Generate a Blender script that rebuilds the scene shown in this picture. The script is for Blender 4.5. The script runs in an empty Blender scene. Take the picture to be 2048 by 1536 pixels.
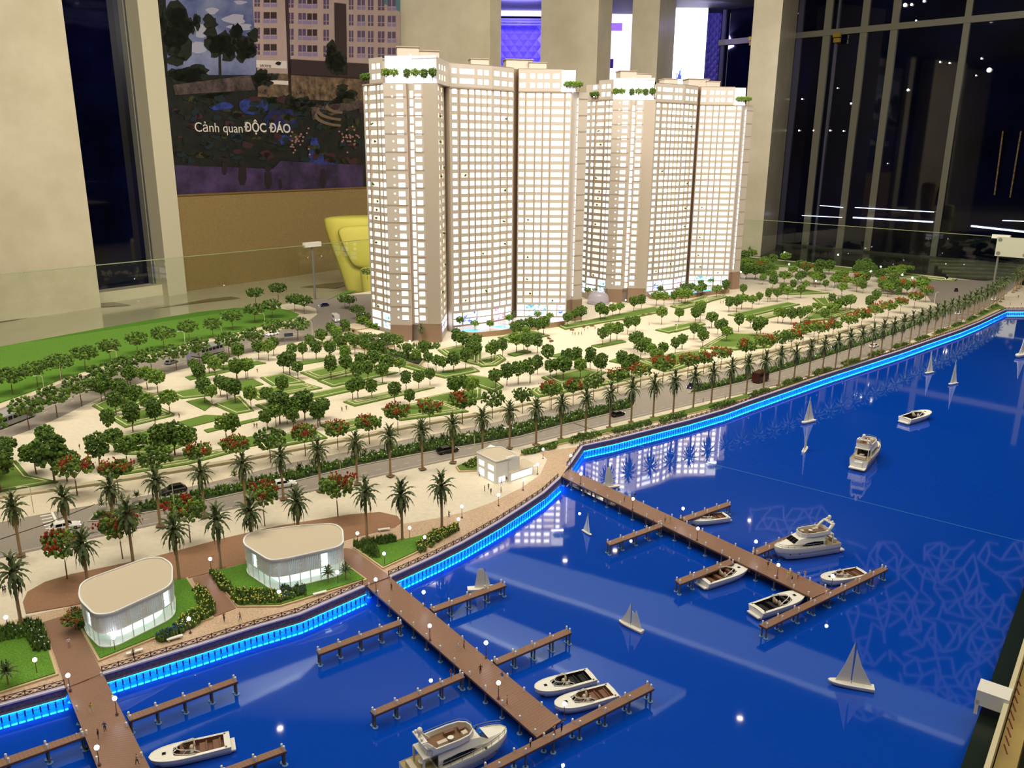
import bpy, bmesh, math, random
from mathutils import Vector, Matrix
random.seed(7)
R = math.radians
S = bpy.context.scene
COL = S.collection

# ------------------------------------------------------------ camera
H = 1.0                      # lens height above the model's ground plane (metres)
F = 1656.0
VPX, VPY = 975.0, 6600.0     # vertical vanishing point of the photograph
_d = Vector((VPX-1024, VPY-768, F)).normalized()
U_ = -_d
Y_ = (Vector((0, 0, 1)) - U_*U_.z).normalized()
X_ = Y_.cross(U_)
def ray(px, py):
    r = Vector((px-1024, py-768, F))
    return Vector((r.dot(X_), r.dot(Y_), r.dot(U_)))
def gp(px, py, z=0.0):
    w = ray(px, py); t = (z-H)/w.z
    return Vector((w.x*t, w.y*t))
def on_line(px, A, D, py=297):
    """plan point where the sight line of column px meets the plan line A + s*D"""
    w = ray(px, py)
    den = w.x*D.y - w.y*D.x
    t = (A.x*D.y - A.y*D.x)/den
    return Vector((w.x*t, w.y*t))
def z_at(p, py, px=None):
    """height of the ray of row py above plan point p"""
    if px is None: px = 1024 + F*p.x/max(p.y, .1)
    w = ray(px, py); t = math.hypot(p.x, p.y)/math.hypot(w.x, w.y)
    return H + w.z*t
cd = bpy.data.cameras.new('camera'); cam = bpy.data.objects.new('camera', cd); COL.objects.link(cam)
cd.sensor_width = 36; cd.lens = F/2048*36; cd.clip_start = .02; cd.clip_end = 200
rx = Vector((X_.x, Y_.x, U_.x)); ry = -Vector((X_.y, Y_.y, U_.y)); rz = -Vector((X_.z, Y_.z, U_.z))
M = Matrix(((rx.x, ry.x, rz.x, 0), (rx.y, ry.y, rz.y, 0), (rx.z, ry.z, rz.z, H), (0, 0, 0, 1)))
cam.matrix_world = M
S.camera = cam

# ------------------------------------------------------------ world, light, exposure
wd = bpy.data.worlds.new('night'); S.world = wd; wd.use_nodes = True
wd.node_tree.nodes['Background'].inputs[0].default_value = (.012, .02, .06, 1)
wd.node_tree.nodes['Background'].inputs[1].default_value = .55
def area(name, loc, sx, sy, power, col, rot=(0, 0, 0)):
    l = bpy.data.lights.new(name, 'AREA'); l.shape = 'RECTANGLE'; l.size = sx; l.size_y = sy
    l.energy = power; l.color = col
    o = bpy.data.objects.new(name, l); o.location = loc; o.rotation_euler = rot; COL.objects.link(o); return o
area('room_fill_light', (0.3, 1.2, 3.5), 6.5, 4.6, 205, (1, .92, .78))  # broad unseen fill above the camera for the whole room
area('room_fill_light', (-1.6, 2.8, 3.5), 2.0, 1.2, 210, (1, .92, .78), (R(55), 0, R(16)))  # unseen fill, tilted to brighten the left column
area('room_fill_light', (1.6, 3.6, 3.5), 3.0, 1.2, 300, (1, .92, .78), (R(62), 0, R(-12)))  # unseen fill, tilted forward to reach the far things
area('room_fill_light', (-1.0, 5.8, 2.9), 2.5, .8, 230, (1, .93, .80), (R(80), 0, R(-2)))  # unseen fill below the ceiling, added to brighten the back columns
area('room_fill_light', (3.2, 9.0, 2.7), 1.6, .8, 120, (1, .93, .80), (R(82), 0, R(-8)))  # second added fill facing the back, out of view
_w = ray(1038, 200); area('violet_fill_light', (_w.x*16.4/_w.y, 16.4, 3.5), .8, .3, 130, (.36, .30, 1), (R(62), 0, 0))  # unseen violet lamp added to bring out the padding's relief
_w = ray(1410, 200); area('violet_fill_light', (_w.x*16.4/_w.y, 16.4, 3.5), .5, .3, 16, (.4, .36, 1), (R(60), 0, 0))  # weaker violet lamp, also added, for the narrow padded strip
vs = S.view_settings; vs.view_transform = 'Standard'; vs.look = 'None'; vs.exposure = 0.0; vs.gamma = 1.0; vs.use_curve_mapping = False

# ------------------------------------------------------------ materials
def lin(c):
    return tuple(((v/255)/12.92 if v <= 10 else (((v/255)+.055)/1.055)**2.4) for v in c)
MATS = {}
def mat(name, rgb, rough=.6, metal=0, em=0, emc=None, noise=None, amt=.15, rgb2=None, bump=0, alpha=1, trans=0, spec=.5, vor=None, coat=0):
    if name in MATS: return MATS[name]
    m = bpy.data.materials.new(name); m.use_nodes = True; nt = m.node_tree; b = nt.nodes['Principled BSDF']
    c = lin(rgb)
    b.inputs['Base Color'].default_value = (*c, 1); b.inputs['Roughness'].default_value = rough
    b.inputs['Metallic'].default_value = metal; b.inputs['Specular IOR Level'].default_value = spec
    if coat: b.inputs['Coat Weight'].default_value = coat
    if trans: b.inputs['Transmission Weight'].default_value = trans
    if em:
        b.inputs['Emission Color'].default_value = (*lin(emc or rgb), 1); b.inputs['Emission Strength'].default_value = em
    if alpha < 1: b.inputs['Alpha'].default_value = alpha
    if noise or vor:
        tc = nt.nodes.new('ShaderNodeTexCoord')
        if vor:
            t = nt.nodes.new('ShaderNodeTexVoronoi'); t.inputs['Scale'].default_value = vor; out = t.outputs['Distance']
        else:
            t = nt.nodes.new('ShaderNodeTexNoise'); t.inputs['Scale'].default_value = noise
            t.inputs['Detail'].default_value = 6; t.inputs['Roughness'].default_value = .65; out = t.outputs['Fac']
        nt.links.new(tc.outputs['Object'], t.inputs['Vector'])
        cr = nt.nodes.new('ShaderNodeValToRGB')
        lo = tuple(v*(1-amt) for v in c); hi = lin(rgb2) if rgb2 else tuple(min(1, v*(1+amt)) for v in c)
        cr.color_ramp.elements[0].color = (*lo, 1); cr.color_ramp.elements[1].color = (*hi, 1)
        cr.color_ramp.elements[0].position = .32; cr.color_ramp.elements[1].position = .68
        nt.links.new(out, cr.inputs['Fac']); nt.links.new(cr.outputs['Color'], b.inputs['Base Color'])
        if bump:
            bp = nt.nodes.new('ShaderNodeBump'); bp.inputs['Strength'].default_value = bump; bp.inputs['Distance'].default_value = .002
            nt.links.new(out, bp.inputs['Height']); nt.links.new(bp.outputs['Normal'], b.inputs['Normal'])
    MATS[name] = m; return m
def glass_mat(name, tint=(1, 1, 1), base=.04):
    m = bpy.data.materials.new(name); m.use_nodes = True; nt = m.node_tree; nt.nodes.clear()
    o = nt.nodes.new('ShaderNodeOutputMaterial'); t = nt.nodes.new('ShaderNodeBsdfTransparent'); g = nt.nodes.new('ShaderNodeBsdfGlossy')
    t.inputs[0].default_value = (*tint, 1); g.inputs['Roughness'].default_value = .02
    f = nt.nodes.new('ShaderNodeFresnel'); f.inputs[0].default_value = 1.45; ge = nt.nodes.new('ShaderNodeNewGeometry')
    ml = nt.nodes.new('ShaderNodeMath'); ml.operation = 'MULTIPLY'; iv = nt.nodes.new('ShaderNodeMath'); iv.operation = 'SUBTRACT'; iv.inputs[0].default_value = 1
    nt.links.new(ge.outputs['Backfacing'], iv.inputs[1]); nt.links.new(f.outputs[0], ml.inputs[0]); nt.links.new(iv.outputs[0], ml.inputs[1])
    mx = nt.nodes.new('ShaderNodeMixShader'); nt.links.new(ml.outputs[0], mx.inputs[0])
    nt.links.new(t.outputs[0], mx.inputs[1]); nt.links.new(g.outputs[0], mx.inputs[2]); nt.links.new(mx.outputs[0], o.inputs[0])
    MATS[name] = m; return m

paving = mat('cream_paving', (212, 200, 176), .55, noise=60, amt=.07)
speckle = mat('speckled_tan_paving', (188, 160, 130), .7, noise=260, amt=.28)
tile_tan = mat('tan_paving', (206, 192, 166), .6, noise=120, amt=.08)
asphalt = mat('grey_asphalt', (142, 132, 120), .5, noise=200, amt=.12)
grass = mat('green_turf', (84, 114, 32), .95, noise=320, amt=.4, rgb2=(108, 138, 48))
grass_br = mat('bright_green_turf', (76, 118, 22), .95, noise=320, amt=.35, rgb2=(100, 148, 36))
brownpv = mat('brown_paving', (142, 104, 74), .7, noise=300, amt=.2)
deckm = mat('brown_deck', (138, 104, 82), .42, noise=240, amt=.12)
deckside = mat('dark_brown_edge', (92, 60, 44), .6)
white = mat('white_model', (228, 224, 212), .4)
whitegl = mat('glossy_white', (236, 232, 220), .22)
cream_line = mat('cream_edging', (214, 208, 160), .6)
marble = mat('veined_marble', (198, 186, 158), .25, noise=1.6, amt=.06, rgb2=(212, 201, 176))
marble_s = mat('marble_side', (160, 152, 128), .3, noise=1.6, amt=.06)
lamp_em = mat('lamp_glow', (255, 252, 246), em=24, emc=(236, 236, 255))
win_w = mat('warm_white_window', (255, 250, 235), em=3.0, emc=(255, 249, 236))
win_c = mat('cream_curtain_window', (250, 228, 190), em=1.7, emc=(255, 240, 200))
win_p = mat('pinkish_curtain_window', (245, 215, 200), em=1.2, emc=(250, 228, 208))
win_x = mat('cold_white_window', (245, 248, 255), em=2.4, emc=(238, 240, 255))
brown_wood = mat('dark_brown_trunk', (112, 82, 58), .8)
trunkm = mat('palm_trunk', (150, 122, 84), .85, noise=150, amt=.3)
leafd = mat('dark_green_foam', (52, 78, 26), .9, noise=130, amt=.5, rgb2=(84, 112, 38))
leafm = mat('mid_green_foam', (74, 108, 30), .9, noise=130, amt=.5, rgb2=(112, 146, 48))
leafl = mat('light_green_foam', (102, 138, 40), .9, noise=130, amt=.45, rgb2=(140, 168, 62))
redm = mat('red_blossom', (158, 58, 30), .9, noise=200, amt=.45)
frondm = mat('palm_frond_green', (54, 72, 34), .7, noise=60, amt=.4, rgb2=(92, 106, 56))
frondl = mat('palm_frond_light', (96, 110, 66), .7)
railm = mat('brown_railing_paint', (96, 62, 52), .5)
blackm = mat('black_plastic', (20, 20, 22), .35)
darkglass = mat('dark_tinted_glass', (18, 20, 22), .08)
steel = mat('grey_steel', (120, 118, 108), .4)
teak = mat('teak_brown', (112, 76, 48), .6, noise=60, amt=.2)

# ------------------------------------------------------------ mesh builder
class MB:
    def __init__(s): s.v = []; s.f = []; s.m = []; s.mats = []; s.T = Matrix.Identity(4)
    def mi(s, m):
        if m not in s.mats: s.mats.append(m)
        return s.mats.index(m)
    def add(s, vs, fs, m):
        b = len(s.v); s.v += [tuple(s.T @ Vector(v)) for v in vs]; k = s.mi(m)
        for f in fs: s.f.append(tuple(b+i for i in f)); s.m.append(k)
    def box(s, c, d, m, rz=0, taper=1):
        hx, hy, hz = d[0]/2, d[1]/2, d[2]/2; ca, sa = math.cos(rz), math.sin(rz); vs = []
        for z, k in ((-hz, 1), (hz, taper)):
            for x, y in ((-hx, -hy), (hx, -hy), (hx, hy), (-hx, hy)):
                x *= k; y *= k
                vs.append((c[0]+x*ca-y*sa, c[1]+x*sa+y*ca, c[2]+z))
        s.add(vs, [(3, 2, 1, 0), (4, 5, 6, 7), (0, 1, 5, 4), (1, 2, 6, 5), (2, 3, 7, 6), (3, 0, 4, 7)], m)
    def bar(s, a, b, w, h, m):
        a, b = Vector(a), Vector(b); d = b-a; n = Vector((-d.y, d.x, 0))
        n = n.normalized()*w/2 if n.length > 1e-9 else Vector((w/2, 0, 0)); u = Vector((0, 0, h/2))
        if abs(d.z) > max(abs(d.x), abs(d.y)): n = Vector((w/2, 0, 0)); u = Vector((0, h/2, 0))
        vs = [a-n-u, a+n-u, a+n+u, a-n+u, b-n-u, b+n-u, b+n+u, b-n+u]
        s.add(vs, [(0, 1, 2, 3), (7, 6, 5, 4), (0, 4, 5, 1), (1, 5, 6, 2), (2, 6, 7, 3), (3, 7, 4, 0)], m)
    def prism(s, poly, z0, z1, m, mtop=None):
        P = [Vector((p[0], p[1])) for p in poly]
        A = sum(P[i].x*P[(i+1) % len(P)].y-P[(i+1) % len(P)].x*P[i].y for i in range(len(P)))
        if A < 0: P.reverse()
        n = len(P)
        vs = [(p.x, p.y, z0) for p in P]+[(p.x, p.y, z1) for p in P]
        s.add(vs, [tuple(range(n-1, -1, -1))]+[(i, (i+1) % n, (i+1) % n+n, i+n) for i in range(n)], m)
        s.add(vs[n:], [tuple(range(n))], mtop or m)
    def tube(s, pts, r, m, n=6, caps=True):
        pts = [Vector(p) for p in pts]; rr = r if isinstance(r, (list, tuple)) else [r]*len(pts); rings = []
        for i, p in enumerate(pts):
            d = (pts[min(i+1, len(pts)-1)]-pts[max(i-1, 0)]).normalized()
            a = d.cross(Vector((0, 0, 1)));
            if a.length < .05: a = d.cross(Vector((0, 1, 0)))
            a.normalize(); b = d.cross(a)
            rings.append([p+(a*math.cos(2*math.pi*k/n)+b*math.sin(2*math.pi*k/n))*rr[i] for k in range(n)])
        vs = [v for q in rings for v in q]; fs = []
        for i in range(len(pts)-1):
            for k in range(n): fs.append((i*n+k, (i+1)*n+k, (i+1)*n+(k+1) % n, i*n+(k+1) % n))
        if caps: fs += [tuple(range(n)), tuple(range((len(pts)-1)*n+n-1, (len(pts)-1)*n-1, -1))]
        s.add(vs, fs, m)
    def ball(s, c, r, m, seg=8, rings=5, jit=0):
        if not isinstance(r, (tuple, list)): r = (r, r, r)
        vs = [(c[0], c[1], c[2]+r[2])]; fs = []
        for i in range(1, rings):
            t = math.pi*i/rings
            for k in range(seg):
                a = 2*math.pi*k/seg; j = 1+random.uniform(-jit, jit)
                vs.append((c[0]+r[0]*j*math.sin(t)*math.cos(a), c[1]+r[1]*j*math.sin(t)*math.sin(a), c[2]+r[2]*j*math.cos(t)))
        vs.append((c[0], c[1], c[2]-r[2])); L = len(vs)-1
        for k in range(seg): fs.append((0, 1+k, 1+(k+1) % seg)); fs.append((L, L-seg+(k+1) % seg, L-seg+k))
        for i in range(rings-2):
            for k in range(seg):
                a = 1+i*seg+k; b = 1+i*seg+(k+1) % seg; fs.append((a, a+seg, b+seg, b))
        s.add(vs, fs, m)
    def loft(s, rings, m, closed=True, caps=True):
        n = len(rings[0]); vs = [v for q in rings for v in q]; fs = []
        for i in range(len(rings)-1):
            for k in range(n if closed else n-1): fs.append((i*n+k, i*n+(k+1) % n, (i+1)*n+(k+1) % n, (i+1)*n+k))
        if caps: fs += [tuple(range(n-1, -1, -1)), tuple(range((len(rings)-1)*n, len(rings)*n))]
        s.add(vs, fs, m)
    def mesh(s, name, smooth=False):
        me = bpy.data.meshes.new(name); me.from_pydata(s.v, [], s.f)
        for m in s.mats: me.materials.append(m)
        me.polygons.foreach_set('material_index', s.m)
        if smooth: me.polygons.foreach_set('use_smooth', [True]*len(s.f))
        me.update(); return me
    def obj(s, name, parent=None, smooth=False, **kw):
        return put(name, s.mesh(name, smooth), parent, **kw)
def put(name, me, parent=None, loc=None, rz=None, sc=None, label=None, cat=None, group=None, kind=None):
    o = bpy.data.objects.new(name, me); COL.objects.link(o)
    if parent: o.parent = parent
    if loc is not None: o.location = loc
    if rz is not None: o.rotation_euler = (0, 0, rz)
    if sc is not None: o.scale = sc if isinstance(sc, (tuple, list)) else (sc, sc, sc)
    if label: o['label'] = label
    if cat: o['category'] = cat
    if group: o['group'] = group
    if kind: o['kind'] = kind
    return o
def thing(name, label, cat, loc=(0, 0, 0), rz=0, group=None, sc=1, kind=None):
    return put(name, None, None, loc, rz, sc, label, cat, group, kind)
def dup(root, loc, rz=0, sc=1, label=None, group=None):
    r = root.copy(); COL.objects.link(r); r.location = loc; r.rotation_euler = (0, 0, rz); r.scale = (sc, sc, sc)
    if label: r['label'] = label
    if group: r['group'] = group
    for ch in root.children:
        c = ch.copy(); COL.objects.link(c); c.parent = r
        for g in ch.children:
            d = g.copy(); COL.objects.link(d); d.parent = c
    return r
def G(l, z=0): return [gp(x, y, z) for x, y in l]
def poly_at(t, P):
    """point and direction at fraction t of a plan polyline"""
    L = [(P[i+1]-P[i]).length for i in range(len(P)-1)]; T = sum(L)*t
    for i, l in enumerate(L):
        if T <= l or i == len(L)-1: return P[i]+(P[i+1]-P[i])*(T/l), (P[i+1]-P[i]).normalized()
        T -= l
def plen(P): return sum((P[i+1]-P[i]).length for i in range(len(P)-1))
def offset(P, d):
    out = []
    for i, p in enumerate(P):
        t = (P[min(i+1, len(P)-1)]-P[max(i-1, 0)]).normalized(); out.append(p+Vector((-t.y, t.x))*d)
    return out
def inset(P, d):
    A = sum(P[i].x*P[(i+1) % len(P)].y-P[(i+1) % len(P)].x*P[i].y for i in range(len(P)))
    P = P if A > 0 else P[::-1]; n = len(P); out = []
    for i in range(n):
        a, b, c = P[i-1], P[i], P[(i+1) % n]; t1 = (b-a).normalized(); t2 = (c-b).normalized()
        n1 = Vector((-t1.y, t1.x)); n2 = Vector((-t2.y, t2.x)); k = max(.35, 1+n1.dot(n2))
        out.append(b+(n1+n2)*(d/k))
    return out
ZW = -.030    # water level

# ------------------------------------------------------------ plan lines read from the photograph
SHORE_A = G([(-160, 1460), (0, 1413), (130, 1377)])
SHORE_B = G([(206, 1350), (400, 1291), (500, 1259), (600, 1230), (729, 1174)])
SHORE_C = G([(781, 1155), (825, 1135), (875, 1112), (925, 1087), (962, 1066), (1000, 1044), (1050, 1012), (1087, 987), (1120, 957)])
SHORE_D = G([(1138, 932), (1165, 893), (1225, 880), (1300, 861), (1375, 842), (1450, 820), (1500, 802), (1575, 776), (1650, 750), (1725, 726), (1800, 702), (1863, 680), (1921, 660), (1960, 644), (2013, 619), (2060, 619), (2085, 618)])
SHORE = SHORE_A+SHORE_B+SHORE_C+SHORE_D
L0 = gp(0, 695); DL = (gp(735, 583)-L0).normalized()
RG0, RG1 = gp(1460, 509), gp(2048, 571); DR = (RG1-RG0).normalized()
def isect(A, D, B, E):
    den = D.x*E.y-D.y*E.x; t = ((B.x-A.x)*E.y-(B.y-A.y)*E.x)/den; return A+D*t
CORNER = isect(L0, DL, RG0, DR)
ER0, ER1 = gp(2048, 1180, -.02), gp(1925, 1536, -.02); DE = (ER1-ER0).normalized()
FARR = RG1+DR*1.6; LFT = L0-DL*1.6
ERF = isect(ER0, DE, RG1, DR)

# ------------------------------------------------------------ room shell
FZ, CZ = -.75, 3.62
def struct(name, mb, smooth=False): return mb.obj(name, kind='structure', smooth=smooth)
b = MB(); b.box((4, 9, FZ-.05), (46, 46, .1), mat('polished_cream_floor', (190, 182, 154), .10, noise=3, amt=.06)); struct('floor', b)
b = MB(); b.prism([(0, -2), (0, 0), (.18*28, 28), (26, 28), (26, -2)], FZ, FZ+.004, mat('darkened_polished_floor', (58, 60, 42), .14, noise=3, amt=.2)); struct('floor', b)  # right floor darkened for low light and the dark glass it mirrors
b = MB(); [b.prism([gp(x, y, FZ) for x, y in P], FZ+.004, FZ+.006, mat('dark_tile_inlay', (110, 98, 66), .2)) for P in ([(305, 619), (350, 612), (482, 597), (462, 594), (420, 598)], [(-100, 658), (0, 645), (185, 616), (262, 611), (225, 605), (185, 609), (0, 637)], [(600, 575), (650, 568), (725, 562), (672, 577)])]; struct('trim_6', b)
ceilm = mat('dark_ceiling', (40, 42, 46), .6)
b = MB(); b.box((4, 9, CZ+.05), (46, 46, .1), ceilm); struct('ceiling', b)
# pale dropped ceiling bands, mirrored in the water; their glow replaces light on them
def up(px, py, zc):
    p = gp(px, py, ZW); w = ray(px, py); t = (zc-ZW)/(-w.z)
    return Vector((p.x+w.x*t, p.y+w.y*t))
band_m = mat('pale_glow_ceiling_band', (120, 130, 136), .6, em=.35, emc=(170, 200, 225))
for i, P in enumerate([[(-40, 1560), (640, 1308), (600, 1345), (60, 1600)], [(930, 1205), (1372, 1380), (1310, 1420), (900, 1235)],
          [(1000, 1100), (1330, 1190), (1960, 1425), (1930, 1480), (1560, 1345), (1180, 1210), (930, 1130)]]):
    q = [up(x, y, CZ-.06) for x, y in P]; b = MB(); b.prism(q, CZ-.06, CZ-.002, band_m); struct('trim_%d' % (i+1), b)
WL = gp(0, 640, FZ); DW = (gp(600, 553, FZ)-WL).normalized(); nW = Vector((-DW.y, DW.x))   # left wall line and its normal
wallm = mat('wall_plaster', (168, 160, 132), .6, noise=2, amt=.06)
def wbox(b, p, q, n, t0, t1, z0, z1, m):
    b.prism([p+n*t0, q+n*t0, q+n*t1, p+n*t1], z0, z1, m)
# far purple hall behind the columns
b = MB(); b.box((4, 20.6, 1.4), (22, .2, 4.4), mat('dark_navy_wall', (26, 24, 60), .6)); struct('wall_back', b)
b = MB(); wbox(b, WL-DW*4, on_line(815, WL, DW), nW, .62, .75, FZ, CZ, wallm); struct('wall_left', b)
# marble columns: the big one at the left is in front of the wall
def column(name, px0, px1, px2, depth, label, fd=-28, sd=62, z0=FZ, t=None):
    D1 = Vector((math.cos(R(fd)), math.sin(R(fd)))); D2 = Vector((math.cos(R(sd)), math.sin(R(sd))))
    w = ray(px0, 297); A = Vector((w.x, w.y))*(depth/w.y)
    B = on_line(px1, A, D1); C = on_line(px2, B, D2); Dp = A+(C-B)
    b = MB()
    zs = [z0, .45, 1.75, 3.0, CZ]
    b.prism([A, B, C, Dp], z0, CZ, marble)
    o = struct(name, b); o['label'] = label; return A, B, C, Dp
pA0 = on_line(-260, WL, DW); pA1 = on_line(150, WL, DW)
b = MB()
wbox(b, pA0, pA1, nW, -.12, .34, FZ, CZ, marble)
struct('column', b)
# narrow window between the big column and the white pier
w0 = pA1+DW*.001; w1 = on_line(304, WL, DW)
zs = z_at(w0, 590, 187)
b = MB(); wbox(b, w0, w1, nW, .30, .32, zs, CZ, mat('night_window_glass', (5, 7, 14), .04, spec=.6, noise=.8, amt=.9, rgb2=(8, 10, 44))); o = struct('window_1', b)
b = MB(); wbox(b, w0, w1, nW, .10, .34, FZ, zs, marble); b.obj('windowsill', o)
b = MB()
for q in (w1-DW*.05, w1-DW*.015): wbox(b, q, q+DW*.012, nW, .2, .3, zs, CZ, steel)
b.obj('window_frame', o)
bp_ = on_line(343, WL, DW)
b = MB(); wbox(b, w1, bp_, nW, -.02, .34, FZ, CZ, mat('pale_painted_pier', (192, 184, 158), .5)); wbox(b, bp_, bp_+DW*.05, nW, .06, .34, FZ, CZ, mat('grey_reveal', (120, 118, 100), .6)); struct('column', b)
COLS = [column('column', 806, 980, 1001, 13.6, 'wide veined marble column beside the mural'),
        column('column', 1078, 1188, 1214, 14.6, 'marble column between the purple panel and the lit screen'),
        column('column', 1253, 1305, 1336, 15.6, 'slim marble column left of the bright screen'),
        column('column', 1485, 1540, 1570, 14.6, 'marble column at the corner of the dark glass wall')]
# ------------------------------------------------------------ mural on the left wall, wood dado below
mp0 = on_line(347, WL, DW); mp1 = on_line(806, WL, DW); ML = (mp1-mp0).length
zm0 = z_at(mp0, 392, 355); zm1 = CZ-.3
mural = thing('billboard', 'large dark mural of apartment blocks and garden with white slogan', 'billboard', (mp0.x+nW.x*.12, mp0.y+nW.y*.12, zm0), math.atan2(DW.y, DW.x))
def flat(pts, m, lvl): return (pts, m, lvl)
def mural_part(name, polys, lvl, label=None):
    b = MB()
    for pts, m in polys:
        vs = [(x*ML, -lvl*.0012, z) for x, z in pts]
        b.add(vs, [tuple(range(len(vs)))], m)
    return b.obj(name, mural, kind='stuff' if len(polys) > 1 else None)
HT = zm1-zm0
def inv(px, py):
    """photo pixel -> (fraction along mural, height above its foot)"""
    p = on_line(px, WL+nW*.12, DW, py); f = (p-(mp0+nW*.12)).dot(DW)/ML
    w = ray(px, py); t = p.length/math.hypot(w.x, w.y); return (f, H+w.z*t-zm0)
def ip(l): return [inv(*q) for q in l]
b = MB(); b.box((ML/2, .03, HT/2), (ML, .055, HT), mat('mural_dark_ground', (5, 6, 5), .5, noise=8, amt=.8, rgb2=(26, 27, 20))); b.obj('panel', mural)
sky = mat('mural_sky', (44, 58, 124), .5, noise=1.6, amt=.3, rgb2=(124, 130, 158)); mt = mat('mural_tree', (5, 8, 4), .5, noise=16, amt=.8, rgb2=(26, 34, 14))
mw = mat('mural_facade', (160, 138, 132), .5, noise=3, amt=.1); mwin = mat('mural_window', (78, 62, 92), .5); mdk = mat('mural_shadow', (50, 34, 36), .5)
pv = mat('mural_purple_paving', (36, 26, 54), .5, noise=3, amt=.7, rgb2=(72, 52, 92)); pool = mat('mural_pool', (12, 18, 60), .5, noise=12, amt=.8, rgb2=(44, 62, 140))
ph = mat('mural_path', (44, 34, 34), .5, noise=9, amt=.7, rgb2=(92, 76, 72)); pk = mat('mural_flower', (150, 110, 104), .5); fig = mat('mural_figure', (30, 18, 26), .5)
mural_part('sky_print', [(ip([(330, -60), (520, -60), (512, 150), (335, 150)]), sky), (ip([(590, -60), (800, -30), (800, 26), (640, -14)]), mat('mural_teal', (70, 110, 122), .5))], 1)
mural_part('facade_print', [(ip([(501, -60), (640, -60), (800, 24), (800, 140), (720, 160), (515, 152)]), mw)], 2)
wins = []
for j, y in enumerate((2, 34, 66, 98)):
    for x, wd_ in ((514, 11), (540, 26), (581, 12), (604, 15), (624, 20), (652, 11), (702, 9), (722, 15), (741, 11), (762, 13), (783, 16)):
        sl = (x-500)*.03; wins.append((ip([(x-wd_/2, y+sl-11), (x+wd_/2, y+sl-11), (x+wd_/2, y+sl+11), (x-wd_/2, y+sl+11)]), mwin if wd_ < 18 else mdk))
mural_part('window_print', wins, 3)
rails, bars_ = [], []
for j, y in enumerate((2, 34, 66, 98)):
    for x, wd_ in ((514, 11), (540, 26), (581, 12), (604, 15), (624, 20), (652, 11), (702, 9), (722, 15), (741, 11), (762, 13), (783, 16)):
        sl = (x-500)*.03
        if wd_ >= 15: rails.append((ip([(x-wd_/2-1, y+sl+2), (x+wd_/2+1, y+sl+2), (x+wd_/2+1, y+sl+11), (x-wd_/2-1, y+sl+11)]), mat('mural_balcony_rail', (126, 110, 146), .5)))
        bars_.append((ip([(x-.7, y+sl-11), (x+.7, y+sl-11), (x+.7, y+sl+11), (x-.7, y+sl+11)]), mw)); bars_.append((ip([(x-wd_/2, y+sl+3), (x+wd_/2, y+sl+3), (x+wd_/2, y+sl+4.2), (x-wd_/2, y+sl+4.2)]), mw))
mural_part('balcony_rail_print', rails, 3.3); mural_part('window_bar_print', bars_, 3.6)
mural_part('cloud_print', [([inv(cx+rx*math.cos(a)*(1+.3*math.sin(3*a+cx)), cy+ry*math.sin(a)) for a in [2*math.pi*i/14 for i in range(14)]], mat('mural_cloud', (150, 148, 164), .5)) for cx, cy, rx, ry in ((424, 22, 12, 7), (470, 38, 22, 10), (482, 54, 24, 7), (480, 5, 12, 4), (404, 62, 16, 14), (395, 95, 18, 12))], 1.5)
mural_part('corner_print', [(ip([(568, -40), (575, -40), (583, 190), (577, 190)]), mdk), (ip([(668, 5), (692, 8), (694, 150), (670, 150)]), mdk),
    (ip([(577, 118), (745, 128), (745, 160), (577, 150)]), mdk), (ip([(515, 145), (740, 155), (740, 205), (515, 195)]), mat('mural_shopfront', (40, 30, 26), .5, noise=9, amt=.8, rgb2=(130, 104, 80)))], 4)
mural_part('shop_sign_print', [(ip([(512, 120), (573, 122), (573, 137), (512, 135)]), mat('mural_sign_white', (200, 188, 180), .5)), (ip([(536, 160), (576, 162), (576, 170), (536, 168)]), MATS['mural_sign_white'])], 5)
def blob(cx, cy, rx, ry, n=16, j=.22):
    return [inv(cx+rx*math.cos(2*math.pi*k/n)*(1+random.uniform(-j, j)), cy-ry*math.sin(2*math.pi*k/n)*(1+random.uniform(-j, j))) for k in range(n)]
mural_part('tree_print', [(blob(x+random.gauss(0, a*.42), y+random.gauss(0, c*.40), a*.42, c*.36, 14, .3), mt) for x, y, a, c in ((348, 60, 42, 70), (372, 150, 50, 28), (438, 80, 34, 42), (480, 90, 30, 38), (672, 118, 24, 34), (516, 160, 24, 20), (385, 45, 12, 25), (690, 190, 28, 22), (600, 205, 34, 20), (650, 215, 30, 14), (420, 190, 40, 12), (540, 205, 26, 10)) for _ in range(11)]
    + [(ip([(436, 100), (441, 100), (443, 180), (437, 180)]), mt)], 6)
mural_part('path_print', [(ip([(345, 170), (500, 150), (510, 180), (350, 190)]), ph), (ip([(345, 330), (545, 338), (560, 322), (726, 330), (726, 379), (354, 391)]), pv), (ip([(620, 215), (725, 200), (725, 215), (625, 240)]), ph)], 6.5)
mural_part('shrub_print', [(blob(random.uniform(350, 722), random.uniform(196, 322), random.uniform(4, 13), random.uniform(3, 8), 10, .35), random.choice((mt, MATS['mural_tree'], mat('mural_shrub_olive', (44, 44, 20), .5, noise=16, amt=.7), mat('mural_shrub_teal', (16, 30, 34), .5), mat('mural_shrub_wine', (52, 26, 30), .5)))) for _ in range(150)], 7.2)
mural_part('planter_print', [([inv(690+rx*math.cos(a), y0+ry*math.sin(a)) for a in [math.pi*(.55+.62*i/10) for i in range(11)]]+[inv(690+(rx-5)*math.cos(a), y0-5+ry*math.sin(a)) for a in [math.pi*(1.17-.62*i/10) for i in range(11)]], mat('mural_planter_stone', (104, 84, 66), .5)) for rx, ry, y0 in ((62, 22, 232), (58, 20, 222), (40, 14, 214))], 7.6)
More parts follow.
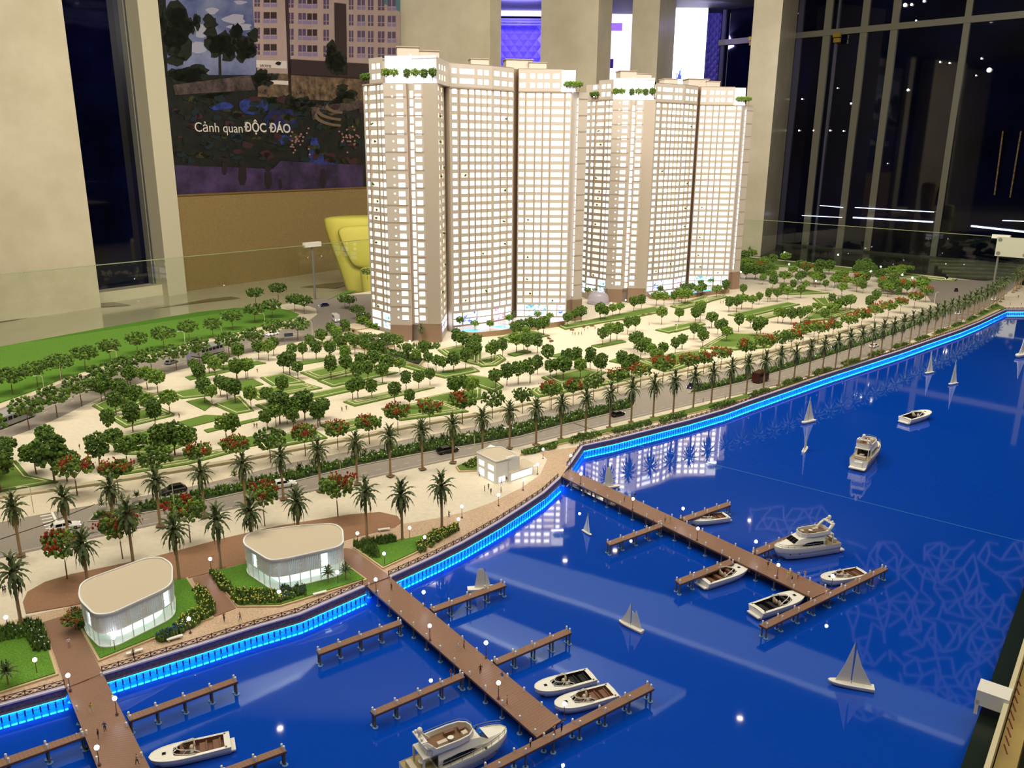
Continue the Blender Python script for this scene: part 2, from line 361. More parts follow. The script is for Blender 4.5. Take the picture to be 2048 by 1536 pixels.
mural_part('pool_print', [(blob(440, 212, 26, 9, 12, .1), pool), (blob(505, 212, 32, 16, 12, .15), pool), (blob(560, 240, 30, 24, 14, .2), mat('mural_deep_blue', (12, 14, 48), .5, noise=14, amt=.8, rgb2=(30, 36, 100))), (blob(562, 280, 22, 10, 10, .1), pool), (ip([(622, 275), (632, 275), (648, 320), (676, 322), (670, 330), (614, 325)]), pool)], 7)
mural_part('flower_print', [(blob(random.gauss(x, 13), random.gauss(y, 12), 2.2, 2, 6), pk) for x, y in ((594, 285), (696, 275)) for _ in range(26)], 8)
mural_part('figure_print', [(blob(x, y-h, h*.16, h*.16, 8, 0), fig) for x, y, h in ((448, 350, 28), (484, 370, 44), (535, 378, 40), (560, 378, 18), (645, 375, 32))]
    + [(ip([(x-h*.16, y-h*.85), (x+h*.16, y-h*.85), (x+h*.2, y-h*.3), (x+h*.1, y), (x-h*.1, y), (x-h*.2, y-h*.3)]), fig) for x, y, h in ((448, 350, 28), (484, 370, 44), (535, 378, 40), (560, 378, 18), (645, 375, 32))], 8)
def text(body, name, parent, m, size, loc, rot, bold=0, ext=.0006, align='LEFT'):
    c = bpy.data.curves.new(name, 'FONT'); c.body = body; c.size = size; c.extrude = ext; c.offset = bold; c.align_x = align
    o = bpy.data.objects.new(name, c); COL.objects.link(o); c.materials.append(m)
    dg = bpy.context.evaluated_depsgraph_get(); me = bpy.data.meshes.new_from_object(o.evaluated_get(dg)); COL.objects.unlink(o); bpy.data.objects.remove(o)
    o = put(name, me, parent, loc); o.rotation_euler = rot; return o
tw = mat('mural_lettering', (205, 196, 186), .5)
fx, fz = inv(388, 263); fx2, fz2 = inv(488, 263); f3, _ = inv(580, 263)
_, ft = inv(388, 243)
t1 = text('Cảnh quan', 'slogan_text', mural, tw, 1, (fx*ML, -.012, fz), (R(90), 0, 0)); t1.scale = [(fx2-fx)*ML*.95/t1.dimensions.x]*2+[1]
t2 = text('ĐỘC ĐÁO', 'slogan_text_bold', mural, tw, 1, (fx2*ML, -.012, inv(490, 263)[1]), (R(90), 0, 0), .018); t2.scale = [(f3-fx2)*ML/t2.dimensions.x]*2+[1]
a0, az = inv(519, 133); a1, _ = inv(541, 133)
t3 = text('LACOSTE', 'shop_sign_text', mural, mat('mural_black', (24, 20, 20), .5), 1, (a0*ML, -.012, az), (R(90), 0, 0), .01); t3.scale = [(a1-a0)*ML/t3.dimensions.x]*2+[1]
mural_part('crocodile_emblem', [(ip([(549, 128), (552, 124), (556, 123), (562, 125), (564, 121), (561, 126), (560, 130), (555, 131), (552, 129)]), MATS['mural_black'])], 9)
b = MB(); wp0 = mp0-DW*.02
wbox(b, wp0, mp1, nW, .1, .34, FZ, zm0-.01, mat('tan_wood_panel', (134, 112, 70), .45, noise=40, amt=.12)); wbox(b, wp0, mp1, nW, .08, .34, zm0-.01, zm0+.012, mat('panel_cap', (110, 84, 44), .5)); struct('baseboard_left', b)

# ------------------------------------------------------------ far hall: purple padded walls, screens, ceiling glow
pur = mat('purple_lit_padding', (98, 84, 210), .5, em=.12, emc=(84, 70, 225))  # both paddings glow faintly in place of light falling on them
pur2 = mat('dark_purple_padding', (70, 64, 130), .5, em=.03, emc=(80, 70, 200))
def padded(px0, px1, depth, py0, py1, m, nx, label):
    a = ray(px0, 297); c = ray(px1, 297); A = Vector((a.x, a.y))*(depth/a.y); C = Vector((c.x, c.y))*(depth/c.y)
    z1 = z_at(A, py0, px0); z0 = z_at(A, py1, px0); W = (C-A).length; s = W/nx; nz = int((z1-z0)/s/.62)+1
    t = thing('padded_wall_panel', label, 'wall panel', (A.x, A.y, z0), math.atan2((C-A).y, (C-A).x))
    bk = MB(); bk.box((W/2, .06, (z1-z0)/2), (W, .1, z1-z0), m); bk.obj('backing', t); me = None
    pb = MB(); h = s*.62
    pb.add([(-s/2, 0, 0), (0, 0, -h), (s/2, 0, 0), (0, 0, h), (0, -s*.28, -h*.15)], [(0, 1, 4), (1, 2, 4), (2, 3, 4), (3, 0, 4)], m); me = pb.mesh('pad')
    for j in range(nz*2):
        for i in range(nx+(0 if j % 2 else 1)):
            x = i*s+(s/2 if j % 2 else 0); z = j*h
            if .0 < x < W and h*.5 < z < z1-z0-h*.5: put('pad', me, t, (x, .008, z))
    return t
padded(992, 1080, 18.0, 40, 150, pur, 5, 'violet lit diamond padded wall panel between two marble columns')
padded(1396, 1432, 17.8, -70, 190, pur2, 3, 'dark purple diamond padded wall strip right of bright screen')
padded(1210, 1256, 18.2, -60, 14, pur2, 3, 'dark purple padding above the glimpsed violet display')
def screen(px0, px1, py0, py1, depth, m, label, name='display_screen'):
    a = ray(px0, 297); c = ray(px1, 297); A = Vector((a.x, a.y))*(depth/a.y); C = Vector((c.x, c.y))*(depth/c.y)
    z1 = z_at(A, py0, px0); z0 = z_at(A, py1, px0); W = (C-A).length
    t = thing(name, label, 'screen', (A.x, A.y, z0), math.atan2((C-A).y, (C-A).x))
    k = MB(); k.box((W/2, .04, (z1-z0)/2), (W, .06, z1-z0), blackm); k.obj('housing', t)
    k = MB(); k.box((W/2, .005, (z1-z0)/2), (W*.995, .008, (z1-z0)*.995), m); k.obj('display', t); return t, W, z1-z0
t, W, h = screen(1336, 1398, 0, 190, 17.2, mat('blank_white_screen', (255, 255, 255), em=2.2, emc=(250, 250, 255)), 'tall glowing white display screen between two columns')
k = MB()
for i in range(14):
    x = W*.2+random.gauss(0, W*.06); z = h*.17; k.add([(x, -.004, z), (x+.02, -.004, z), (x+random.uniform(-.1, .1), -.004, z+random.uniform(.1, .32))], [(0, 1, 2)], mat('screen_foliage_blue', (90, 110, 190), em=.5, emc=(120, 140, 220)))
k.obj('foliage_picture', t)
t, W, h = screen(1208, 1256, 14, 170, 18.0, mat('violet_screen', (230, 215, 255), em=1.7, emc=(226, 214, 255), noise=2, amt=.5), 'violet and white display screen glimpsed between columns')
k = MB(); k.box((W*.15, -.004, h*.28), (W*.2, .004, h*.12), mat('indigo_print', (48, 20, 110), em=.2)); k.box((W*.3, -.004, h*.75), (W*.5, .004, h*.1), mat('lilac_print', (150, 110, 240), em=.8)); k.obj('picture_block', t, kind='stuff')
t, W, h = screen(996, 1082, -90, 32, 17.7, mat('pale_soffit_glow', (215, 212, 250), em=.75, emc=(205, 205, 255)), 'glowing pale soffit panel above the violet padding', 'soffit_light')
k = MB(); 
for i in range(3): k.box((W/2, -.02, -.06-.05*i), (W, .05, .03), mat('dark_indigo_trim', (30, 26, 80), .5))
k.obj('louvre_trim', t)

# ------------------------------------------------------------ dark curtain wall on the right
nR = Vector((-DR.y, DR.x)); nR = nR if nR.y > 0 else -nR
WR = gp(1863, 517, FZ)
cg = mat('black_night_glazing', (4, 6, 10), .03, spec=.6, noise=.9, amt=.9, rgb2=(8, 10, 34))
g0 = on_line(1425, WR, DR); g1 = on_line(2300, WR, DR)
b = MB(); wbox(b, g0, g1, nR, 0, .03, FZ+.02, CZ, cg); o = struct('window_2', b); GW = o
b = MB(); wbox(b, g0, g1, nR, -.03, .1, FZ, FZ+.04, mat('dark_stone_plinth', (52, 54, 42), .4)); b.obj('windowsill', o)
mull = mat('grey_aluminium_mullion', (104, 100, 84), .45); mull2 = mat('violet_grey_mullion', (66, 64, 82), .45)
for px, wpx, m in ((1428, 7, mull2), (1573, 12, mull2), (1624, 17, mull), (1648, 5, mull2), (1695, 17, mull), (1753, 17, mull), (1892, 16, mull), (2130, 16, mull)):
    p = on_line(px, WR, DR); ww = (on_line(px+wpx*.8, WR, DR)-p).length
    b = MB(); wbox(b, p, p+DR*ww, nR, -.03, 0, FZ, CZ, m); b.obj('mullion', o)
p = on_line(1573, WR, DR); zt = z_at(p, 72, 1590); b = MB(); wbox(b, g0, g1, nR, -.06, 0, zt-.05, zt+.05, mull); b.obj('transom', o)
for px, y in ((1487, 82), (1650, 76)):
    p = on_line(px, WR-nR*.15, DR); z = z_at(p, y, px); k = MB(); k.box((0, 0, .04), (.13, .06, .07), mat('brass_hinge', (170, 140, 50), .35, metal=.6)); k.box((0.01, 0, -.045), (.11, .06, .07), MATS['brass_hinge'])
    k.obj('door_hinge', o, loc=(p.x, p.y, z), rz=math.atan2(DR.y, DR.x))
# dim lights of the street seen in the night glazing
ld = mat('street_light_glow', (255, 245, 225), em=5)
k = MB()
for px, y, r in ((1604, 198, .012), (1675, 176, .01), (1702, 207, .016), (1598, 261, .014), (1627, 261, .012), (1660, 261, .014), (1687, 262, .012), (1816, 180, .02), (1880, 124, .014), (1899, 126, .014), (1963, 117, .014), (1978, 140, .035), (1952, 151, .01), (1594, 26, .014), (1775, 327, .008), (1832, 41, .012), (1874, 43, .01), (1810, 10, .03), (1823, 9, .02), (1848, 2, .02)):
    p = on_line(px, WR-nR*.03, DR, y); k.ball((p.x, p.y, z_at(p, y, px)), r, ld)
o = k.obj('light_cluster', label='scattered warm lights shining in the dark glass wall', cat='lights', kind='stuff')
st = mat('white_light_line', (225, 232, 255), em=2.6, emc=(210, 222, 255))
for px0, y0, px1, y1, th in ((1640, 411, 1686, 415, .01), (1710, 415, 1868, 424, .012), (1604, 431, 1684, 435, .01), (1706, 435, 1866, 444, .022), (1942, 452, 2060, 465, .026), (2005, 441, 2060, 443, .012)):
    A = on_line(px0, WR-nR*.06, DR, y0); B_ = on_line(px1, WR-nR*.06, DR, y1); za, zb = z_at(A, y0, px0), z_at(B_, y1, px1)
    k = MB(); k.bar((A.x, A.y, za), (B_.x, B_.y, zb), .01, th, st)
    k.obj('light_strip', label='thin white strip light crossing the dark glazing %s' % ('high, in the middle bay' if px0 == 1710 else 'low, brightest line of the middle bay' if px0 == 1706 else 'high, beside the marble column' if px0 == 1640 else 'low, beside the marble column' if px0 == 1604 else 'low, in the end bay above the sign' if px0 == 1942 else 'upper short one in the end bay'), cat='light strip', group='strip lights in the dark glazing')
# red-and-cream slanting poles outside
for px0, y0, px1, y1 in ((2006, 262, 1989, 390), (2042, 262, 2020, 395)):
    A = on_line(px0, WR-nR*.08, DR, y0); B_ = on_line(px1, WR-nR*.08, DR, y1)
    k = MB(); k.tube([(A.x, A.y, z_at(A, y0, px0)), (B_.x, B_.y, z_at(B_, y1, px1))], .012, mat('dull_red_pole', (110, 50, 36), .5, noise=40, amt=.6, rgb2=(150, 130, 90)))
    k.obj('barrier_pole', label='dull red slanting pole seen through the dark glass, %s' % ('nearer the mullion' if px0 == 2006 else 'nearer the frame edge'), cat='pole', group='slanting poles in the dark glass')
# dark stripes of the entrance steps on the floor beyond the far right corner
for i, y in enumerate((519, 526, 533, 541, 549)):
    k = MB(); k.prism([gp(1862+8*i, y, FZ), gp(2150, y+9, FZ), gp(2150, y+13, FZ), gp(1860+8*i, y+3.5, FZ)], FZ+.004, FZ+.03, mat('dark_olive_stone', (96, 98, 70), .5, noise=20, amt=.3)); struct('step', k)
# ------------------------------------------------------------ display table: land slab, water, frame
land = SHORE[:-1]+[gp(2250, 616), FARR, CORNER, LFT]
b = MB(); b.prism(land, -.036, 0, mat('seawall_stone', (100, 92, 122), .7, noise=160, amt=.45), paving); struct('ground', b)
wa = mat('deep_blue_water', (3, 66, 174), .03, noise=420, amt=.12, spec=.6, coat=1)
nt = wa.node_tree; tc = nt.nodes['Texture Coordinate']; nz = nt.nodes.new('ShaderNodeTexNoise'); nz.inputs['Scale'].default_value = 9
bp = nt.nodes.new('ShaderNodeBump'); bp.inputs['Strength'].default_value = .008; bp.inputs['Distance'].default_value = .01
nt.links.new(tc.outputs['Object'], nz.inputs['Vector']); nt.links.new(nz.outputs['Fac'], bp.inputs['Height']); nt.links.new(bp.outputs['Normal'], nt.nodes['Principled BSDF'].inputs['Normal'])
SM0, SM1 = gp(1225, 878, ZW), gp(2100, 1097, ZW); SD = (SM1-SM0).normalized()
sa = SM0-SD*.6; sb = isect(SM0, SD, ER0, DE); near = ER0+DE*1.9
sn = Vector((-SD.y, SD.x)); sn = sn if sn.y < 0 else -sn
b = MB(); b.prism([sa+sn*.0012, sb+sn*.0012, near, Vector((-1.6, .25)), Vector((-3.2, 1.2)), sa+sn*.0012-DL*0-Vector((1.4, .5))], ZW-.012, ZW, wa); struct('water', b)
b = MB(); b.prism([sa-sn*.0012, sb-sn*.0012, ERF, RG1, sa-sn*.0012+Vector((1, 4))], ZW-.012, ZW, wa); struct('water', b)
b = MB(); b.prism([sa-sn*.0016, sb-sn*.0016, sb+sn*.0016, sa+sn*.0016], ZW-.013, ZW+.0006, mat('panel_joint', (60, 110, 170), .15)); o = struct('trim_5', b)
tab = mat('table_body', (26, 30, 24), .4)
b = MB(); b.prism(inset([near, ER0, ERF, FARR, CORNER, LFT, Vector((-3.6, .2))], .06), FZ, -.046, tab); o = b.obj('display_table', label='long dark display table carrying the illuminated town model', cat='table')
# frame along the right-hand edge: dark strip, glass upright, cream rail, clamp
nE = Vector((-DE.y, DE.x)); nE = nE if nE.x > 0 else -nE
q0, q1 = near, ERF-DE*-.06 if (near-ERF).dot(DE) < 0 else ERF+DE*.06
b = MB(); b.prism([q0, q1, q1+nE*.032, q0+nE*.032], -.036, .008, mat('dark_green_frame', (20, 32, 20), .25)); b.obj('frame_strip', o)
gm = glass_mat('clear_barrier_glass', (.94, .97, .93))
b = MB(); b.prism([q0+nE*.034, q1+nE*.034, q1+nE*.042, q0+nE*.042], -.03, .05, mat('cream_glass_rail', (206, 196, 158), .3)); b.obj('rail', o)
b = MB(); b.prism([q0+nE*.044, q1+nE*.044, q1+nE*.075, q0+nE*.075], -.05, .012, mat('tan_trim_wood', (168, 144, 84), .4, noise=30, amt=.12)); b.obj('trim', o)
cc = gp(1985, 1404, .03); 
k = MB(); k.box((0, 0, 0), (.052, .043, .03), white); k.box((-.022, 0, -.02), (.006, .043, .03), white)
k.obj('glass_clamp', label='white square clamp gripping the glass rail at the table edge', cat='clamp', loc=(cc.x, cc.y, .042), rz=math.atan2(DE.y, DE.x)+R(90))
for i in range(9):
    p = gp(2034-i*3.2, 1352+i*17, .013); p2 = gp(2042-i*3.4, 1372+i*17, .013)
    k = MB(); k.bar((p.x, p.y, .0126), (p2.x, p2.y, .0126), .0022, .0008, mat('faded_red_print', (120, 40, 30), .5)); k.obj('red_stroke', o)
# glass barriers
def barrier(P, Q, h, name, label, z0=-.03):
    D = (Q-P).normalized(); n = Vector((-D.y, D.x))*.005; t = thing(name, label, 'glass barrier'); P, Q = P+D*.012, Q-D*.012
    L = (Q-P).length; k = max(1, round(L/1.7)); D2 = D*.002
    for i in range(k):
        a, c = P+(Q-P)*(i/k)+D2, P+(Q-P)*((i+1)/k)-D2
        b = MB(); b.prism([a-n, c-n, c+n, a+n], z0, h, gm); b.obj('glass_pane', t)
        b = MB(); b.prism([a-n, c-n, c+n, a+n], h, h+.0035, mat('green_glass_edge', (150, 158, 120), .2)); b.obj('top_edge', t)
    return t
GHL = z_at(L0, 550, 0)
bl = barrier(L0-DL*1.4, CORNER, GHL, 'glass_barrier', 'clear glass barrier along the rear left edge of the model')
GHR = z_at(RG0, 436, 1460)
br_ = barrier(CORNER, FARR, GHR, 'glass_barrier', 'clear glass barrier along the far right edge of the model')
def post(px, py, wpx, parent):
    base = L0 if px < 1000 else RG0; D = DL if px < 1000 else DR
    p = on_line(px, base, D, py); hh = GHL if px < 1000 else GHR
    k = MB(); k.tube([(p.x, p.y, 0), (p.x, p.y, hh)], .008, steel, 6); k.obj('post', parent)
    k = MB(); k.box((0, 0, 0), (.13, .03, .03), white); k.obj('clip', parent, loc=(p.x, p.y, hh+.004), rz=math.atan2(D.y, D.x))
post(630, 592, 20, bl); post(1988, 562, 20, br_)
sg0 = on_line(1996, RG0-nR*.02, DR, 470); sg1 = on_line(2064, RG0-nR*.02, DR, 470)
t = thing('notice_sign', 'pale blank notice plate fixed to the far right glass', 'sign', (sg0.x, sg0.y, z_at(sg0, 512, 1996)), math.atan2(DR.y, DR.x))
wS = (sg1-sg0).length; hS = z_at(sg0, 473, 1996)-z_at(sg0, 512, 1996)
k = MB(); k.box((wS/2, 0, hS/2), (wS, .006, hS), mat('pale_plate', (188, 188, 164), .35)); k.obj('plate', t)
for x, z in ((.1, .15), (.9, .15), (.1, .85), (.9, .85)): k = MB(); k.tube([(wS*x, -.006, hS*z), (wS*x, .002, hS*z)], .016, steel, 8); k.obj('fixing_cap', t)

# ------------------------------------------------------------ roads, pavements, lawns (thin layers, each higher than the last)
def pad(name, P, z0, z1, m, side=None):
    b = MB(); b.prism(P, z0, z1, side or m, m); return b.obj(name, kind='structure')
rl = G([(-120, 1140), (0, 1117), (100, 1095), (200, 1074), (322, 1048), (450, 1022), (562, 997), (715, 963), (825, 937), (912, 918), (1040, 893), (1125, 872), (1200, 853), (1262, 838), (1412, 803), (1492, 786), (1575, 765), (1650, 742), (1725, 721), (1785, 697), (1818, 683), (1863, 664), (1921, 642), (1960, 623), (2000, 597), (2030, 573), (2070, 545)])
ru = G([(-120, 1065), (0, 1046), (107, 1025), (200, 1009), (325, 986), (425, 965), (512, 944), (575, 928), (700, 904), (825, 877), (962, 852), (1100, 820), (1200, 800), (1275, 780), (1350, 764), (1450, 743), (1525, 726), (1600, 706), (1740, 662), (1800, 640), (1855, 619), (1878, 611), (1862, 603), (1850, 585), (1845, 563), (1850, 556), (1970, 562)])
pad('road', rl+[gp(2040, 556)]+ru[::-1], .0, .0012, asphalt)
rr = G([(-120, 935), (0, 882), (60, 860), (115, 837), (165, 812), (225, 785), (315, 755), (355, 741), (460, 715), (512, 702), (600, 683), (650, 673), (690, 668), (745, 655)])
ru2 = G([(-120, 862), (0, 812), (80, 780), (130, 760), (200, 738), (350, 702), (450, 680), (522, 664), (600, 648), (626, 632), (628, 622), (616, 612), (612, 600), (640, 596), (690, 590), (745, 588)])
pad('road', rr+ru2[::-1], .0, .0012, asphalt)
pad('pavement', G([(-120, 872), (0, 818), (80, 786), (128, 764), (200, 743), (350, 707), (450, 685), (522, 669), (606, 651), (634, 630), (632, 618), (605, 608), (560, 610), (588, 625), (560, 645), (500, 660), (400, 682), (290, 712), (190, 738), (130, 757), (80, 779), (0, 808), (-120, 860)]), 0, .0022, tile_tan)
# tan pavement between boulevard and park
pad('pavement', ru[:18]+G([(1740, 652), (1600, 694), (1450, 731), (1350, 750), (1275, 766), (1200, 784), (1100, 803), (962, 834), (825, 858), (700, 884), (575, 908), (475, 928), (325, 952), (200, 972), (107, 985), (0, 1000), (-120, 1018)]), 0, .002, tile_tan)
pad('kerb', G([(-120, 1018), (0, 1000), (107, 985), (200, 971), (325, 951), (475, 926), (575, 906), (700, 882), (825, 856), (962, 832), (1100, 801), (1200, 782), (1275, 764), (1350, 748), (1450, 729), (1600, 692), (1740, 650), (1740, 647), (1600, 688), (1450, 725), (1350, 744), (1275, 760), (1200, 778), (1100, 797), (962, 828), (825, 851), (700, 877), (575, 901), (475, 921), (325, 945), (200, 965), (107, 979), (0, 993), (-120, 1010)]), 0, .009, mat('cream_kerb', (184, 172, 140), .6))
# lane markings
mk = mat('white_marking', (226, 222, 208), .6)
b = MB()
def dashes(P, z=.0016, step=.05, ln=.02, w=.0013):
    T = plen(P); n = int(T/step)
    for i in range(n):
        p, d = poly_at((i+.5)/n, P); b.bar((p.x-d.x*ln/2, p.y-d.y*ln/2, z), (p.x+d.x*ln/2, p.y+d.y*ln/2, z), w, .0006, mk)
def solid(P, z=.0016, w=.0015):
    for i in range(len(P)-1): b.bar((P[i].x, P[i].y, z), (P[i+1].x, P[i+1].y, z), w, .0006, mk)
mid1 = G([(190, 1058), (322, 1034), (450, 1008), (562, 984), (715, 950), (825, 925), (962, 892), (1125, 863), (1262, 829), (1412, 796), (1492, 776), (1650, 730), (1725, 707), (1818, 673), (1900, 642)])
mid2 = G([(190, 1017), (325, 992), (425, 972), (512, 952), (700, 912), (825, 886), (962, 860), (1100, 829), (1200, 808), (1275, 788), (1350, 772), (1450, 751), (1525, 733), (1600, 713), (1740, 672), (1820, 643)])
dashes(mid1); dashes(mid2); solid(offset(rl[:-1], .012)); 
mid3 = G([(-60, 880), (80, 822), (170, 785), (280, 748), (400, 715), (520, 685), (600, 667)])
dashes(offset(mid3, .03)); dashes(offset(mid3, -.035)); solid(mid3)
for i in range(13):
    p = gp(78+i*2.6, 1028+i*6.2); q = gp(101+i*1.9, 1024+i*6.0); b.bar((p.x, p.y, .0016), (q.x, q.y, .0016), .006, .0006, mk)
p, q = gp(104, 1025), gp(117, 1052); b.bar((p.x, p.y, .0016), (q.x, q.y, .0016), .006, .0006, mk)
b.obj('road_marking', kind='structure')
# black seam in the ground panels
for P in (((0, 1080), (90, 1050), (190, 1010)), ((1090, 834), (1150, 848), (1210, 868), (1228, 874))):
    q = G(P); b = MB()
    for i in range(len(q)-1): b.bar((q[i].x, q[i].y, .0024), (q[i+1].x, q[i+1].y, .0024), .0022, .0006, mat('dark_joint', (60, 50, 40), .8))
    b.obj('panel_joint', kind='structure')
# waterfront: speckled promenade, brown plaza shapes
prom = G([(-160, 1300), (0, 1250), (60, 1232), (150, 1213), (300, 1180), (430, 1145), (560, 1110), (680, 1085), (790, 1052), (870, 1038), (930, 1025), (985, 1005), (1045, 975), (1080, 950), (1095, 918), (1080, 905), (1165, 893)])
pad('promenade', SHORE_A+SHORE_B+SHORE_C+SHORE_D[:2]+prom[::-1], 0, .0014, speckle)
pad('plaza_paving', G([(52, 1228), (46, 1205), (55, 1185), (90, 1165), (140, 1150), (300, 1117), (450, 1077), (560, 1052), (700, 1030), (760, 1025), (795, 1033), (803, 1045), (790, 1056), (680, 1084), (560, 1108), (430, 1143), (300, 1178), (150, 1211)]), 0, .002, brownpv)
for P in ([(88, 1246), (132, 1378), (206, 1349), (143, 1229)], [(385, 1158), (430, 1235), (472, 1218), (418, 1148)], [(690, 1098), (706, 1100), (781, 1155), (729, 1174), (660, 1113)]):
    pad('plaza_paving', G(P), 0, .003, deckm)
def lawn(P, m=grass, z=.004, name='lawn', lines=0):
    o = pad(name, P, 0, z, m)
    for k in range(lines):
        a = inset(P, .012+.018*k); c = inset(P, .016+.018*k)
        b = MB(); zz = z+.002+.002*k; n = len(a)
        vs = [(p.x, p.y, zz) for p in a]+[(p.x, p.y, zz) for p in c]+[(p.x, p.y, z-.001) for p in a]+[(p.x, p.y, z-.001) for p in c]
        b.add(vs, [(i, (i+1) % n, n+(i+1) % n, n+i) for i in range(n)]+[(2*n+i, 2*n+(i+1) % n, (i+1) % n, i) for i in range(n)]+[(n+i, n+(i+1) % n, 3*n+(i+1) % n, 3*n+i) for i in range(n)], cream_line)
        b.obj('lawn_edging', o)
    return o
def flawn(P, m=grass, z=.005):
    P = G(P); pad('lawn_kerb', P, 0, z, mat('tan_kerb', (196, 172, 130), .6)); return pad('lawn', inset(P, .005), z-.001, z+.002, m)
flawn([(143, 1229), (160, 1222), (345, 1165), (376, 1158), (428, 1238), (330, 1272), (197, 1326)], grass_br)
flawn([(-140, 1300), (0, 1272), (88, 1258), (118, 1352), (0, 1390), (-140, 1430)], grass_br)
flawn([(418, 1148), (640, 1092), (735, 1162), (600, 1204), (560, 1216), (475, 1217)], grass_br)
flawn([(706, 1098), (790, 1085), (880, 1065), (918, 1062), (830, 1110), (766, 1140)], grass_br)
flawn([(911, 935), (955, 918), (975, 935), (960, 943), (918, 945)])
flawn([(1040, 912), (1110, 893), (1280, 853), (1412, 822), (1575, 776), (1650, 750), (1725, 725), (1800, 700), (1880, 669), (1940, 647), (1990, 622), (2000, 618), (2004, 624), (1955, 641), (1863, 675), (1800, 696), (1725, 719), (1650, 744), (1575, 769), (1412, 814), (1280, 846), (1110, 885), (1050, 900)][:13]+[(2010, 616), (1995, 610), (1955, 634), (1868, 671), (1785, 703), (1700, 733), (1575, 770), (1412, 811), (1280, 844), (1110, 884), (1045, 902)])
# median strips
MED1 = G([(175, 1045), (188, 1030), (325, 1000), (425, 980), (512, 960), (640, 932), (825, 890), (962, 865), (1125, 832), (1200, 814), (1262, 800), (1272, 808), (1265, 818), (1212, 831), (1125, 852), (1040, 875), (962, 889), (825, 912), (700, 937), (600, 962), (512, 981), (425, 1000), (325, 1022), (195, 1044)])
MED2 = G([(1376, 788), (1390, 775), (1490, 752), (1575, 728), (1650, 706), (1725, 682), (1812, 652), (1895, 620), (1900, 623), (1812, 662), (1725, 692), (1650, 717), (1575, 740), (1490, 765), (1400, 786)])
for Mm in (MED1, MED2): pad('median_kerb', Mm, 0, .004, mat('grey_kerb', (170, 160, 140), .6)); pad('median_bed', inset(Mm, .006), .003, .0055, mat('dark_planting_soil', (36, 48, 22), .9))
# rear lawn and bare platform strip
lawn(G([(-120, 720), (0, 695), (100, 677), (187, 661), (300, 641), (400, 625), (475, 617), (550, 617), (580, 622), (598, 630), (590, 638), (560, 645), (500, 660), (400, 681), (290, 711), (190, 737), (130, 756), (80, 778), (0, 807), (-120, 858)]), grass_br, .005)
pad('lawn', G([(663, 597), (700, 586), (712, 582), (690, 583), (680, 588), (655, 600)]), 0, .003, grass_br)
# park lawns
def q4(ox, oy, l): return [(ox+x/4, oy+y/4) for x, y in l]
LW = [q4(0, 560, l) for l in ([(735, 1010), (1060, 870), (1300, 930), (860, 1085)], [(870, 1105), (1240, 1000), (1400, 1075), (1390, 1090), (1000, 1185)], [(1350, 905), (1590, 860), (1710, 925), (1450, 955)], [(1490, 975), (1640, 945), (1700, 1000), (1640, 1050), (1560, 1010)],
     [(1700, 1000), (1920, 930), (2035, 1050), (1880, 1080)], [(1430, 1140), (1640, 1084), (1870, 1094), (1520, 1180)], [(830, 1275), (1310, 1175), (1420, 1230), (1540, 1300), (1300, 1400), (1000, 1400)], [(1630, 1205), (2160, 1085), (2160, 1105), (1660, 1225)],
     [(-160, 1510), (0, 1490), (130, 1450), (230, 1570), (470, 1620), (0, 1700), (-160, 1730)], [(1740, 1310), (1900, 1280), (2048, 1250), (2100, 1320), (1820, 1370)], [(1480, 780), (1850, 715), (1870, 728), (1520, 805)], [(1100, 1480), (1500, 1400), (1900, 1340), (2000, 1350), (1500, 1480), (1000, 1560), (900, 1560)])]
LW += [q4(450, 560, l) for l in ([(280, 785), (480, 750), (640, 820), (390, 858)], [(600, 745), (960, 660), (1180, 640), (1210, 700), (740, 805)], [(740, 812), (1200, 720), (1390, 745), (860, 860)], [(130, 885), (640, 828), (780, 870), (260, 965)], [(240, 1005), (980, 850), (1180, 818), (1300, 830), (320, 1045)],
     [(945, 980), (1300, 900), (1680, 865), (1040, 1015)], [(30, 835), (220, 795), (310, 840), (100, 885)], [(560, 662), (830, 628), (850, 642), (620, 682)], [(1360, 680), (1500, 672), (1700, 740), (1980, 700), (2040, 735), (1760, 790), (1560, 740)],
     [(1700, 565), (1900, 520), (2048, 572), (2048, 690), (1960, 672), (1760, 610)], [(1520, 965), (1800, 905), (2048, 875), (2048, 955), (1800, 1000)], [(760, 1165), (1100, 1105), (1250, 1150), (900, 1235)], [(230, 1285), (700, 1195), (820, 1270), (300, 1365)], [(1250, 1035), (1700, 965), (1950, 1058), (1400, 1130)], [(-100, 700), (260, 655), (330, 670), (0, 720)], [(760, 500), (1000, 470), (1050, 500), (820, 545)])]
LW += [q4(900, 560, l) for l in ([(380, 465), (640, 400), (800, 450), (500, 500)], [(1130, 530), (1370, 485), (1410, 500), (1190, 545)], [(860, 370), (1180, 310), (1640, 215), (1720, 255), (1500, 300), (1200, 350), (920, 400)], [(180, 655), (400, 600), (450, 640), (370, 690), (250, 700)], [(790, 612), (960, 575), (1000, 590), (850, 622)],
     [(730, 785), (1060, 705), (1250, 745), (1100, 825), (860, 850)], [(1270, 655), (1400, 610), (1560, 640), (1400, 680)], [(1490, 655), (1850, 580), (2048, 555), (2048, 640), (1750, 750), (1600, 700)], [(1640, 405), (1950, 340), (2030, 360), (1750, 430)], [(660, 875), (1100, 815), (1500, 765), (1550, 790), (700, 945), (640, 900)],
     [(0, 795), (160, 765), (330, 790), (430, 860), (350, 900), (150, 835)], [(1760, 215), (2048, 125), (2080, 180), (1850, 240)], [(460, 600), (600, 565), (650, 580), (520, 615)])]
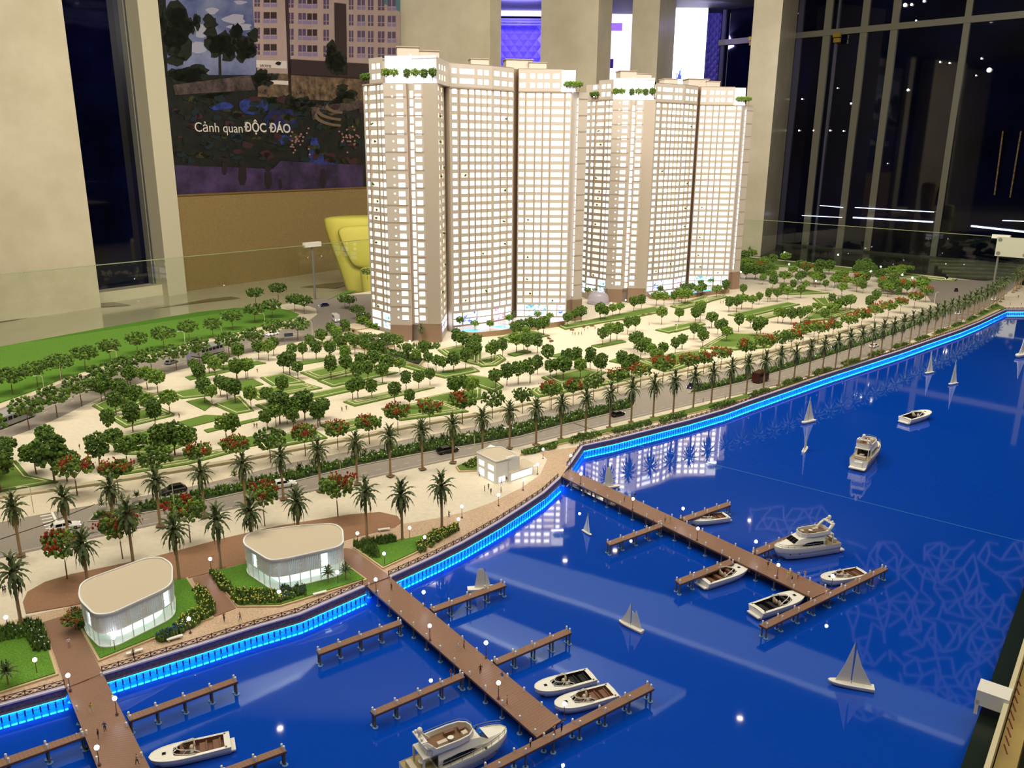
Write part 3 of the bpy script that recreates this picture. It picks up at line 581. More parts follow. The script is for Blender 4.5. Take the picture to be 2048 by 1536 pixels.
LW += [q4(1350, 450, l) for l in ([(100, 625), (380, 560), (420, 580), (180, 642)], [(420, 725), (900, 622), (1000, 640), (560, 745)], [(600, 745), (830, 700), (870, 720), (660, 772)], [(0, 802), (200, 780), (245, 800), (0, 862)], [(420, 865), (700, 880), (890, 872), (760, 985), (480, 1005), (200, 992)], [(1100, 590), (1220, 588), (1250, 640), (1180, 652)],
     [(1150, 660), (1450, 690), (1250, 760), (1000, 785)], [(760, 522), (1050, 520), (1240, 550), (900, 562)], [(1300, 662), (1560, 688), (1450, 722)], [(480, 250), (1960, 405), (1990, 430), (1600, 400), (900, 340), (500, 300)], [(1980, 412), (2260, 440), (2240, 452), (2100, 446), (1960, 425)])]
random.seed(3)
for i, l in enumerate(LW): 
    P = G(l)
    try: lawn(P, grass, .0030+.0001*i, lines=(1, 2, 1, 2)[i % 4] if abs(sum(P[j-1].x*P[j].y-P[j].x*P[j-1].y for j in range(len(P)))) > .035 else 0)
    except Exception: pass
# ------------------------------------------------------------ seawall: coping, LED strip, fender blocks, railings
led = mat('blue_led_strip', (40, 140, 255), em=130)
led.node_tree.nodes['Principled BSDF'].inputs['Emission Color'].default_value = (.004, .34, 1, 1)
fend = mat('dark_fender', (30, 40, 70), .6)
def ribbon(P, w0, w1, z0, z1, m):
    b = MB(); A = offset(P, w0); B_ = offset(P, w1)
    for i in range(len(P)-1): b.prism([A[i], A[i+1], B_[i+1], B_[i]], z0, z1, m)
    return b
for P in (SHORE_A, SHORE_B, SHORE_C, SHORE_D):
    ribbon(P, -.002, .012, .0, .0035, mat('pale_coping', (206, 196, 206), .5)).obj('coping', kind='structure')
    t = thing('led_strip', 'blue glowing light strip under the sea wall %s' % ('left of the first walkway' if P is SHORE_A else 'between the two wide walkways' if P is SHORE_B else 'in front of the white cube kiosk' if P is SHORE_C else 'running away to the far right'), 'light strip', group='blue light strips at the water edge')
    ribbon(P, -.0055, -.0015, -.0170, -.0164, led).obj('diffuser', t)
    ribbon(P, -.0062, .002, -.0163, -.0145, mat('purple_ledge', (92, 84, 112), .6)).obj('ledge', t)
    b = MB(); T = plen(P); n = int(T/.0125)
    for i in range(n):
        p, d = poly_at((i+.5)/n, P); b.box((p.x+d.y*.0075, p.y-d.x*.0075, ZW+.0064), (.0026, .0022, .0125), fend, math.atan2(d.y, d.x))
    b.obj('fender_block', t, kind='stuff')
def railing(P, label, lattice=True, h=.0125, name='railing', off=.007):
    P = offset(P, off); T = plen(P); t = thing(name, label, 'railing', group=None)
    b = MB()
    for z in (.005, h+.002):
        for i in range(len(P)-1): b.bar((P[i].x, P[i].y, z), (P[i+1].x, P[i+1].y, z), .0012, .0012, railm)
    b.obj('rail', t)
    n = max(2, int(T/.03)); x = MB(); pm = MB(); pm.box((0, 0, .0095), (.002, .002, .013), railm); pme = pm.mesh('post')
    for i in range(n+1):
        p, d = poly_at(min(.9999, i/n), P); put('post', pme, t, (p.x, p.y, 0), math.atan2(d.y, d.x))
        if i < n and lattice:
            q, _ = poly_at(min(.9999, (i+1)/n), P)
            for k in range(2):
                a = p+(q-p)*(k/2); c = p+(q-p)*((k+1)/2)
                x.bar((a.x, a.y, .005), (c.x, c.y, h+.001), .0008, .0011, railm); x.bar((a.x, a.y, h+.001), (c.x, c.y, .005), .0008, .0011, railm)
                m_ = (a+c)/2; x.box((m_.x, m_.y, .0095), (.0035, .001, .0035), railm, math.atan2(d.y, d.x)+.0)
    if lattice: x.obj('lattice', t, kind='stuff')
railing(SHORE_A, 'brown cross-braced railing left of the nearest walkway')
railing(SHORE_B, 'brown cross-braced railing in front of the two white pavilions')
railing(SHORE_C, 'brown ring-patterned railing curving up to the far walkway')
railing(SHORE_D, 'long low brown railing along the palm-lined quay', True, .009)

# ------------------------------------------------------------ piers
pile_m = mat('grey_pile', (96, 92, 90), .6); boll = mat('white_bollard_paint', (232, 228, 220), .4)
bm_ = MB(); bm_.tube([(0, 0, 0), (0, 0, .0075)], .002, boll, 8); bm_.tube([(0, 0, .0075), (0, 0, .009)], [.0022, .0016], boll, 8); BOLL = bm_.mesh('bollard')
pm_ = MB(); pm_.tube([(0, 0, ZW-.003), (0, 0, -.004)], .0019, pile_m, 8); pm_.tube([(0, 0, ZW+.0002), (0, 0, ZW+.0012)], .0055, mat('ripple_ring_clear', (110, 150, 200), .05), 12); PILE = pm_.mesh('pile')
plk = MB(); PLK = {}
def deck(name, P, label, Q=None, step=.052, group=None, planks=True):
    """P: four plan corners, first two on one long side"""
    a, c, d, e = P; t = thing(name, label, 'pier', group=group)
    b = MB(); b.prism(P, -.0046, -.0012, deckside); b.obj('frame', t)
    L = ((c-a).length+(d-e).length)/2; n = max(4, int(L/.0062))
    b = MB()
    for i in range(n):
        f0, f1 = i/n, (i+.965)/n; p0 = a+(c-a)*f0; p1 = a+(c-a)*f1; r0 = e+(d-e)*f0; r1 = e+(d-e)*f1
        b.prism([p0, p1, r1, r0], -.0012, .0004, deckm)
    b.obj('decking', t, kind='stuff')
    k = max(2, round(L/step))
    for i in range(k+1):
        f = min(.985, max(.015, i/k)); p = a+(c-a)*f; r = e+(d-e)*f; w = (r-p).normalized()*.004
        put('bollard', BOLL, t, (p.x+w.x, p.y+w.y, .0004)); put('bollard', BOLL, t, (r.x-w.x, r.y-w.y, .0004))
        put('pile', PILE, t, (p.x+w.x, p.y+w.y, 0)); put('pile', PILE, t, (r.x-w.x, r.y-w.y, 0))
    return t
def quad(a, b_, c, d): return G([a, b_, c, d])
deck('walkway', quad((132, 1377), (212, 1580), (322, 1580), (206, 1348)), 'wide brown walkway pier at lower left with people strolling', step=.09)
deck('walkway', quad((731, 1170), (1074, 1475), (1123, 1441), (781, 1155)), 'wide brown walkway pier crossing the marina centre', step=.055)
deck('walkway', quad((1121, 952), (1625, 1196), (1663, 1180), (1139, 938)), 'brown walkway pier reaching from the quay corner to the right', step=.055)
deck('finger_dock', quad((998, 1536), (1309, 1377), (1296, 1366), (960, 1537)), 'narrow end dock crossing the foot of the central walkway', step=.06)
deck('finger_dock', quad((1533, 1257), (1777, 1138), (1764, 1133), (1518, 1249)), 'narrow end dock crossing the tip of the right walkway', step=.06)
FG = 'narrow brown finger docks'
for P, l in (([(638, 1309), (810, 1246), (802, 1238), (632, 1300)], 'narrow brown finger dock left of the central walkway, below the palm pavilion'),
        ([(749, 1431), (935, 1352), (926, 1343), (740, 1422)], 'narrow brown finger dock left of the central walkway, beside the big yacht'),
        ([(863, 1225), (1013, 1171), (1002, 1164), (854, 1217)], 'narrow brown finger dock right of the central walkway, in front of a curved white sail'),
        ([(989, 1331), (1144, 1265), (1133, 1257), (980, 1322)], 'narrow brown finger dock right of the central walkway, above two moored speedboats'),
        ([(252, 1445), (476, 1363), (469, 1355), (246, 1434)], 'narrow brown finger dock above the lone lower left speedboat'),
        ([(170, 1473), (-70, 1560), (-80, 1545), (165, 1463)], 'narrow brown finger dock left of the lower left walkway'),
        ([(310, 1601), (574, 1502), (565, 1493), (300, 1590)], 'narrow brown finger dock below the lone speedboat at the frame bottom'),
        ([(1220, 1091), (1329, 1052), (1320, 1046), (1212, 1084)], 'narrow brown finger dock left of the right walkway, empty of boats'),
        ([(1360, 1169), (1472, 1125), (1462, 1117), (1350, 1160)], 'narrow brown finger dock beside the brown-seated speedboat left of the right walkway'),
        ([(1365, 1044), (1462, 1010), (1455, 1004), (1355, 1037)], 'narrow brown finger dock behind the uppermost moored speedboat'),
        ([(1510, 1111), (1640, 1058), (1630, 1050), (1500, 1102)], 'narrow brown finger dock half hidden behind the moored motor yacht')):
    q = G(P); w_ = Vector(gp(900, 1300))
    side = 0 if P[0][0] > P[1][0] else 1
    i, j = (1, 0); d1 = (q[j]-q[i]).normalized()
    # the root end sits a hair short of the walkway it is fixed to
    root = max if l.find('left of') >= 0 or 'beside the big' in l or 'beside the brown' in l else min
    if root is max: q[1] = q[1]+(q[0]-q[1]).normalized()*.006; q[2] = q[2]+(q[3]-q[2]).normalized()*.006
    else: q[0] = q[0]+(q[1]-q[0]).normalized()*.006; q[3] = q[3]+(q[2]-q[3]).normalized()*.006
    deck('finger_dock', q, l, step=.05, group=None)
# ------------------------------------------------------------ towers
ZS = .108; ZF1 = .151; ROOF = 1.31; TOPZ = 1.43; NF = 28
twall = mat('tower_beige_wall', (180, 169, 157), .55); twall2 = mat('tower_dark_panel', (170, 157, 142), .55)  # second tone: slightly darker corner panel
tbase = mat('tower_brown_base', (140, 114, 92), .55); tcorn = mat('tower_band', (150, 134, 116), .6)
fh = (ROOF-ZS)/NF
C_ = {}
_a = gp(742.7, 613.7, .158); _A = gp(783, 682); _B = gp(882, 685)
PT = dict(F1=_a, A=_A, M0=_A+(_B-_A)*.42, M1=_A+(_B-_A)*.55, B=_B, C0=gp(895, 661), C=gp(904, 626.5, ZS), D=gp(983.5, 617.5, ZS), E=gp(1024, 610, ZS), G0=gp(1033, 608, ZS), H=gp(1133, 608.4, ZS))
nrm = lambda p, q: Vector((q.y-p.y, -(q.x-p.x))).normalized()
n2 = nrm(PT['A'], PT['B'])
tower = thing('apartment_tower', 'tall lit white apartment tower model beside the rear crossroads', 'tower')
def cell_facade(p, q, z0, z1, cols, rows, wall, depth=.004, panes=None, kind='w', spill=0):
    """wall with recessed openings; cols: (u0,u1,mat) rows: (z0,z1)"""
    n = nrm(p, q); us = sorted({0, 1}|{c for a in cols for c in a[:2]}); zz = sorted({z0, z1}|{c for a in rows for c in a})
    b = MB()
    def pt(u, z, d=0): w = p+(q-p)*u-n*d; return (w.x, w.y, z)
    for j in range(len(zz)-1):
        rin = next((r for r in rows if r[0]-1e-6 <= zz[j] and zz[j+1] <= r[1]+1e-6), None)
        if rin is None: b.add([pt(0, zz[j]), pt(1, zz[j]), pt(1, zz[j+1]), pt(0, zz[j+1])], [(0, 1, 2, 3)], wall); continue
        last = 0
        for c in cols:
            if c[0] > last: b.add([pt(last, zz[j]), pt(c[0], zz[j]), pt(c[0], zz[j+1]), pt(last, zz[j+1])], [(0, 1, 2, 3)], wall)
            last = c[1]; dd = depth*(2.2 if c[2] is not win_w and len(c) > 3 else 1)
            o = [pt(c[0], zz[j]), pt(c[1], zz[j]), pt(c[1], zz[j+1]), pt(c[0], zz[j+1])]; i_ = [pt(c[0], zz[j], dd), pt(c[1], zz[j], dd), pt(c[1], zz[j+1], dd), pt(c[0], zz[j+1], dd)]
            b.add(o+i_, [(0, 1, 5, 4), (1, 2, 6, 5), (2, 3, 7, 6), (3, 0, 4, 7)], wall)
            if panes is not None: panes.append((p, q, n, c[0], c[1], zz[j], zz[j+1], dd, c[2]))
        if last < 1: b.add([pt(last, zz[j]), pt(1, zz[j]), pt(1, zz[j+1]), pt(last, zz[j+1])], [(0, 1, 2, 3)], wall)
    return b
def pane_shape(b, P):
    p, q, n, u0, u1, z0, z1, dd, m = P
    a = p+(q-p)*u0-n*(dd-.0005); c = p+(q-p)*u1-n*(dd-.0005); a2, c2 = a-n*.002, c-n*.002
    b.add([(a.x, a.y, z0), (c.x, c.y, z0), (c.x, c.y, z1), (a.x, a.y, z1), (a2.x, a2.y, z0), (c2.x, c2.y, z0), (c2.x, c2.y, z1), (a2.x, a2.y, z1)],
          [(0, 1, 2, 3), (1, 5, 6, 2), (5, 4, 7, 6), (4, 0, 3, 7)], m)
rows = [(ZS+fh*(i+.25), ZS+fh*(i+.79)) for i in range(NF)]
urows = [(ROOF+.02, ROOF+.045), (ROOF+.068, ROOF+.093)]
W_, K_, Q_, X_w = win_w, win_c, win_p, win_x
front = []; side = []
FD = PT
body = MB()
def F_(p, q, cols, rws, z0, z1, wall=twall, lst=front, nm='facade'):
    b = cell_facade(FD[p], FD[q], z0, z1, cols, rws, wall, panes=lst); b.obj(nm, tower); return b
F_('F1', 'A', [(.07, .19, W_), (.27, .62, Q_, 1), (.70, .82, W_), (.86, .98, W_)], rows[1:], ZF1, ROOF, lst=side)
rb = [(z0-.006, z1-.004) for z0, z1 in rows]
rows2 = [(ZS-fh*1+.0, 0)]
r2 = rows
F_('A', 'M0', [(.56, .86, W_)], [r for r in r2 if r[0] > .1], .09, ROOF, twall, side)
F_('M1', 'B', [(.08, .33, W_)], [r for r in r2 if r[0] > .1], .1, ROOF, twall, side)
F_('B', 'C0', [(.12, .44, Q_, 1), (.54, .86, K_, 1)], rows, ZS, ROOF, lst=side)
F_('C0', 'C', [], [], 0, ROOF)
F_('C', 'D', [(.06, .17, W_), (.26, .42, K_, 1), (.46, .57, W_), (.61, .72, W_), (.75, .88, K_, 1), (.90, .985, W_)], rows, ZS, ROOF)
F_('D', 'E', [(.10, .36, W_), (.43, .70, K_, 1), (.76, .96, W_)], rows, ZS, ROOF)
rc = Vector((-.006, .045)); b = MB()
for p, q in ((FD['E'], FD['E']+rc), (FD['E']+rc, FD['G0']+rc), (FD['G0']+rc, FD['G0'])): b.add([(p.x, p.y, 0), (q.x, q.y, 0), (q.x, q.y, TOPZ), (p.x, p.y, TOPZ)], [(0, 1, 2, 3)], mat('recess_brown_wall', (150, 128, 108), .6))
b.obj('recess', tower)
b = MB()
for r0_, r1_ in rows: w = FD['A']+(FD['M0']-FD['A'])*.38+n2*.0006; b.box((w.x, w.y, (r0_+r1_)/2), (.0075, .002, .007), win_w)
b.obj('porthole_windows', tower, kind='stuff')
F_('G0', 'H', [(.025, .115, W_), (.16, .30, K_, 1), (.335, .44, W_), (.48, .585, W_), (.63, .85, K_, 1), (.89, .975, W_)], rows, ZS, ROOF)
# small round windows column: tiny openings are in A-M0 already; recessed lit stair slot
s0, s1 = FD['M0'], FD['M1']; dn = n2*-.022
b = cell_facade(s0+dn, s1+dn, .09, ROOF, [(.38, .88, W_)], [(.1+.0408*i, .1+.0408*i+.031) for i in range(29)], twall, .002, side); b.obj('stair_slot', tower)
b = MB(); 
for p, q in ((s0, s0+dn), (s1+dn, s1)): b.add([(p.x, p.y, 0), (q.x, q.y, 0), (q.x, q.y, ROOF), (p.x, p.y, ROOF)], [(0, 1, 2, 3)], mat('slot_pink_wall', (196, 172, 160), .5))
b.obj('slot_side', tower)
# end wing on the right with its lit strip
e0 = FD['H']+(FD['H']-FD['G0']).normalized()*.012; ew = gp(1145, 642); e1 = gp(1162, 640)
b = MB(); b.prism([FD['H']+Vector((.001, .004)), FD['H']+Vector((.0, .3)), e1+Vector((0, .3)), e1, ew, ew+Vector((-.008, .008))], .13, ROOF, twall); b.obj('end_wing', tower)
b = MB(); b.prism([FD['H']+Vector((.001, .004)), FD['H']+Vector((.0, .3)), e1+Vector((0, .3)), e1+Vector((.003, -.003)), ew+Vector((-.003, -.003)), ew+Vector((-.010, .008))], 0, .13, tbase); b.obj('plinth', tower)
b = MB(); m0 = ew+Vector((-.005, .003)); nn = nrm(FD['H'], ew)
for i in range(28): z = .15+.0405*i; w = m0+nn*.0006; b.box((w.x, w.y, z+.018), (.004, .003, .032), X_w, 0)
b.obj('lit_strip', tower)
# brown plinths below the front wing
b = MB(); o1 = n2*.004; bk_ = -n2*.04
b.prism([FD['A']+o1-(FD['B']-FD['A']).normalized()*.003, FD['M0']+o1, FD['M0']+bk_, FD['A']+bk_], 0, .09, tbase); b.obj('plinth', tower)
b = MB(); b.prism([FD['M1']+o1*.4, FD['B']+o1*.4, FD['B']+bk_, FD['M1']+bk_], 0, .1, tbase); b.obj('plinth', tower)
gx = FD['M1']+(FD['B']-FD['M1'])*.42
b = MB(); b.prism([gx+n2*.001, FD['B']+n2*.0035, FD['B']+n2*.0, gx+n2*0], .1, ROOF, twall2); b.obj('corner_pilaster', tower)
# solid core (roof slab) closing the volume
bkv = Vector((-.12, .42)); fp = [FD['F1'], FD['A']+Vector((.004, .01)), FD['M0']+dn*1.3, FD['M1']+dn*1.3, FD['B']+Vector((-.004, .01)), FD['C0'], FD['C'], FD['D'], FD['E'], FD['E']+Vector((-.006, .05)), FD['G0']+Vector((-.006, .05)), FD['G0'], FD['H'], e1+Vector((0, .3)), FD['D']+Vector((.12, .62)), FD['F1']+Vector((.25, .42))]
fin = inset(fp, .012)
b = MB(); b.prism(fin, 0, ROOF-.002, mat('tower_core', (150, 140, 128), .6)); b.obj('core', tower)
b = MB(); b.prism(fp, ROOF-.004, ROOF, twall); b.obj('roof', tower)
# shop floors at the foot
poster_m = []
for i, c in enumerate(((30, 70, 190), (190, 60, 110), (40, 130, 170))):
    m = mat('backlit_shop_print_%s' % 'abc'[i], c, em=2.1, emc=(235, 240, 255)); nt = m.node_tree; P = nt.nodes['Principled BSDF']
    tc = nt.nodes.new('ShaderNodeTexCoord'); nz = nt.nodes.new('ShaderNodeTexNoise'); nz.inputs['Scale'].default_value = 62; cr = nt.nodes.new('ShaderNodeValToRGB')
    cr.color_ramp.elements[0].color = (*lin(c), 1); cr.color_ramp.elements[0].position = .36; cr.color_ramp.elements[1].color = (.86, .9, 1, 1); cr.color_ramp.elements[1].position = .52
    nt.links.new(tc.outputs['Object'], nz.inputs['Vector']); nt.links.new(nz.outputs['Fac'], cr.inputs['Fac']); nt.links.new(cr.outputs['Color'], P.inputs['Emission Color']); poster_m.append(m)
def shops(p, q, cs, z0=.02):
    f1 = p == 'F1'; b = cell_facade(FD[p], FD[q], 0, ZF1 if f1 else ZS, [(a, c, m) for a, c, m in cs], [(.062, .097), (.108, .147)] if f1 else [(.036, .066), (.073, .103)], twall, .003, shopp); b.obj('shop_wall', tower)
shopp = []
pa, pb, pc = poster_m
shops('F1', 'A', [(.05, .5, X_w), (.6, .97, pc)]); shops('B', 'C0', [(.05, .5, pa), (.55, .95, X_w)])
shops('C', 'D', [(.04, .24, X_w), (.28, .62, pa), (.64, .98, X_w)]); shops('D', 'E', [(.08, .62, pb), (.68, .95, X_w)])
shops('G0', 'H', [(.02, .15, X_w), (.17, .60, pc), (.64, .80, X_w), (.82, .98, pa)])
for P in shopp: b = MB(); pane_shape(b, P); b.obj('shop_window', tower)
# upper set-back floors
def U(p, q, cols): 
    b = cell_facade(p, q, ROOF, TOPZ, cols, urows, twall, .003, upp); b.obj('upper_wall', tower)
upp = []
u = lambda p, q, t: FD[p]+(FD[q]-FD[p])*t
U(u('F1', 'A', .34), u('F1', 'A', 1), [(.2, .45, W_), (.55, .8, W_)])
U(FD['C'], FD['D'], [(.06, .17, W_), (.24, .58, X_w), (.66, .77, W_), (.81, .92, W_)]); U(FD['D'], FD['E'], [(.10, .34, W_), (.44, .68, K_), (.76, .96, Q_)])
hx = u('G0', 'H', .80)
U(FD['G0'], hx, [(.03, .16, W_), (.27, .38, W_), (.44, .56, W_), (.60, .72, W_), (.80, .95, W_)])
cB = FD['B']+Vector((.0, .02))
U(FD['B']+Vector((-.002, .004)), FD['C'], [(.2, .3, K_), (.4, .5, K_), (.6, .7, K_)])
b = MB(); gl = mat('white_terrace_wall', (240, 240, 246), .5)
tA, tB = FD['A']+Vector((.0, .075)), FD['B']+Vector((-.005, .045)); tm = (tA+tB)/2+Vector((0, .02))
up_poly = [tA, tA+(tm-tA)*.95, tm, tB, FD['C'], FD['D'], FD['E'], FD['E']+Vector((-.006, .05)), FD['G0']+Vector((-.006, .05)), FD['G0'], hx, hx+Vector((.02, .3)), FD['F1']+Vector((.3, .35)), u('F1', 'A', .34)]
b.prism(inset(up_poly, .006), ROOF, TOPZ-.004, MATS['tower_core']); b.obj('upper_core', tower)
b = MB(); b.prism(up_poly, TOPZ-.004, TOPZ, twall); b.obj('upper_roof', tower)
for p, q in ((tA, tm-Vector((.004, 0))), (tm, tB)):
    b = cell_facade(p, q, ROOF, TOPZ+.012, [(.25, .6, win_w)], [(ROOF+.075, ROOF+.115)], gl, .003, upp); b.obj('terrace_wall', tower)
b = MB(); p, q = tm-Vector((.004, 0)), tm-Vector((0, .008)); b.box((tm.x, tm.y-.004, ROOF+.07), (.009, .009, .14), gl); b.obj('terrace_pier', tower)
b = MB(); p, q = tA-Vector((0, .004)), tB-Vector((0, .004)); b.bar((p.x, p.y-.006, ROOF+.002), (tm.x, tm.y-.008, ROOF+.002), .003, .003, mat('terrace_strip_glow', (255, 255, 255), em=26, emc=(225, 225, 255))); b.bar((tm.x, tm.y-.008, ROOF+.002), (q.x, q.y-.006, ROOF+.002), .003, .003, MATS['terrace_strip_glow'])
b.obj('terrace_light_strip', tower)
# right terrace: glowing screen wall, trees
r0, r1 = u('G0', 'H', .80)+Vector((0, .004)), u('G0', 'H', 1.06)+Vector((0, .006))
b = MB(); b.prism([r0, r1, r1+Vector((0, .006)), r0+Vector((0, .006))], ROOF, TOPZ-.006, gl); b.obj('terrace_wall', tower)
b = MB(); b.bar((r0.x, r0.y-.008, ROOF+.002), (r1.x, r1.y-.008, ROOF+.002), .003, .003, MATS['terrace_strip_glow']); b.obj('terrace_light_strip', tower)
# roof boxes
for fx_, w, h, d in ((tm+Vector((-.03, .12)), .11, .06, .1), (tm+Vector((.06, .14)), .13, .045, .1), (FD['E']+Vector((.02, .2)), .15, .055, .12), (FD['G0']+Vector((.1, .16)), .1, .04, .1), (FD['D']+Vector((-.08, .2)), .1, .045, .1)):
    k = MB(); k.box((fx_.x, fx_.y, TOPZ+h/2), (w, d, h), twall, R(10)); k.box((fx_.x, fx_.y, TOPZ+h+.002), (w*1.08, d*1.08, .005), tcorn, R(10)); k.obj('roof_box', tower)
# cornice lines under the roof and floor bands
b = MB()
for p, q in (('C', 'D'), ('D', 'E'), ('G0', 'H'), ('F1', 'A')):
    n = nrm(FD[p], FD[q])*.004; b.prism([FD[p]+n, FD[q]+n, FD[q]-n, FD[p]-n], ROOF-.006, ROOF+.002, tcorn)
b.obj('cornice', tower)
b = MB()
for i in range(1, 14):
    z = .1+i*.088
    b.bar((FD['A'].x+n2.x*-.0003, FD['A'].y+n2.y*-.0003, z), (FD['M0'].x+n2.x*-.0003, FD['M0'].y+n2.y*-.0003, z), .002, .007, tcorn); b.bar((FD['M1'].x+n2.x*-.0003, FD['M1'].y+n2.y*-.0003, z), (FD['B'].x+n2.x*-.0003, FD['B'].y+n2.y*-.0003, z), .002, .007, tcorn)
    b.bar((ew.x+.001, ew.y+.0006, z+.03), (e1.x-.001, e1.y+.0006, z+.03), .003, .006, tcorn)
b.obj('floor_band', tower, kind='stuff')
# thin piers between window columns
b = MB()
for p, q, us in (('C', 'D', (.215, .44, .59, .735, .885)), ('D', 'E', (.395, .73)), ('G0', 'H', (.135, .318, .46, .605, .87)), ('F1', 'A', (.23, .66, .84))):
    n = nrm(FD[p], FD[q])
    for t_ in us: w = u(p, q, t_)+n*.001; b.box((w.x, w.y, (ZF1+ROOF)/2), (.0022, .004, ROOF-ZF1), tcorn, math.atan2((FD[q]-FD[p]).y, (FD[q]-FD[p]).x))
b.obj('facade_fin', tower, kind='stuff')
def area_(P): return (P[1]-P[0]).length*(P[4]-P[3])
allp = sorted(front+side+upp, key=lambda P: -area_(P)*abs(P[2].y)); keep = allp[:285]; rest = allp[285:]
for P in keep:
    if P[8] is K_ and random.random() < .35: P = P[:8]+(W_,)
    b = MB(); pane_shape(b, P); b.obj('window', tower)
b = MB()
for P in rest: pane_shape(b, P)
b.obj('small_windows', tower, kind='stuff')
# balcony plants and figures
b = MB(); bal = [P for P in front+side if len(P) and P[8] is not W_ and P[8] is not X_w]
for P in random.sample(bal, 46):
    p, q, n, u0, u1, z0, z1, dd, m = P; w = p+(q-p)*(u0+(u1-u0)*random.uniform(.15, .85))+n*.002
    if random.random() < .65:
        b.tube([(w.x, w.y, z0), (w.x, w.y, z0+.008)], .0006, brown_wood, 4)
        for _ in range(4): b.ball((w.x+random.uniform(-.004, .004), w.y, z0+.010+random.uniform(-.002, .004)), .0048, leafd, 5, 4, .3)
    else: b.box((w.x, w.y, z0+.007), (.0018, .0015, .014), blackm)
b.obj('balcony_greenery', tower, kind='stuff')
TV = Vector((gp(1291, 607).x-gp(882, 686).x, gp(1291, 607).y-gp(882, 686).y, 0))
tower2 = dup(tower, (TV.x, TV.y, 0), label='tall lit white apartment tower model nearer the far glass wall')
# the farther tower shows one more wing at its left
wp, wq = gp(1161, 562.7, .108), gp(1198, 569.6, .108); wl = []
bb = cell_facade(wp, wq, .108, ROOF, [(.04, .22, W_), (.28, .46, K_, 1), (.52, .72, W_), (.78, .95, W_)], rows, twall, panes=wl)
def t2(mb, nm, **k):
    mb.v = [(x-TV.x, y-TV.y, z) for x, y, z in mb.v]; return mb.obj(nm, tower2, **k)
t2(bb, 'side_wing_facade')
up2 = []; bb = cell_facade(wp, wq, ROOF, TOPZ-.02, [(.35, .55, W_), (.62, .78, W_), (.80, .93, W_)], urows, twall, .003, up2); t2(bb, 'side_wing_upper')
sh2 = []; bb = cell_facade(wp, wq, 0, .108, [(.03, .46, pa), (.52, .96, X_w)], [(.036, .066), (.073, .103)], twall, .003, sh2); t2(bb, 'side_wing_shops')
b = MB(); [pane_shape(b, P) for P in wl+up2]; t2(b, 'small_windows', kind='stuff')
for P in sh2: b = MB(); pane_shape(b, P); t2(b, 'shop_window')
n_ = nrm(wp, wq); b = MB(); b.prism([wp-n_*.008, wq-n_*.008, wq+Vector((.03, .30)), wp+Vector((.12, .30))], 0, TOPZ-.022, mat('recess_brown_wall', (150, 128, 108), .6)); t2(b, 'side_wing_core')
# podium pool decks
pudge = mat('podium_pale_deck', (190, 184, 186), .4); pudb = mat('podium_wall', (150, 122, 92), .6); cy = mat('lit_pool_water', (60, 200, 240), .05, em=.9, emc=(40, 190, 255))
for k_, (dx, lab) in enumerate(((Vector((0, 0)), 'raised pale pool deck at the foot of the nearer tower'), (Vector((TV.x, TV.y)), 'raised pale pool deck at the foot of the farther tower'))):
    t = thing('pool_deck', lab, 'pool deck', (dx.x, dx.y, 0))
    P = [FD['C']+Vector((.016, -.012)), FD['C']+Vector((.02, -.10)), gp(945, 676), gp(1000, 671), gp(1055, 662), gp(1128, 652), FD['H']+Vector((-.004, -.012)), FD['G0']+Vector((0, -.012)), FD['D']+Vector((.008, -.012))]
    b = MB(); b.prism(P, 0, .03, pudb, pudge); b.obj('platform', t)
    for cx, cy_, rx_, ry_ in ((P[2].x+.0, P[2].y+.05, .06, .022), (P[3].x+.03, P[3].y+.09, .07, .03), (P[4].x+.02, P[4].y+.06, .06, .022)):
        b = MB(); b.prism([Vector((cx+rx_*math.cos(a)*(1+.18*math.sin(3*a)), cy_+ry_*math.sin(a))) for a in [2*math.pi*i/18 for i in range(18)]], .03, .032, cy); b.obj('pool', t)
    for _ in range(5):
        i = random.choice((2, 3, 4)); x = P[i].x+random.uniform(-.03, .1); y = P[i].y+random.uniform(.05, .12)
        b = MB(); b.tube([(x, y, .03), (x, y, .046)], .0008, white, 4); b.tube([(x, y, .044), (x, y, .050)], [.012, .001], white, 8); b.obj('parasol', t)
# ------------------------------------------------------------ low row buildings left of the near tower
for i, (px, py, lab) in enumerate(((712, 668, 'cream flat-roofed low building nearer the white van'), (743, 679, 'cream flat-roofed low building touching the tower plinth'))):
    p = gp(px, py); t = thing('low_building', lab, 'building', (p.x, p.y, 0), R(-42), group=None)
    cr_ = mat('cream_model_wall', (206, 190, 160), .6)
    b = MB(); b.box((0, 0, .02), (.13, .08, .04), cr_); b.obj('body', t)
    b = MB(); b.prism([(-.07, -.045), (.07, -.045), (.08, 0), (.07, .045), (-.07, .045)], .04, .045, cr_); b.obj('roof', t)
    for x, w in ((-.045, .012), (-.012, .03), (.03, .018)): b = MB(); b.box((x, -.0405, .028), (w, .003, .009), mat('dark_slit', (40, 34, 30), .5)); b.obj('window', t)
p = gp(720, 690); b = MB(); b.box((0, 0, .004), (.32, .09, .008), mat('cream_forecourt', (196, 178, 150), .6), R(-42)); b.obj('forecourt', kind='structure', loc=(p.x-.03, p.y+.0, 0))
# planter strips around the tower
for P in ([(722, 700), (735, 690), (850, 722), (838, 736)], [(735, 684), (775, 682), (790, 694), (750, 700)]):
    pts = G(P); pad('planter_kerb', pts, 0, .012, mat('tan_kerb', (196, 172, 130), .6)); pad('planter_bed', inset(pts, .005), .01, .013, MATS['dark_planting_soil'])
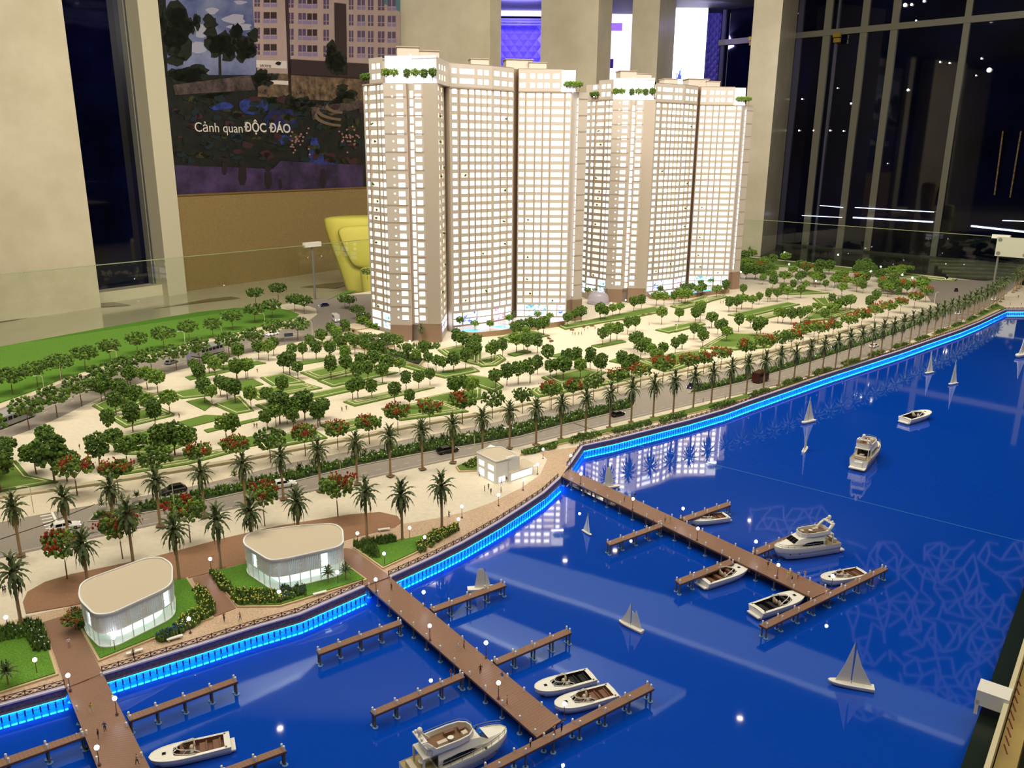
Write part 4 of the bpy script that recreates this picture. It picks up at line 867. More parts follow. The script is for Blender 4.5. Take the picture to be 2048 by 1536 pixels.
# ------------------------------------------------------------ dome by the farther tower
p = gp(1196, 607); t = thing('glass_dome', 'small pale translucent dome at the gap between the towers', 'dome', (p.x, p.y, 0)); b = MB(); b.ball((0, 0, .03), (.075, .06, .06), mat('lilac_dome', (214, 208, 226), .12, alpha=.42), 14, 8); b.obj('shell', t, smooth=True)
b = MB(); b.tube([(0, 0, 0), (0, 0, .01)], .075, mat('dome_ring', (170, 160, 170), .4), 20); b.obj('base', t)
# ------------------------------------------------------------ pavilions
pvw = mat('pavilion_white', (232, 232, 226), .4); pvr = mat('pavilion_roof_cream', (198, 184, 158), .6); glow = mat('pavilion_glow', (246, 255, 252), em=1.25, emc=(226, 250, 246))
def round_poly(P, r, n=7):
    out = []; N = len(P)
    for i in range(N):
        a, b, c = P[i-1], P[i], P[(i+1) % N]; u = (a-b).normalized(); v = (c-b).normalized(); rr = min(r, (a-b).length*.48, (c-b).length*.48)
        s, e = b+u*rr, b+v*rr
        for k in range(n+1):
            t = k/n; out.append(s*(1-t)**2+b*2*t*(1-t)+e*t*t)
    return out
def pavilion(base, label, rot=1.0):
    P = base; c = sum(P, Vector((0, 0)))/len(P); P = [p-c for p in P]
    t = thing('pavilion', label, 'pavilion', (c.x, c.y, .006))
    def ring(k, r=.03): return round_poly([p*k for p in P], r)
    h1, h2, h3 = .036, .071, .080
    b = MB(); b.prism(ring(1.0), 0, .003, pvw); b.obj('floor_plate', t)
    inner = ring(.70)
    b = MB(); b.prism(inner, .003, h2-.002, glow); b.obj('lit_room', t)
    b = MB(); b.prism(ring(1.0), h1-.002, h1+.0005, pvw); b.obj('upper_floor', t)
    b = MB(); b.prism(ring(.955), h1+.0006, h2-.0002, mat('pavilion_upper_core', (120, 128, 128), .5, em=.34, emc=(220, 245, 250))); b.obj('upper_room', t)
    b = MB(); b.prism(ring(1.02), h2, h3-.003, pvw); o = b.obj('roof', t)
    R0, R1 = ring(1.02), ring(.985); n = len(R0); b = MB(); vs = [(q.x, q.y, z) for Q in (R0, R1) for z in (h2, h3) for q in Q]
    b.add(vs, [f for i in range(n) for f in ((i, (i+1) % n, n+(i+1) % n, n+i), (2*n+(i+1) % n, 2*n+i, 3*n+i, 3*n+(i+1) % n), (n+i, n+(i+1) % n, 3*n+(i+1) % n, 3*n+i))], pvw); b.obj('roof_rim', o)
    b = MB(); b.prism(ring(.985), h3-.0032, h3-.0026, pvr); b.obj('roof_surface', o)
    # fins and columns
    outl = ring(.99)+[ring(.99)[0]]; T = plen(outl); b = MB(); nf = int(T/.0042); random.seed(5)
    run = 0
    for i in range(nf):
        q, d = poly_at((i+.5)/nf, outl); ph = (i % 46)
        if 16 <= ph <= 19: b.box((q.x*.975, q.y*.975, (h1+h2)/2), (.0046, .0012, h2-h1), glow, math.atan2(d.y, d.x)); continue
        w = .0026 if random.random() < .85 else .0044
        segs = [(h1, h2)] if random.random() < .55 else [(h1, h1+(h2-h1)*(f:=random.uniform(.25, .7))-.0018), (h1+(h2-h1)*f, h2)]
        for z0, z1 in segs: b.box((q.x, q.y, (z0+z1)/2), (w, .0014, z1-z0), pvw, math.atan2(d.y, d.x))
        if random.random() < .3: zz = random.uniform(h1+.006, h2-.006); b.box((q.x+d.x*.002, q.y+d.y*.002, zz), (.005, .0012, .0014), pvw, math.atan2(d.y, d.x))
    b.obj('screen_fins', t, kind='stuff')
    k = MB(); k.tube([(0, 0, .003), (0, 0, h1)], .0012, pvw, 6); cme = k.mesh('column_post')
    nc = int(T/.024)
    for i in range(nc): q, d = poly_at((i+.5)/nc, outl); put('column_post', cme, t, (q.x*.985, q.y*.985, 0))
    k = MB(); ol = ring(.82)+[ring(.82)[0]]
    for i in range(len(ol)-1): k.add([(ol[i].x, ol[i].y, .003), (ol[i+1].x, ol[i+1].y, .003), (ol[i+1].x, ol[i+1].y, h1-.002), (ol[i].x, ol[i].y, h1-.002)], [(0, 1, 2, 3)], gm)
    k.obj('glass_wall', t)
    return t
pavilion(G([(168, 1268), (200, 1302), (232, 1300), (352, 1240), (352, 1195), (330, 1180), (300, 1182), (172, 1232)]), 'white rounded pavilion with slotted screen, nearest the lower left corner')
pavilion(G([(490, 1150), (545, 1187), (580, 1182), (690, 1155), (688, 1120), (672, 1108), (600, 1112), (500, 1128)]), 'white rounded pavilion with slotted screen, beside the central walkway')
# white cube kiosk
a, b0, c0, e0_ = gp(954, 948), gp(992, 968), gp(1039, 955), gp(1000, 936)
kt = thing('kiosk', 'white two-storey cube kiosk glowing from within at the quay bend', 'building', (0, 0, 0)); Z1 = .072
kd = (b0-a); kc = gp(1062, 946)
def face(p, q, z0, z1, cols, rws, wall, em, par, nm='wall'):
    L = []; bb = cell_facade(p, q, z0, z1, cols, rws, wall, .002, L); bb.obj(nm, par)
    for P in L: s = MB(); pane_shape(s, P[:8]+(em,)); s.obj('window', par)
kg = mat('kiosk_glow', (255, 255, 250), em=2.0)
face(a, b0, 0, Z1, [(.10, .38, kg), (.58, .88, kg)], [(.004, .028), (.038, .055)], pvw, kg, kt)
face(b0, c0, 0, Z1, [(.12, .38, kg)], [(.002, .020)], pvw, kg, kt)
cc_ = b0+(c0-b0)*.5
face(cc_, c0, .036, Z1+.001, [(.06, .98, kg)], [(.040, .064)], pvw, kg, kt)
q1_ = b0+(c0-b0)*.42; nk = nrm(b0, c0)
b = MB(); b.prism([a+Vector((.008, .004)), b0+Vector((0, .010)), c0+Vector((-.010, .006)), c0-kd*.95, a+Vector((.04, .09))], 0, Z1-.004, pvw); b.obj('body', kt)
b = MB(); rp = [a, b0, cc_, cc_-kd*.12, c0-kd*.12, c0-kd*1.0, a+(c0-b0)*.55-kd*.15]
b.prism(rp, Z1-.004, Z1, pvr, pvr); b.obj('roof', kt)
b = MB(); n = len(rp); ins = inset(rp, .0025)
for i in range(n): b.prism([rp[i], rp[(i+1) % n], rp[(i+1) % n]*.98+ins[0]*0+rp[(i+1) % n]*.02, rp[i]], Z1, Z1+.002, pvw) if False else b.bar((rp[i].x, rp[i].y, Z1+.001), (rp[(i+1) % n].x, rp[(i+1) % n].y, Z1+.001), .0022, .004, pvw)
b.obj('parapet', kt)
w0_ = b0+(c0-b0)*.48+nk*.012; w1_ = kc+nk*.012
face(w0_, w1_, 0, .030, [(.06, .95, kg)], [(.003, .024)], pvw, kg, kt)
b = MB(); b.prism([w0_+Vector((0, .006)), w1_+Vector((-.004, .006)), w1_-kd*.5, w0_-kd*.5], .0, .0295, pvw); b.obj('annex', kt)
b = MB(); b.prism([w0_+nk*.006, w1_+nk*.006+(w1_-w0_)*.1, w1_-kd*.6+(w1_-w0_)*.1, w0_-kd*.6], .0295, .0325, pvw, pvr); b.obj('canopy', kt)

# ------------------------------------------------------------ vegetation
def crown_mesh(name, mats, blobs, seed, flat=1.0, spread=.5, red=0):
    """sponge-foam crown in unit size: crown radius about .5, centre height .72, tree height about 1.1"""
    rnd = random.Random(seed); b = MB(); st_ = random.getstate(); random.seed(seed)
    for i in range(blobs):
        a = rnd.uniform(0, 6.283); rr = spread*math.sqrt(rnd.random()); z = .72+flat*rnd.uniform(-.34, .36)*(1-.55*rr/spread)
        s = rnd.uniform(.034, .072); m = rnd.choice(mats)
        b.ball((rr*math.cos(a), rr*math.sin(a), z), (s, s, s*.8), m, 5, 4, .38)
    random.setstate(st_); return b.mesh(name)
def trunk_mesh(name, m, seed, h=.6, r=.03, branches=5, spread=.3):
    rnd = random.Random(seed); b = MB(); b.tube([(0, 0, 0), (.01, 0, h*.5), (0, .01, h*.62)], [r, r*.75, r*.6], m, 5)
    for k in range(branches):
        a = 2*math.pi*k/branches+rnd.random(); b.tube([(0, .01, h*.6), (spread*.5*math.cos(a), spread*.5*math.sin(a), h*.85), (spread*math.cos(a), spread*math.sin(a), h*1.1)], [r*.5, r*.35, r*.15], m, 4, False)
    return b.mesh(name)
CR = [crown_mesh('foliage', [leafd, leafm], 230, 1, 1.05, .44), crown_mesh('foliage', [leafm, leafm, leafl], 220, 2, .95, .46), crown_mesh('foliage', [leafl, leafm], 180, 3, .85, .48),
      crown_mesh('foliage', [leafd, leafd, leafm], 250, 4, 1.3, .40)]
TR = [trunk_mesh('trunk', brown_wood, s, .6) for s in (1, 2)]
STC = [crown_mesh('foliage', [leafd, leafm], 150, k, .95, .56) for k in (11, 12, 13)]
STT = [trunk_mesh('trunk', brown_wood, k, .72, .022, 6, .42) for k in (5, 6)]
FLC = [crown_mesh('foliage', [leafm, leafl, leafd], 180, k, .7, .54) for k in (21, 22)]
def red_mesh(seed):
    rnd = random.Random(seed); b = MB(); random.seed(seed)
    cl = [(rnd.uniform(-.5, .5), rnd.uniform(-.5, .5)) for _ in range(7)]
    for _ in range(110):
        c = rnd.choice(cl); c = (c[0]+rnd.gauss(0, .08), c[1]+rnd.gauss(0, .08)); a = math.atan2(c[1], c[0]); 
        b.ball((c[0], c[1], .83+rnd.uniform(-.16, .22)*(1-math.hypot(*c))), (rnd.uniform(.016, .036),)*3, redm, 5, 4, .4)
    return b.mesh('red_blossom')
RDM = [red_mesh(s) for s in (31, 32, 33)]
rf = random.Random(99)
def tree(p, h, crown, trunk, label, group, name='tree', red=None, w=1.0, z=.003, cat='tree'):
    t = thing(name, label, cat, (p.x, p.y, z), rf.uniform(0, 6.28), group)
    s = (h*w*rf.uniform(.9, 1.1), h*w*rf.uniform(.9, 1.1), h)
    put('foliage', crown, t, sc=s); put('trunk', trunk, t, sc=s)
    if red: put('red_blossom', red, t, sc=s)
    return t
def q4b(ox, oy, s): return [(ox+int(a.split(',')[0])/4, oy+int(a.split(',')[1])/4) for a in s.split()]
PK = q4b(0, 560, '815,975 845,960 930,1085 1090,1050 1065,1220 1190,1100 1245,1185 1360,1080 1555,770 1675,750 1790,725 1910,665 1600,860 1725,800 880,1260 1000,1000 1180,880 1265,915 1050,875 960,980 1765,935 1820,960 1885,990 2010,1035 1900,810 1970,800 1700,1010 1640,990 1815,1300 1870,1300')
PK += q4b(450, 560, '270,640 390,610 110,670 350,650 470,750 520,765 585,795 540,640 625,650 730,640 680,580 775,540 850,480 895,520 965,470 1000,560 1040,600 850,800 970,780 1090,740 1145,820 1200,730 1260,830 1300,780 1400,765 965,680 845,660 1020,960 1065,960 1175,960 1060,850 1360,990 1450,890 1550,880 1640,850 1480,1040 1530,690 1600,660 1625,710 1690,735 1745,750 1830,745 1925,720 1460,650 1850,550 1905,580 1975,620 2010,600 95,810 185,795 20,930 85,985 210,1030 340,1020 465,960 1850,950 1950,960 500,1160 640,1120 745,1190 790,1110 340,1210 550,1200 410,1180 1120,610 1180,640 1240,660 900,560 940,600')
PK += q4b(900, 560, '205,670 160,640 330,660 355,660 420,620 530,590 590,570 520,480 610,490 705,460 750,450 1000,350 1050,345 940,380 1220,530 1280,500 1335,490 1420,440 1480,420 1200,330 1240,320 1300,300 1355,290 1470,260 1530,240 1650,210 1710,215 1790,200 1850,200 1900,200 1830,340 1690,360 1960,350 2000,330 365,880 455,850 545,840 640,830 700,760 800,800 905,810 1005,720 1040,800 850,780 780,700 940,740 1120,730 1180,760 1210,780 1370,750 1450,790 1410,800 1470,560 1525,640 1560,600 1600,650 1700,640 1650,700 1760,740 1850,560 1800,600 2010,500 1950,480 40,960 110,930 180,940 620,600 700,590 560,460 640,450 1500,580')
PK += q4b(1350, 450, '30,620 80,620 130,560 180,580 215,575 330,590 400,560 540,580 430,700 490,700 530,680 615,680 670,640 740,620 760,600 815,620 900,600 1000,590 980,480 200,730 160,790 30,780 290,830 340,880 410,940 375,900 505,860 600,830 680,880 650,900 60,1000 220,980 860,790 820,790 925,800 1000,800 1055,760 1130,720 1190,790 1250,650 1300,720 1360,700 1400,690 1550,690 1600,650 1500,550 1450,540 1330,580 1200,530 1120,500 1250,760 1110,900 1050,880 1650,560 1700,580 1780,600 1850,570 1900,560 1960,540 700,480 780,520 860,560 940,540 1040,540')
regions = [((0, 460), 'small round green park tree on the lawns at the park\'s left end'), ((460, 780), 'small round green park tree in the gardens before the nearer tower'), ((780, 1100), 'small round green park tree beside the open square of the park'),
           ((1100, 1400), 'small round green park tree in the park before the farther tower'), ((1400, 1700), 'small round green park tree in the park right of the farther tower'), ((1700, 2100), 'small round green park tree at the far right park end')]
for i, (x, y) in enumerate(PK):
    near_ = (y-300)/450; h = .082 if x < 900 else .085; L = next(l for (a_, b_), l in regions if a_ <= x < b_)
    tree(gp(x, y), h*rf.uniform(.92, 1.28), CR[rf.choice((0, 0, 1, 2, 3) if y < 640 else (0, 0, 0, 1, 3))], TR[i % 2], L, 'trees scattered over the park, '+L[-24:], 'park_tree', w=rf.uniform(.62, .78))
for i in range(64):
    x = rf.uniform(1470, 1848); y = 514+(x-1470)*.105+rf.uniform(0, 46)
    tree(gp(x, y), .105*rf.uniform(.8, 1.15), CR[rf.choice((0, 3, 1, 2))] if rf.random() > .12 else FLC[0], TR[i % 2], 'dark leafy tree massed along the far glass edge of the model', 'trees along the far edge', 'park_tree', w=rf.uniform(.8, 1.05), red=RDM[0] if rf.random() < .08 else None)
for x, y, h in ((72, 945, .085), (18, 930, .09), (73, 950, .1), (110, 968, .145), (95, 905, .09), (135, 965, .10), (200, 938, .11), (255, 930, .09), (280, 920, .085), (2, 985, .13), (325, 918, .11), (350, 912, .11), (375, 915, .10), (-10, 960, .12), (230, 905, .08), (590, 848, .10), (560, 850, .12), (610, 842, .11), (640, 850, .09)):
    tree(gp(x, y), h, CR[3 if h > .1 else 0], TR[0], 'larger dark green park tree at the park edge above the boulevard', 'larger dark trees above the boulevard', 'park_tree', w=.8)
US = [(26, 791), (76, 776), (124, 760), (172, 742), (222, 727), (276, 711), (329, 700), (379, 685), (427, 678), (466, 662), (510, 648), (545, 638), (609, 629), (590, 625), (557, 601), (512, 611)]
for x, y in US: tree(gp(x, y), .118, STC[rf.randrange(3)], STT[0], 'wide-crowned street tree on the bright lawn side of the rear road', 'street trees on the lawn side of the rear road', 'street_tree', w=.85)
LS = [(-20, 900), (59, 860), (115, 836), (164, 814), (211, 785), (255, 768), (304, 750), (354, 741), (400, 727), (459, 715), (506, 705), (549, 685), (596, 682)]
for x, y in LS: tree(gp(x, y), .125, STC[rf.randrange(3)], STT[1], 'wide-crowned street tree on the park side of the rear road', 'street trees on the park side of the rear road', 'street_tree', w=.85)
for x, y in ((700, 620), (715, 640), (735, 700), (690, 618), (735, 560), (728, 655), (790, 705), (775, 700)): tree(gp(x, y), .09, STC[1], STT[0], 'leafy tree at the corner of the nearer tower', 'trees at the corner of the nearer tower', 'street_tree', w=.9)
for x, y in ((760, 672), (745, 668), (725, 660)): tree(gp(x, y), .075, CR[1], TR[0], 'bushy green tree behind the low flat-roofed buildings', 'trees behind the low buildings', 'street_tree', w=1.0)
for x, y in ((920, 665), (950, 672), (1018, 660), (1075, 652), (1100, 655), (980, 672), (1190, 600), (1175, 600), (1320, 598), (1365, 592), (1400, 585), (1420, 580)): tree(gp(x, y), .06, CR[rf.randrange(3)], TR[0], 'small tree around the pool decks at the tower feet', 'trees around the pool decks', 'park_tree', w=.8, z=.03)
FT = [(155, 992), (238, 990), (317, 968), (400, 950), (475, 936), (542, 927), (611, 914), (676, 901), (739, 890), (796, 870), (860, 858), (925, 848), (985, 838), (1045, 828), (1102, 820), (1146, 812), (1186, 800), (1235, 788), (1280, 776), (1325, 768), (1375, 757), (1407, 750), (1441, 740), (1490, 728), (1525, 718), (1560, 710), (1581, 705), (1605, 690), (1635, 688), (1665, 677), (1695, 668), (1722, 658), (1748, 648), (1775, 639), (1800, 628), (1828, 618), (1850, 606)]
for i, (x, y) in enumerate(FT):
    r_ = rf.random() < .82
    tree(gp(x, y), .118*rf.uniform(.88, 1.08), FLC[i % 2] if r_ else STC[i % 3], STT[i % 2], 'flame tree with red blossom on the park side of the boulevard' if r_ else 'green street tree on the park side of the boulevard', 'flame trees on the park side of the boulevard' if r_ else 'green trees on the park side of the boulevard', 'flame_tree' if r_ else 'street_tree', red=RDM[i % 3] if r_ else None, w=.72)
for x, y, l in ((135, 1160, 'red flame tree nearest the left edge, above the first pavilion'), (246, 1120, 'red flame tree behind the first pavilion'), (381, 1087, 'red flame tree between the two pavilions'), (530, 1054, 'red flame tree just left of the second pavilion roof'), (676, 1035, 'red flame tree on brown paving right of the second pavilion')):
    tree(gp(x, y), .128, FLC[0], STT[0], l, None, 'flame_tree', red=RDM[rf.randrange(3)], w=.62)
tree(gp(152, 1262), .04, FLC[1], TR[0], 'small red-flowered bush at the left of the first pavilion', None, 'flowering_bush', red=RDM[1], w=1.2, cat='bush')
# palms
def frond_mesh(seed, droop):
    rnd = random.Random(seed); b = MB(); N = 9; L = .36; prev = None; vs = []; fs = []
    for i in range(N+1):
        t = i/N; r = L*t*(1-.12*droop*t); z = .17*math.sin(t*2.3)*(1-droop)-.34*droop*t*t+.02; w = .05*math.sin(math.pi*min(1, t*.9+.08))*(1 if i % 2 else .45)
        vs += [(r, -w, z-.03*(w/.05)), (r, 0, z+.006), (r, w, z-.03*(w/.05))]
    for i in range(N):
        a = i*3; fs += [(a, a+3, a+4, a+1), (a+1, a+4, a+5, a+2)]
    b.add(vs, fs, frondm if seed % 3 else frondl); return b
FR = [frond_mesh(i, d) for i, d in enumerate((-.25, .05, .35, .7, 1.05))]; FRM = [f.mesh('frond') for f in FR]
def ang(i, n, lay): return 2*math.pi*i/n+lay*.4
LAY = [(0, 4, 55), (1, 6, 25), (2, 7, 0), (3, 7, -25), (4, 6, -50)]
def full_crown(seed):
    rnd = random.Random(seed); b = MB()
    for lay, n, pitch in LAY:
        for i in range(n):
            a = ang(i, n, lay)+rnd.uniform(-.2, .2); b.T = Matrix.Translation((0, 0, 1)) @ Matrix.Rotation(a, 4, 'Z') @ Matrix.Rotation(-R(pitch*.6+rnd.uniform(-8, 8)), 4, 'Y')
            b.add(FR[lay].v, FR[lay].f, frondm if rnd.random() < .7 else frondl)
    return b.mesh('crown')
PCR = [full_crown(1), full_crown(2)]
b = MB(); b.tube([(0, 0, 0), (0, 0, .02), (0, 0, .5), (0, 0, 1.0)], [.045, .030, .027, .034], trunkm, 7); b.ball((0, 0, 1.0), (.05, .05, .06), trunkm, 7, 5)
PT_ = b.mesh('trunk')
b = MB(); b.box((0, 0, .012), (.16, .16, .02), mat('palm_pit', (120, 96, 70), .8)); PIT = b.mesh('planting_pit')
def palm(p, h, label, group, detail, z=.003, w=1.0):
    t = thing('palm_tree', label, 'palm tree', (p.x, p.y, z), rf.uniform(0, 6.28), group, sc=h)
    put('trunk', PT_, t); put('planting_pit', PIT, t)
    if detail:
        rnd = rf
        for lay, n, pitch in LAY:
            for i in range(n):
                o = put('frond', FRM[lay], t, (0, 0, 1)); o.rotation_mode = 'ZYX'
                m = Matrix.Translation((0, 0, 1)) @ Matrix.Rotation(ang(i, n, lay)+rnd.uniform(-.2, .2), 4, 'Z') @ Matrix.Rotation(-R(pitch*.6+rnd.uniform(-8, 8)), 4, 'Y') @ Matrix.Scale(w, 4)
                o.rotation_mode = 'XYZ'; o.matrix_basis = m
    else: put('crown', PCR[rnd_i() % 2], t, sc=(w, w, 1))
_c = [0]
def rnd_i(): _c[0] += 1; return _c[0]
PA = [(42, 1113), (140, 1092), (232, 1072), (321, 1054), (410, 1036), (492, 1017), (567, 1000), (641, 984), (715, 970), (781, 954), (845, 940), (906, 927), (965, 912), (1019, 898), (1072, 891), (1122, 880), (1171, 870), (1219, 857), (1262, 846), (1306, 837), (1346, 829), (1386, 819), (1422, 810), (1459, 800), (1492, 791), (1526, 782), (1557, 772), (1587, 765), (1617, 755), (1644, 747), (1670, 739), (1695, 730), (1719, 724), (1741, 716), (1761, 709), (1782, 702), (1801, 695), (1819, 688), (1836, 681.5), (1852, 675.5), (1868, 669.5), (1881, 663.5), (1897, 657), (1910, 652), (1922, 647), (1933, 641), (1945, 635), (1955, 630), (1967, 624), (1977, 618), (1985, 614), (1993, 609), (2000.5, 604), (2006, 599), (2026, 585.5), (2032, 582.6), (2037, 578), (2041, 575)]
for i, (x, y) in enumerate(PA):
    palm(gp(x, y), .128, ('date palm with drooping crown in the boulevard row left of the white kiosk' if i < 12 else 'date palm with drooping crown in the long quay row right of the kiosk' if i < 34 else 'distant slim palm at the far right end of the quay row'), 'palms of the quay row, '+('left stretch' if i < 12 else 'middle stretch' if i < 34 else 'far stretch'), i < 16, w=.88)
for x, y, l in ((44, 1258, 'tall palm nearest the left frame edge, beside the walkway entrance'), (180, 1196, 'tall palm behind the left end of the first pavilion'), (267, 1130, 'palm behind the middle of the first pavilion roof'), (359, 1163, 'palm touching the right end of the first pavilion'), (442, 1141, 'palm on the path between the two pavilions'),
        (508, 1122, 'palm behind the left end of the second pavilion'), (599, 1100, 'palm behind the middle of the second pavilion'), (734, 1080, 'palm on the dark shrub bed right of the second pavilion'), (805, 1084, 'palm at the left end of the small triangular lawn'), (884, 1066, 'palm at the tip of the small triangular lawn by the railing')):
    palm(gp(x, y), .128, l, None, True, w=.94)
for x, y in ((1478, 514), (1498, 514), (1372, 592), (1210, 604), (1182, 590), (1025, 655), (843, 686)): palm(gp(x, y), .075, 'small palm among the planting near the towers', 'small palms near the towers', False)
def fanpalm(x, y, l, s=.03):
    p = gp(x, y); t = thing('fan_palm', l, 'palm tree', (p.x, p.y, .006), 0, None, sc=s*1.5)
    put('trunk', PT_, t, sc=(1, 1, .5))
    for lay, n, pitch in LAY[:4]:
        for i in range(n):
            o = put('frond', FRM[min(lay, 2)], t); o.matrix_basis = Matrix.Translation((0, 0, .5)) @ Matrix.Rotation(ang(i, n, lay), 4, 'Z') @ Matrix.Rotation(-R(pitch*.8+15), 4, 'Y') @ Matrix.Scale(1.3, 4)
fanpalm(658, 1170, 'low bushy fan palm at the left of the pair by the second pavilion'); fanpalm(692, 1165, 'low bushy fan palm nearer the central walkway'); fanpalm(18, 1375, 'dark low fan palm on the lower left lawn', .034)
# hedges and flower beds: leafy masses no one could count
yel = mat('yellow_flower', (224, 212, 96), .8); blu = mat('blue_green_flower', (58, 86, 120), .8); wht = mat('white_flower', (226, 226, 208), .8); pkf = mat('pink_flower', (200, 120, 110), .8)
def bed(P, n, label, flower=None, name='flower_bed', hgt=.009, s=.0042, cat='flower bed', z0=.005, fshare=.25, group=None):
    """tufts scattered in a polygon given by plan corners"""
    t = thing(name, label, cat, (0, 0, 0), group=group); rnd = random.Random(len(P)*n)
    xs = [p.x for p in P]; ys = [p.y for p in P]; b = MB(); fl = MB(); k = 0
    def inside(q):
        c = False
        for i in range(len(P)):
            a, d = P[i-1], P[i]
            if (a.y > q[1]) != (d.y > q[1]) and q[0] < (d.x-a.x)*(q[1]-a.y)/(d.y-a.y)+a.x: c = not c
        return c
    while k < n:
        q = (rnd.uniform(min(xs), max(xs)), rnd.uniform(min(ys), max(ys)))
        if not inside(q): continue
        k += 1; h = hgt*rnd.uniform(.5, 1.2); m = rnd.choice((leafd, leafm, leafd))
        for _ in range(5):
            a = rnd.uniform(0, 6.28); l = s*rnd.uniform(.8, 1.6); x2, y2 = q[0]+l*math.cos(a), q[1]+l*math.sin(a); px_, py_ = -math.sin(a)*s*.35, math.cos(a)*s*.35
            b.add([(q[0]+px_, q[1]+py_, z0+h*.3), (q[0]-px_, q[1]-py_, z0+h*.3), (x2, y2, z0+h)], [(0, 1, 2)], m)
        b.ball((q[0], q[1], z0+h*.3), (s*.8, s*.8, h*.5), m, 5, 3, .3)
        if flower and rnd.random() < fshare: fl.ball((q[0], q[1], z0+h*.95), s*.42, flower, 4, 3, .2)
    b.obj('leaves', t, kind='stuff')
    if flower and fl.v: fl.obj('blossoms', t, kind='stuff')
    return t
for i, Mm in enumerate((MED1, MED2)): bed(inset(Mm, .012), 1900 if i == 0 else 1300, 'dense green planting strip with pale flowers %s the boulevard middle' % ('along the near half of' if i == 0 else 'along the far half of'), wht, 'median_planting', .016, .0055, 'planting', .006, .1)
for x, y, l in ((205, 1020, 'a'), (245, 1010, ''), (275, 1003, ''), (470, 962, ''), (600, 945, ''), (625, 938, ''), (730, 916, ''), (840, 893, ''), (865, 889, ''), (885, 884, ''), (1085, 848, ''), (1000, 868, ''), (1240, 815, ''), (1258, 808, ''), (1400, 780, ''), (1550, 737, ''), (1640, 714, ''), (1700, 694, '')):
    p = gp(x, y); t = thing('shrub', 'bushy shrub rising from the boulevard median planting', 'shrub', (p.x, p.y, .006), rf.uniform(0, 6), 'taller shrubs in the median', sc=.042)
    for lay, n, pitch in LAY[:3]:
        for i in range(n): o = put('leaf', FRM[lay], t); o.matrix_basis = Matrix.Translation((0, 0, .2)) @ Matrix.Rotation(ang(i, n, lay), 4, 'Z') @ Matrix.Rotation(-R(pitch+15), 4, 'Y') @ Matrix.Scale(1.2, 4)
bed(G([(420, 1150), (437, 1152), (470, 1185), (560, 1190), (590, 1200), (555, 1213), (478, 1214), (440, 1180)]), 420, 'flower bed with yellow blossom in front of the second pavilion', yel, hgt=.014, fshare=.4)
bed(G([(560, 1180), (610, 1178), (612, 1196), (575, 1206), (560, 1208)]), 110, 'bed of blue-leaved plants left of the fan palms', blu, hgt=.014, fshare=.6)
bed(G([(385, 1185), (410, 1180), (434, 1222), (425, 1235), (380, 1262), (345, 1270), (370, 1235), (400, 1225)]), 330, 'flower bed with yellow blossom right of the first pavilion', yel, hgt=.014, fshare=.4)
bed(G([(375, 1250), (372, 1266), (325, 1288), (310, 1285), (330, 1270)]), 150, 'bed of dark blue-green plants by the benches at the first pavilion', blu, hgt=.014, fshare=.5)
bed(G([(-60, 1300), (0, 1265), (50, 1250), (85, 1250), (105, 1305), (70, 1310), (55, 1280), (0, 1290), (-60, 1320)]), 420, 'dark leafy border with white flowers at the lower left lawn', wht, hgt=.018, fshare=.12)
bed(G([(143, 1228), (158, 1225), (172, 1258), (160, 1265)]), 80, 'small dark bed left of the first pavilion', pkf, hgt=.014)
bed(G([(706, 1095), (785, 1080), (795, 1088), (750, 1096), (760, 1120), (745, 1120)]), 330, 'dark green shrub bed right of the second pavilion', None, hgt=.018)
bed(G([(832, 1095), (868, 1068), (915, 1055), (918, 1063), (880, 1085), (840, 1112)]), 260, 'flower bed with yellow blossom along the curved railing', yel, hgt=.014, fshare=.5)
bed(G([(925, 933), (955, 918), (965, 932), (935, 942)]), 110, 'small round flower bed left of the white kiosk', yel, hgt=.012, fshare=.3)
b0_ = [([(1042, 908), (1100, 893), (1115, 888), (1112, 898), (1050, 912)], 'right behind the kiosk'), ([(1137, 884), (1160, 872), (1200, 868), (1203, 874), (1140, 892)], 'at the quay corner'), ([(1222, 865), (1270, 852), (1300, 846), (1303, 852), (1225, 871)], 'third along the quay'), ([(1318, 843), (1370, 828), (1374, 834), (1322, 849)], 'fourth along the quay')]
for P, l in b0_: bed(G(P), 110, 'leafy hedge patch on the quay strip, '+l, wht, 'hedge_patch', .013, .0055, 'hedge', fshare=.08)
e0 = G([(1388, 829), (1450, 812), (1500, 795), (1575, 768), (1650, 742), (1725, 718), (1800, 693), (1863, 672), (1935, 643), (1995, 612)])
for i in range(13):
    p, d = poly_at((i+.3)/13, e0); q, _ = poly_at(min(.999, (i+.92)/13), e0); n = Vector((-d.y, d.x))*.016
    bed([p-n, q-n, q+n*.6, p+n*.6], 70, 'leafy hedge patch on the grassy quay strip among the distant palms', None, 'hedge_patch', .015, .007, 'hedge', group='hedge patches on the far quay strip')
bed(G([(728, 700), (738, 694), (845, 722), (838, 730)]), 130, 'dark planting strip on the kerb before the tower plinth', None, 'planting_strip', .016, .007, 'planting', .013)
bed(G([(795, 690), (880, 688), (880, 698), (795, 700)]), 110, 'leafy planting at the foot of the near tower plinth', None, 'planting_strip', .016, .007, 'planting', .0)
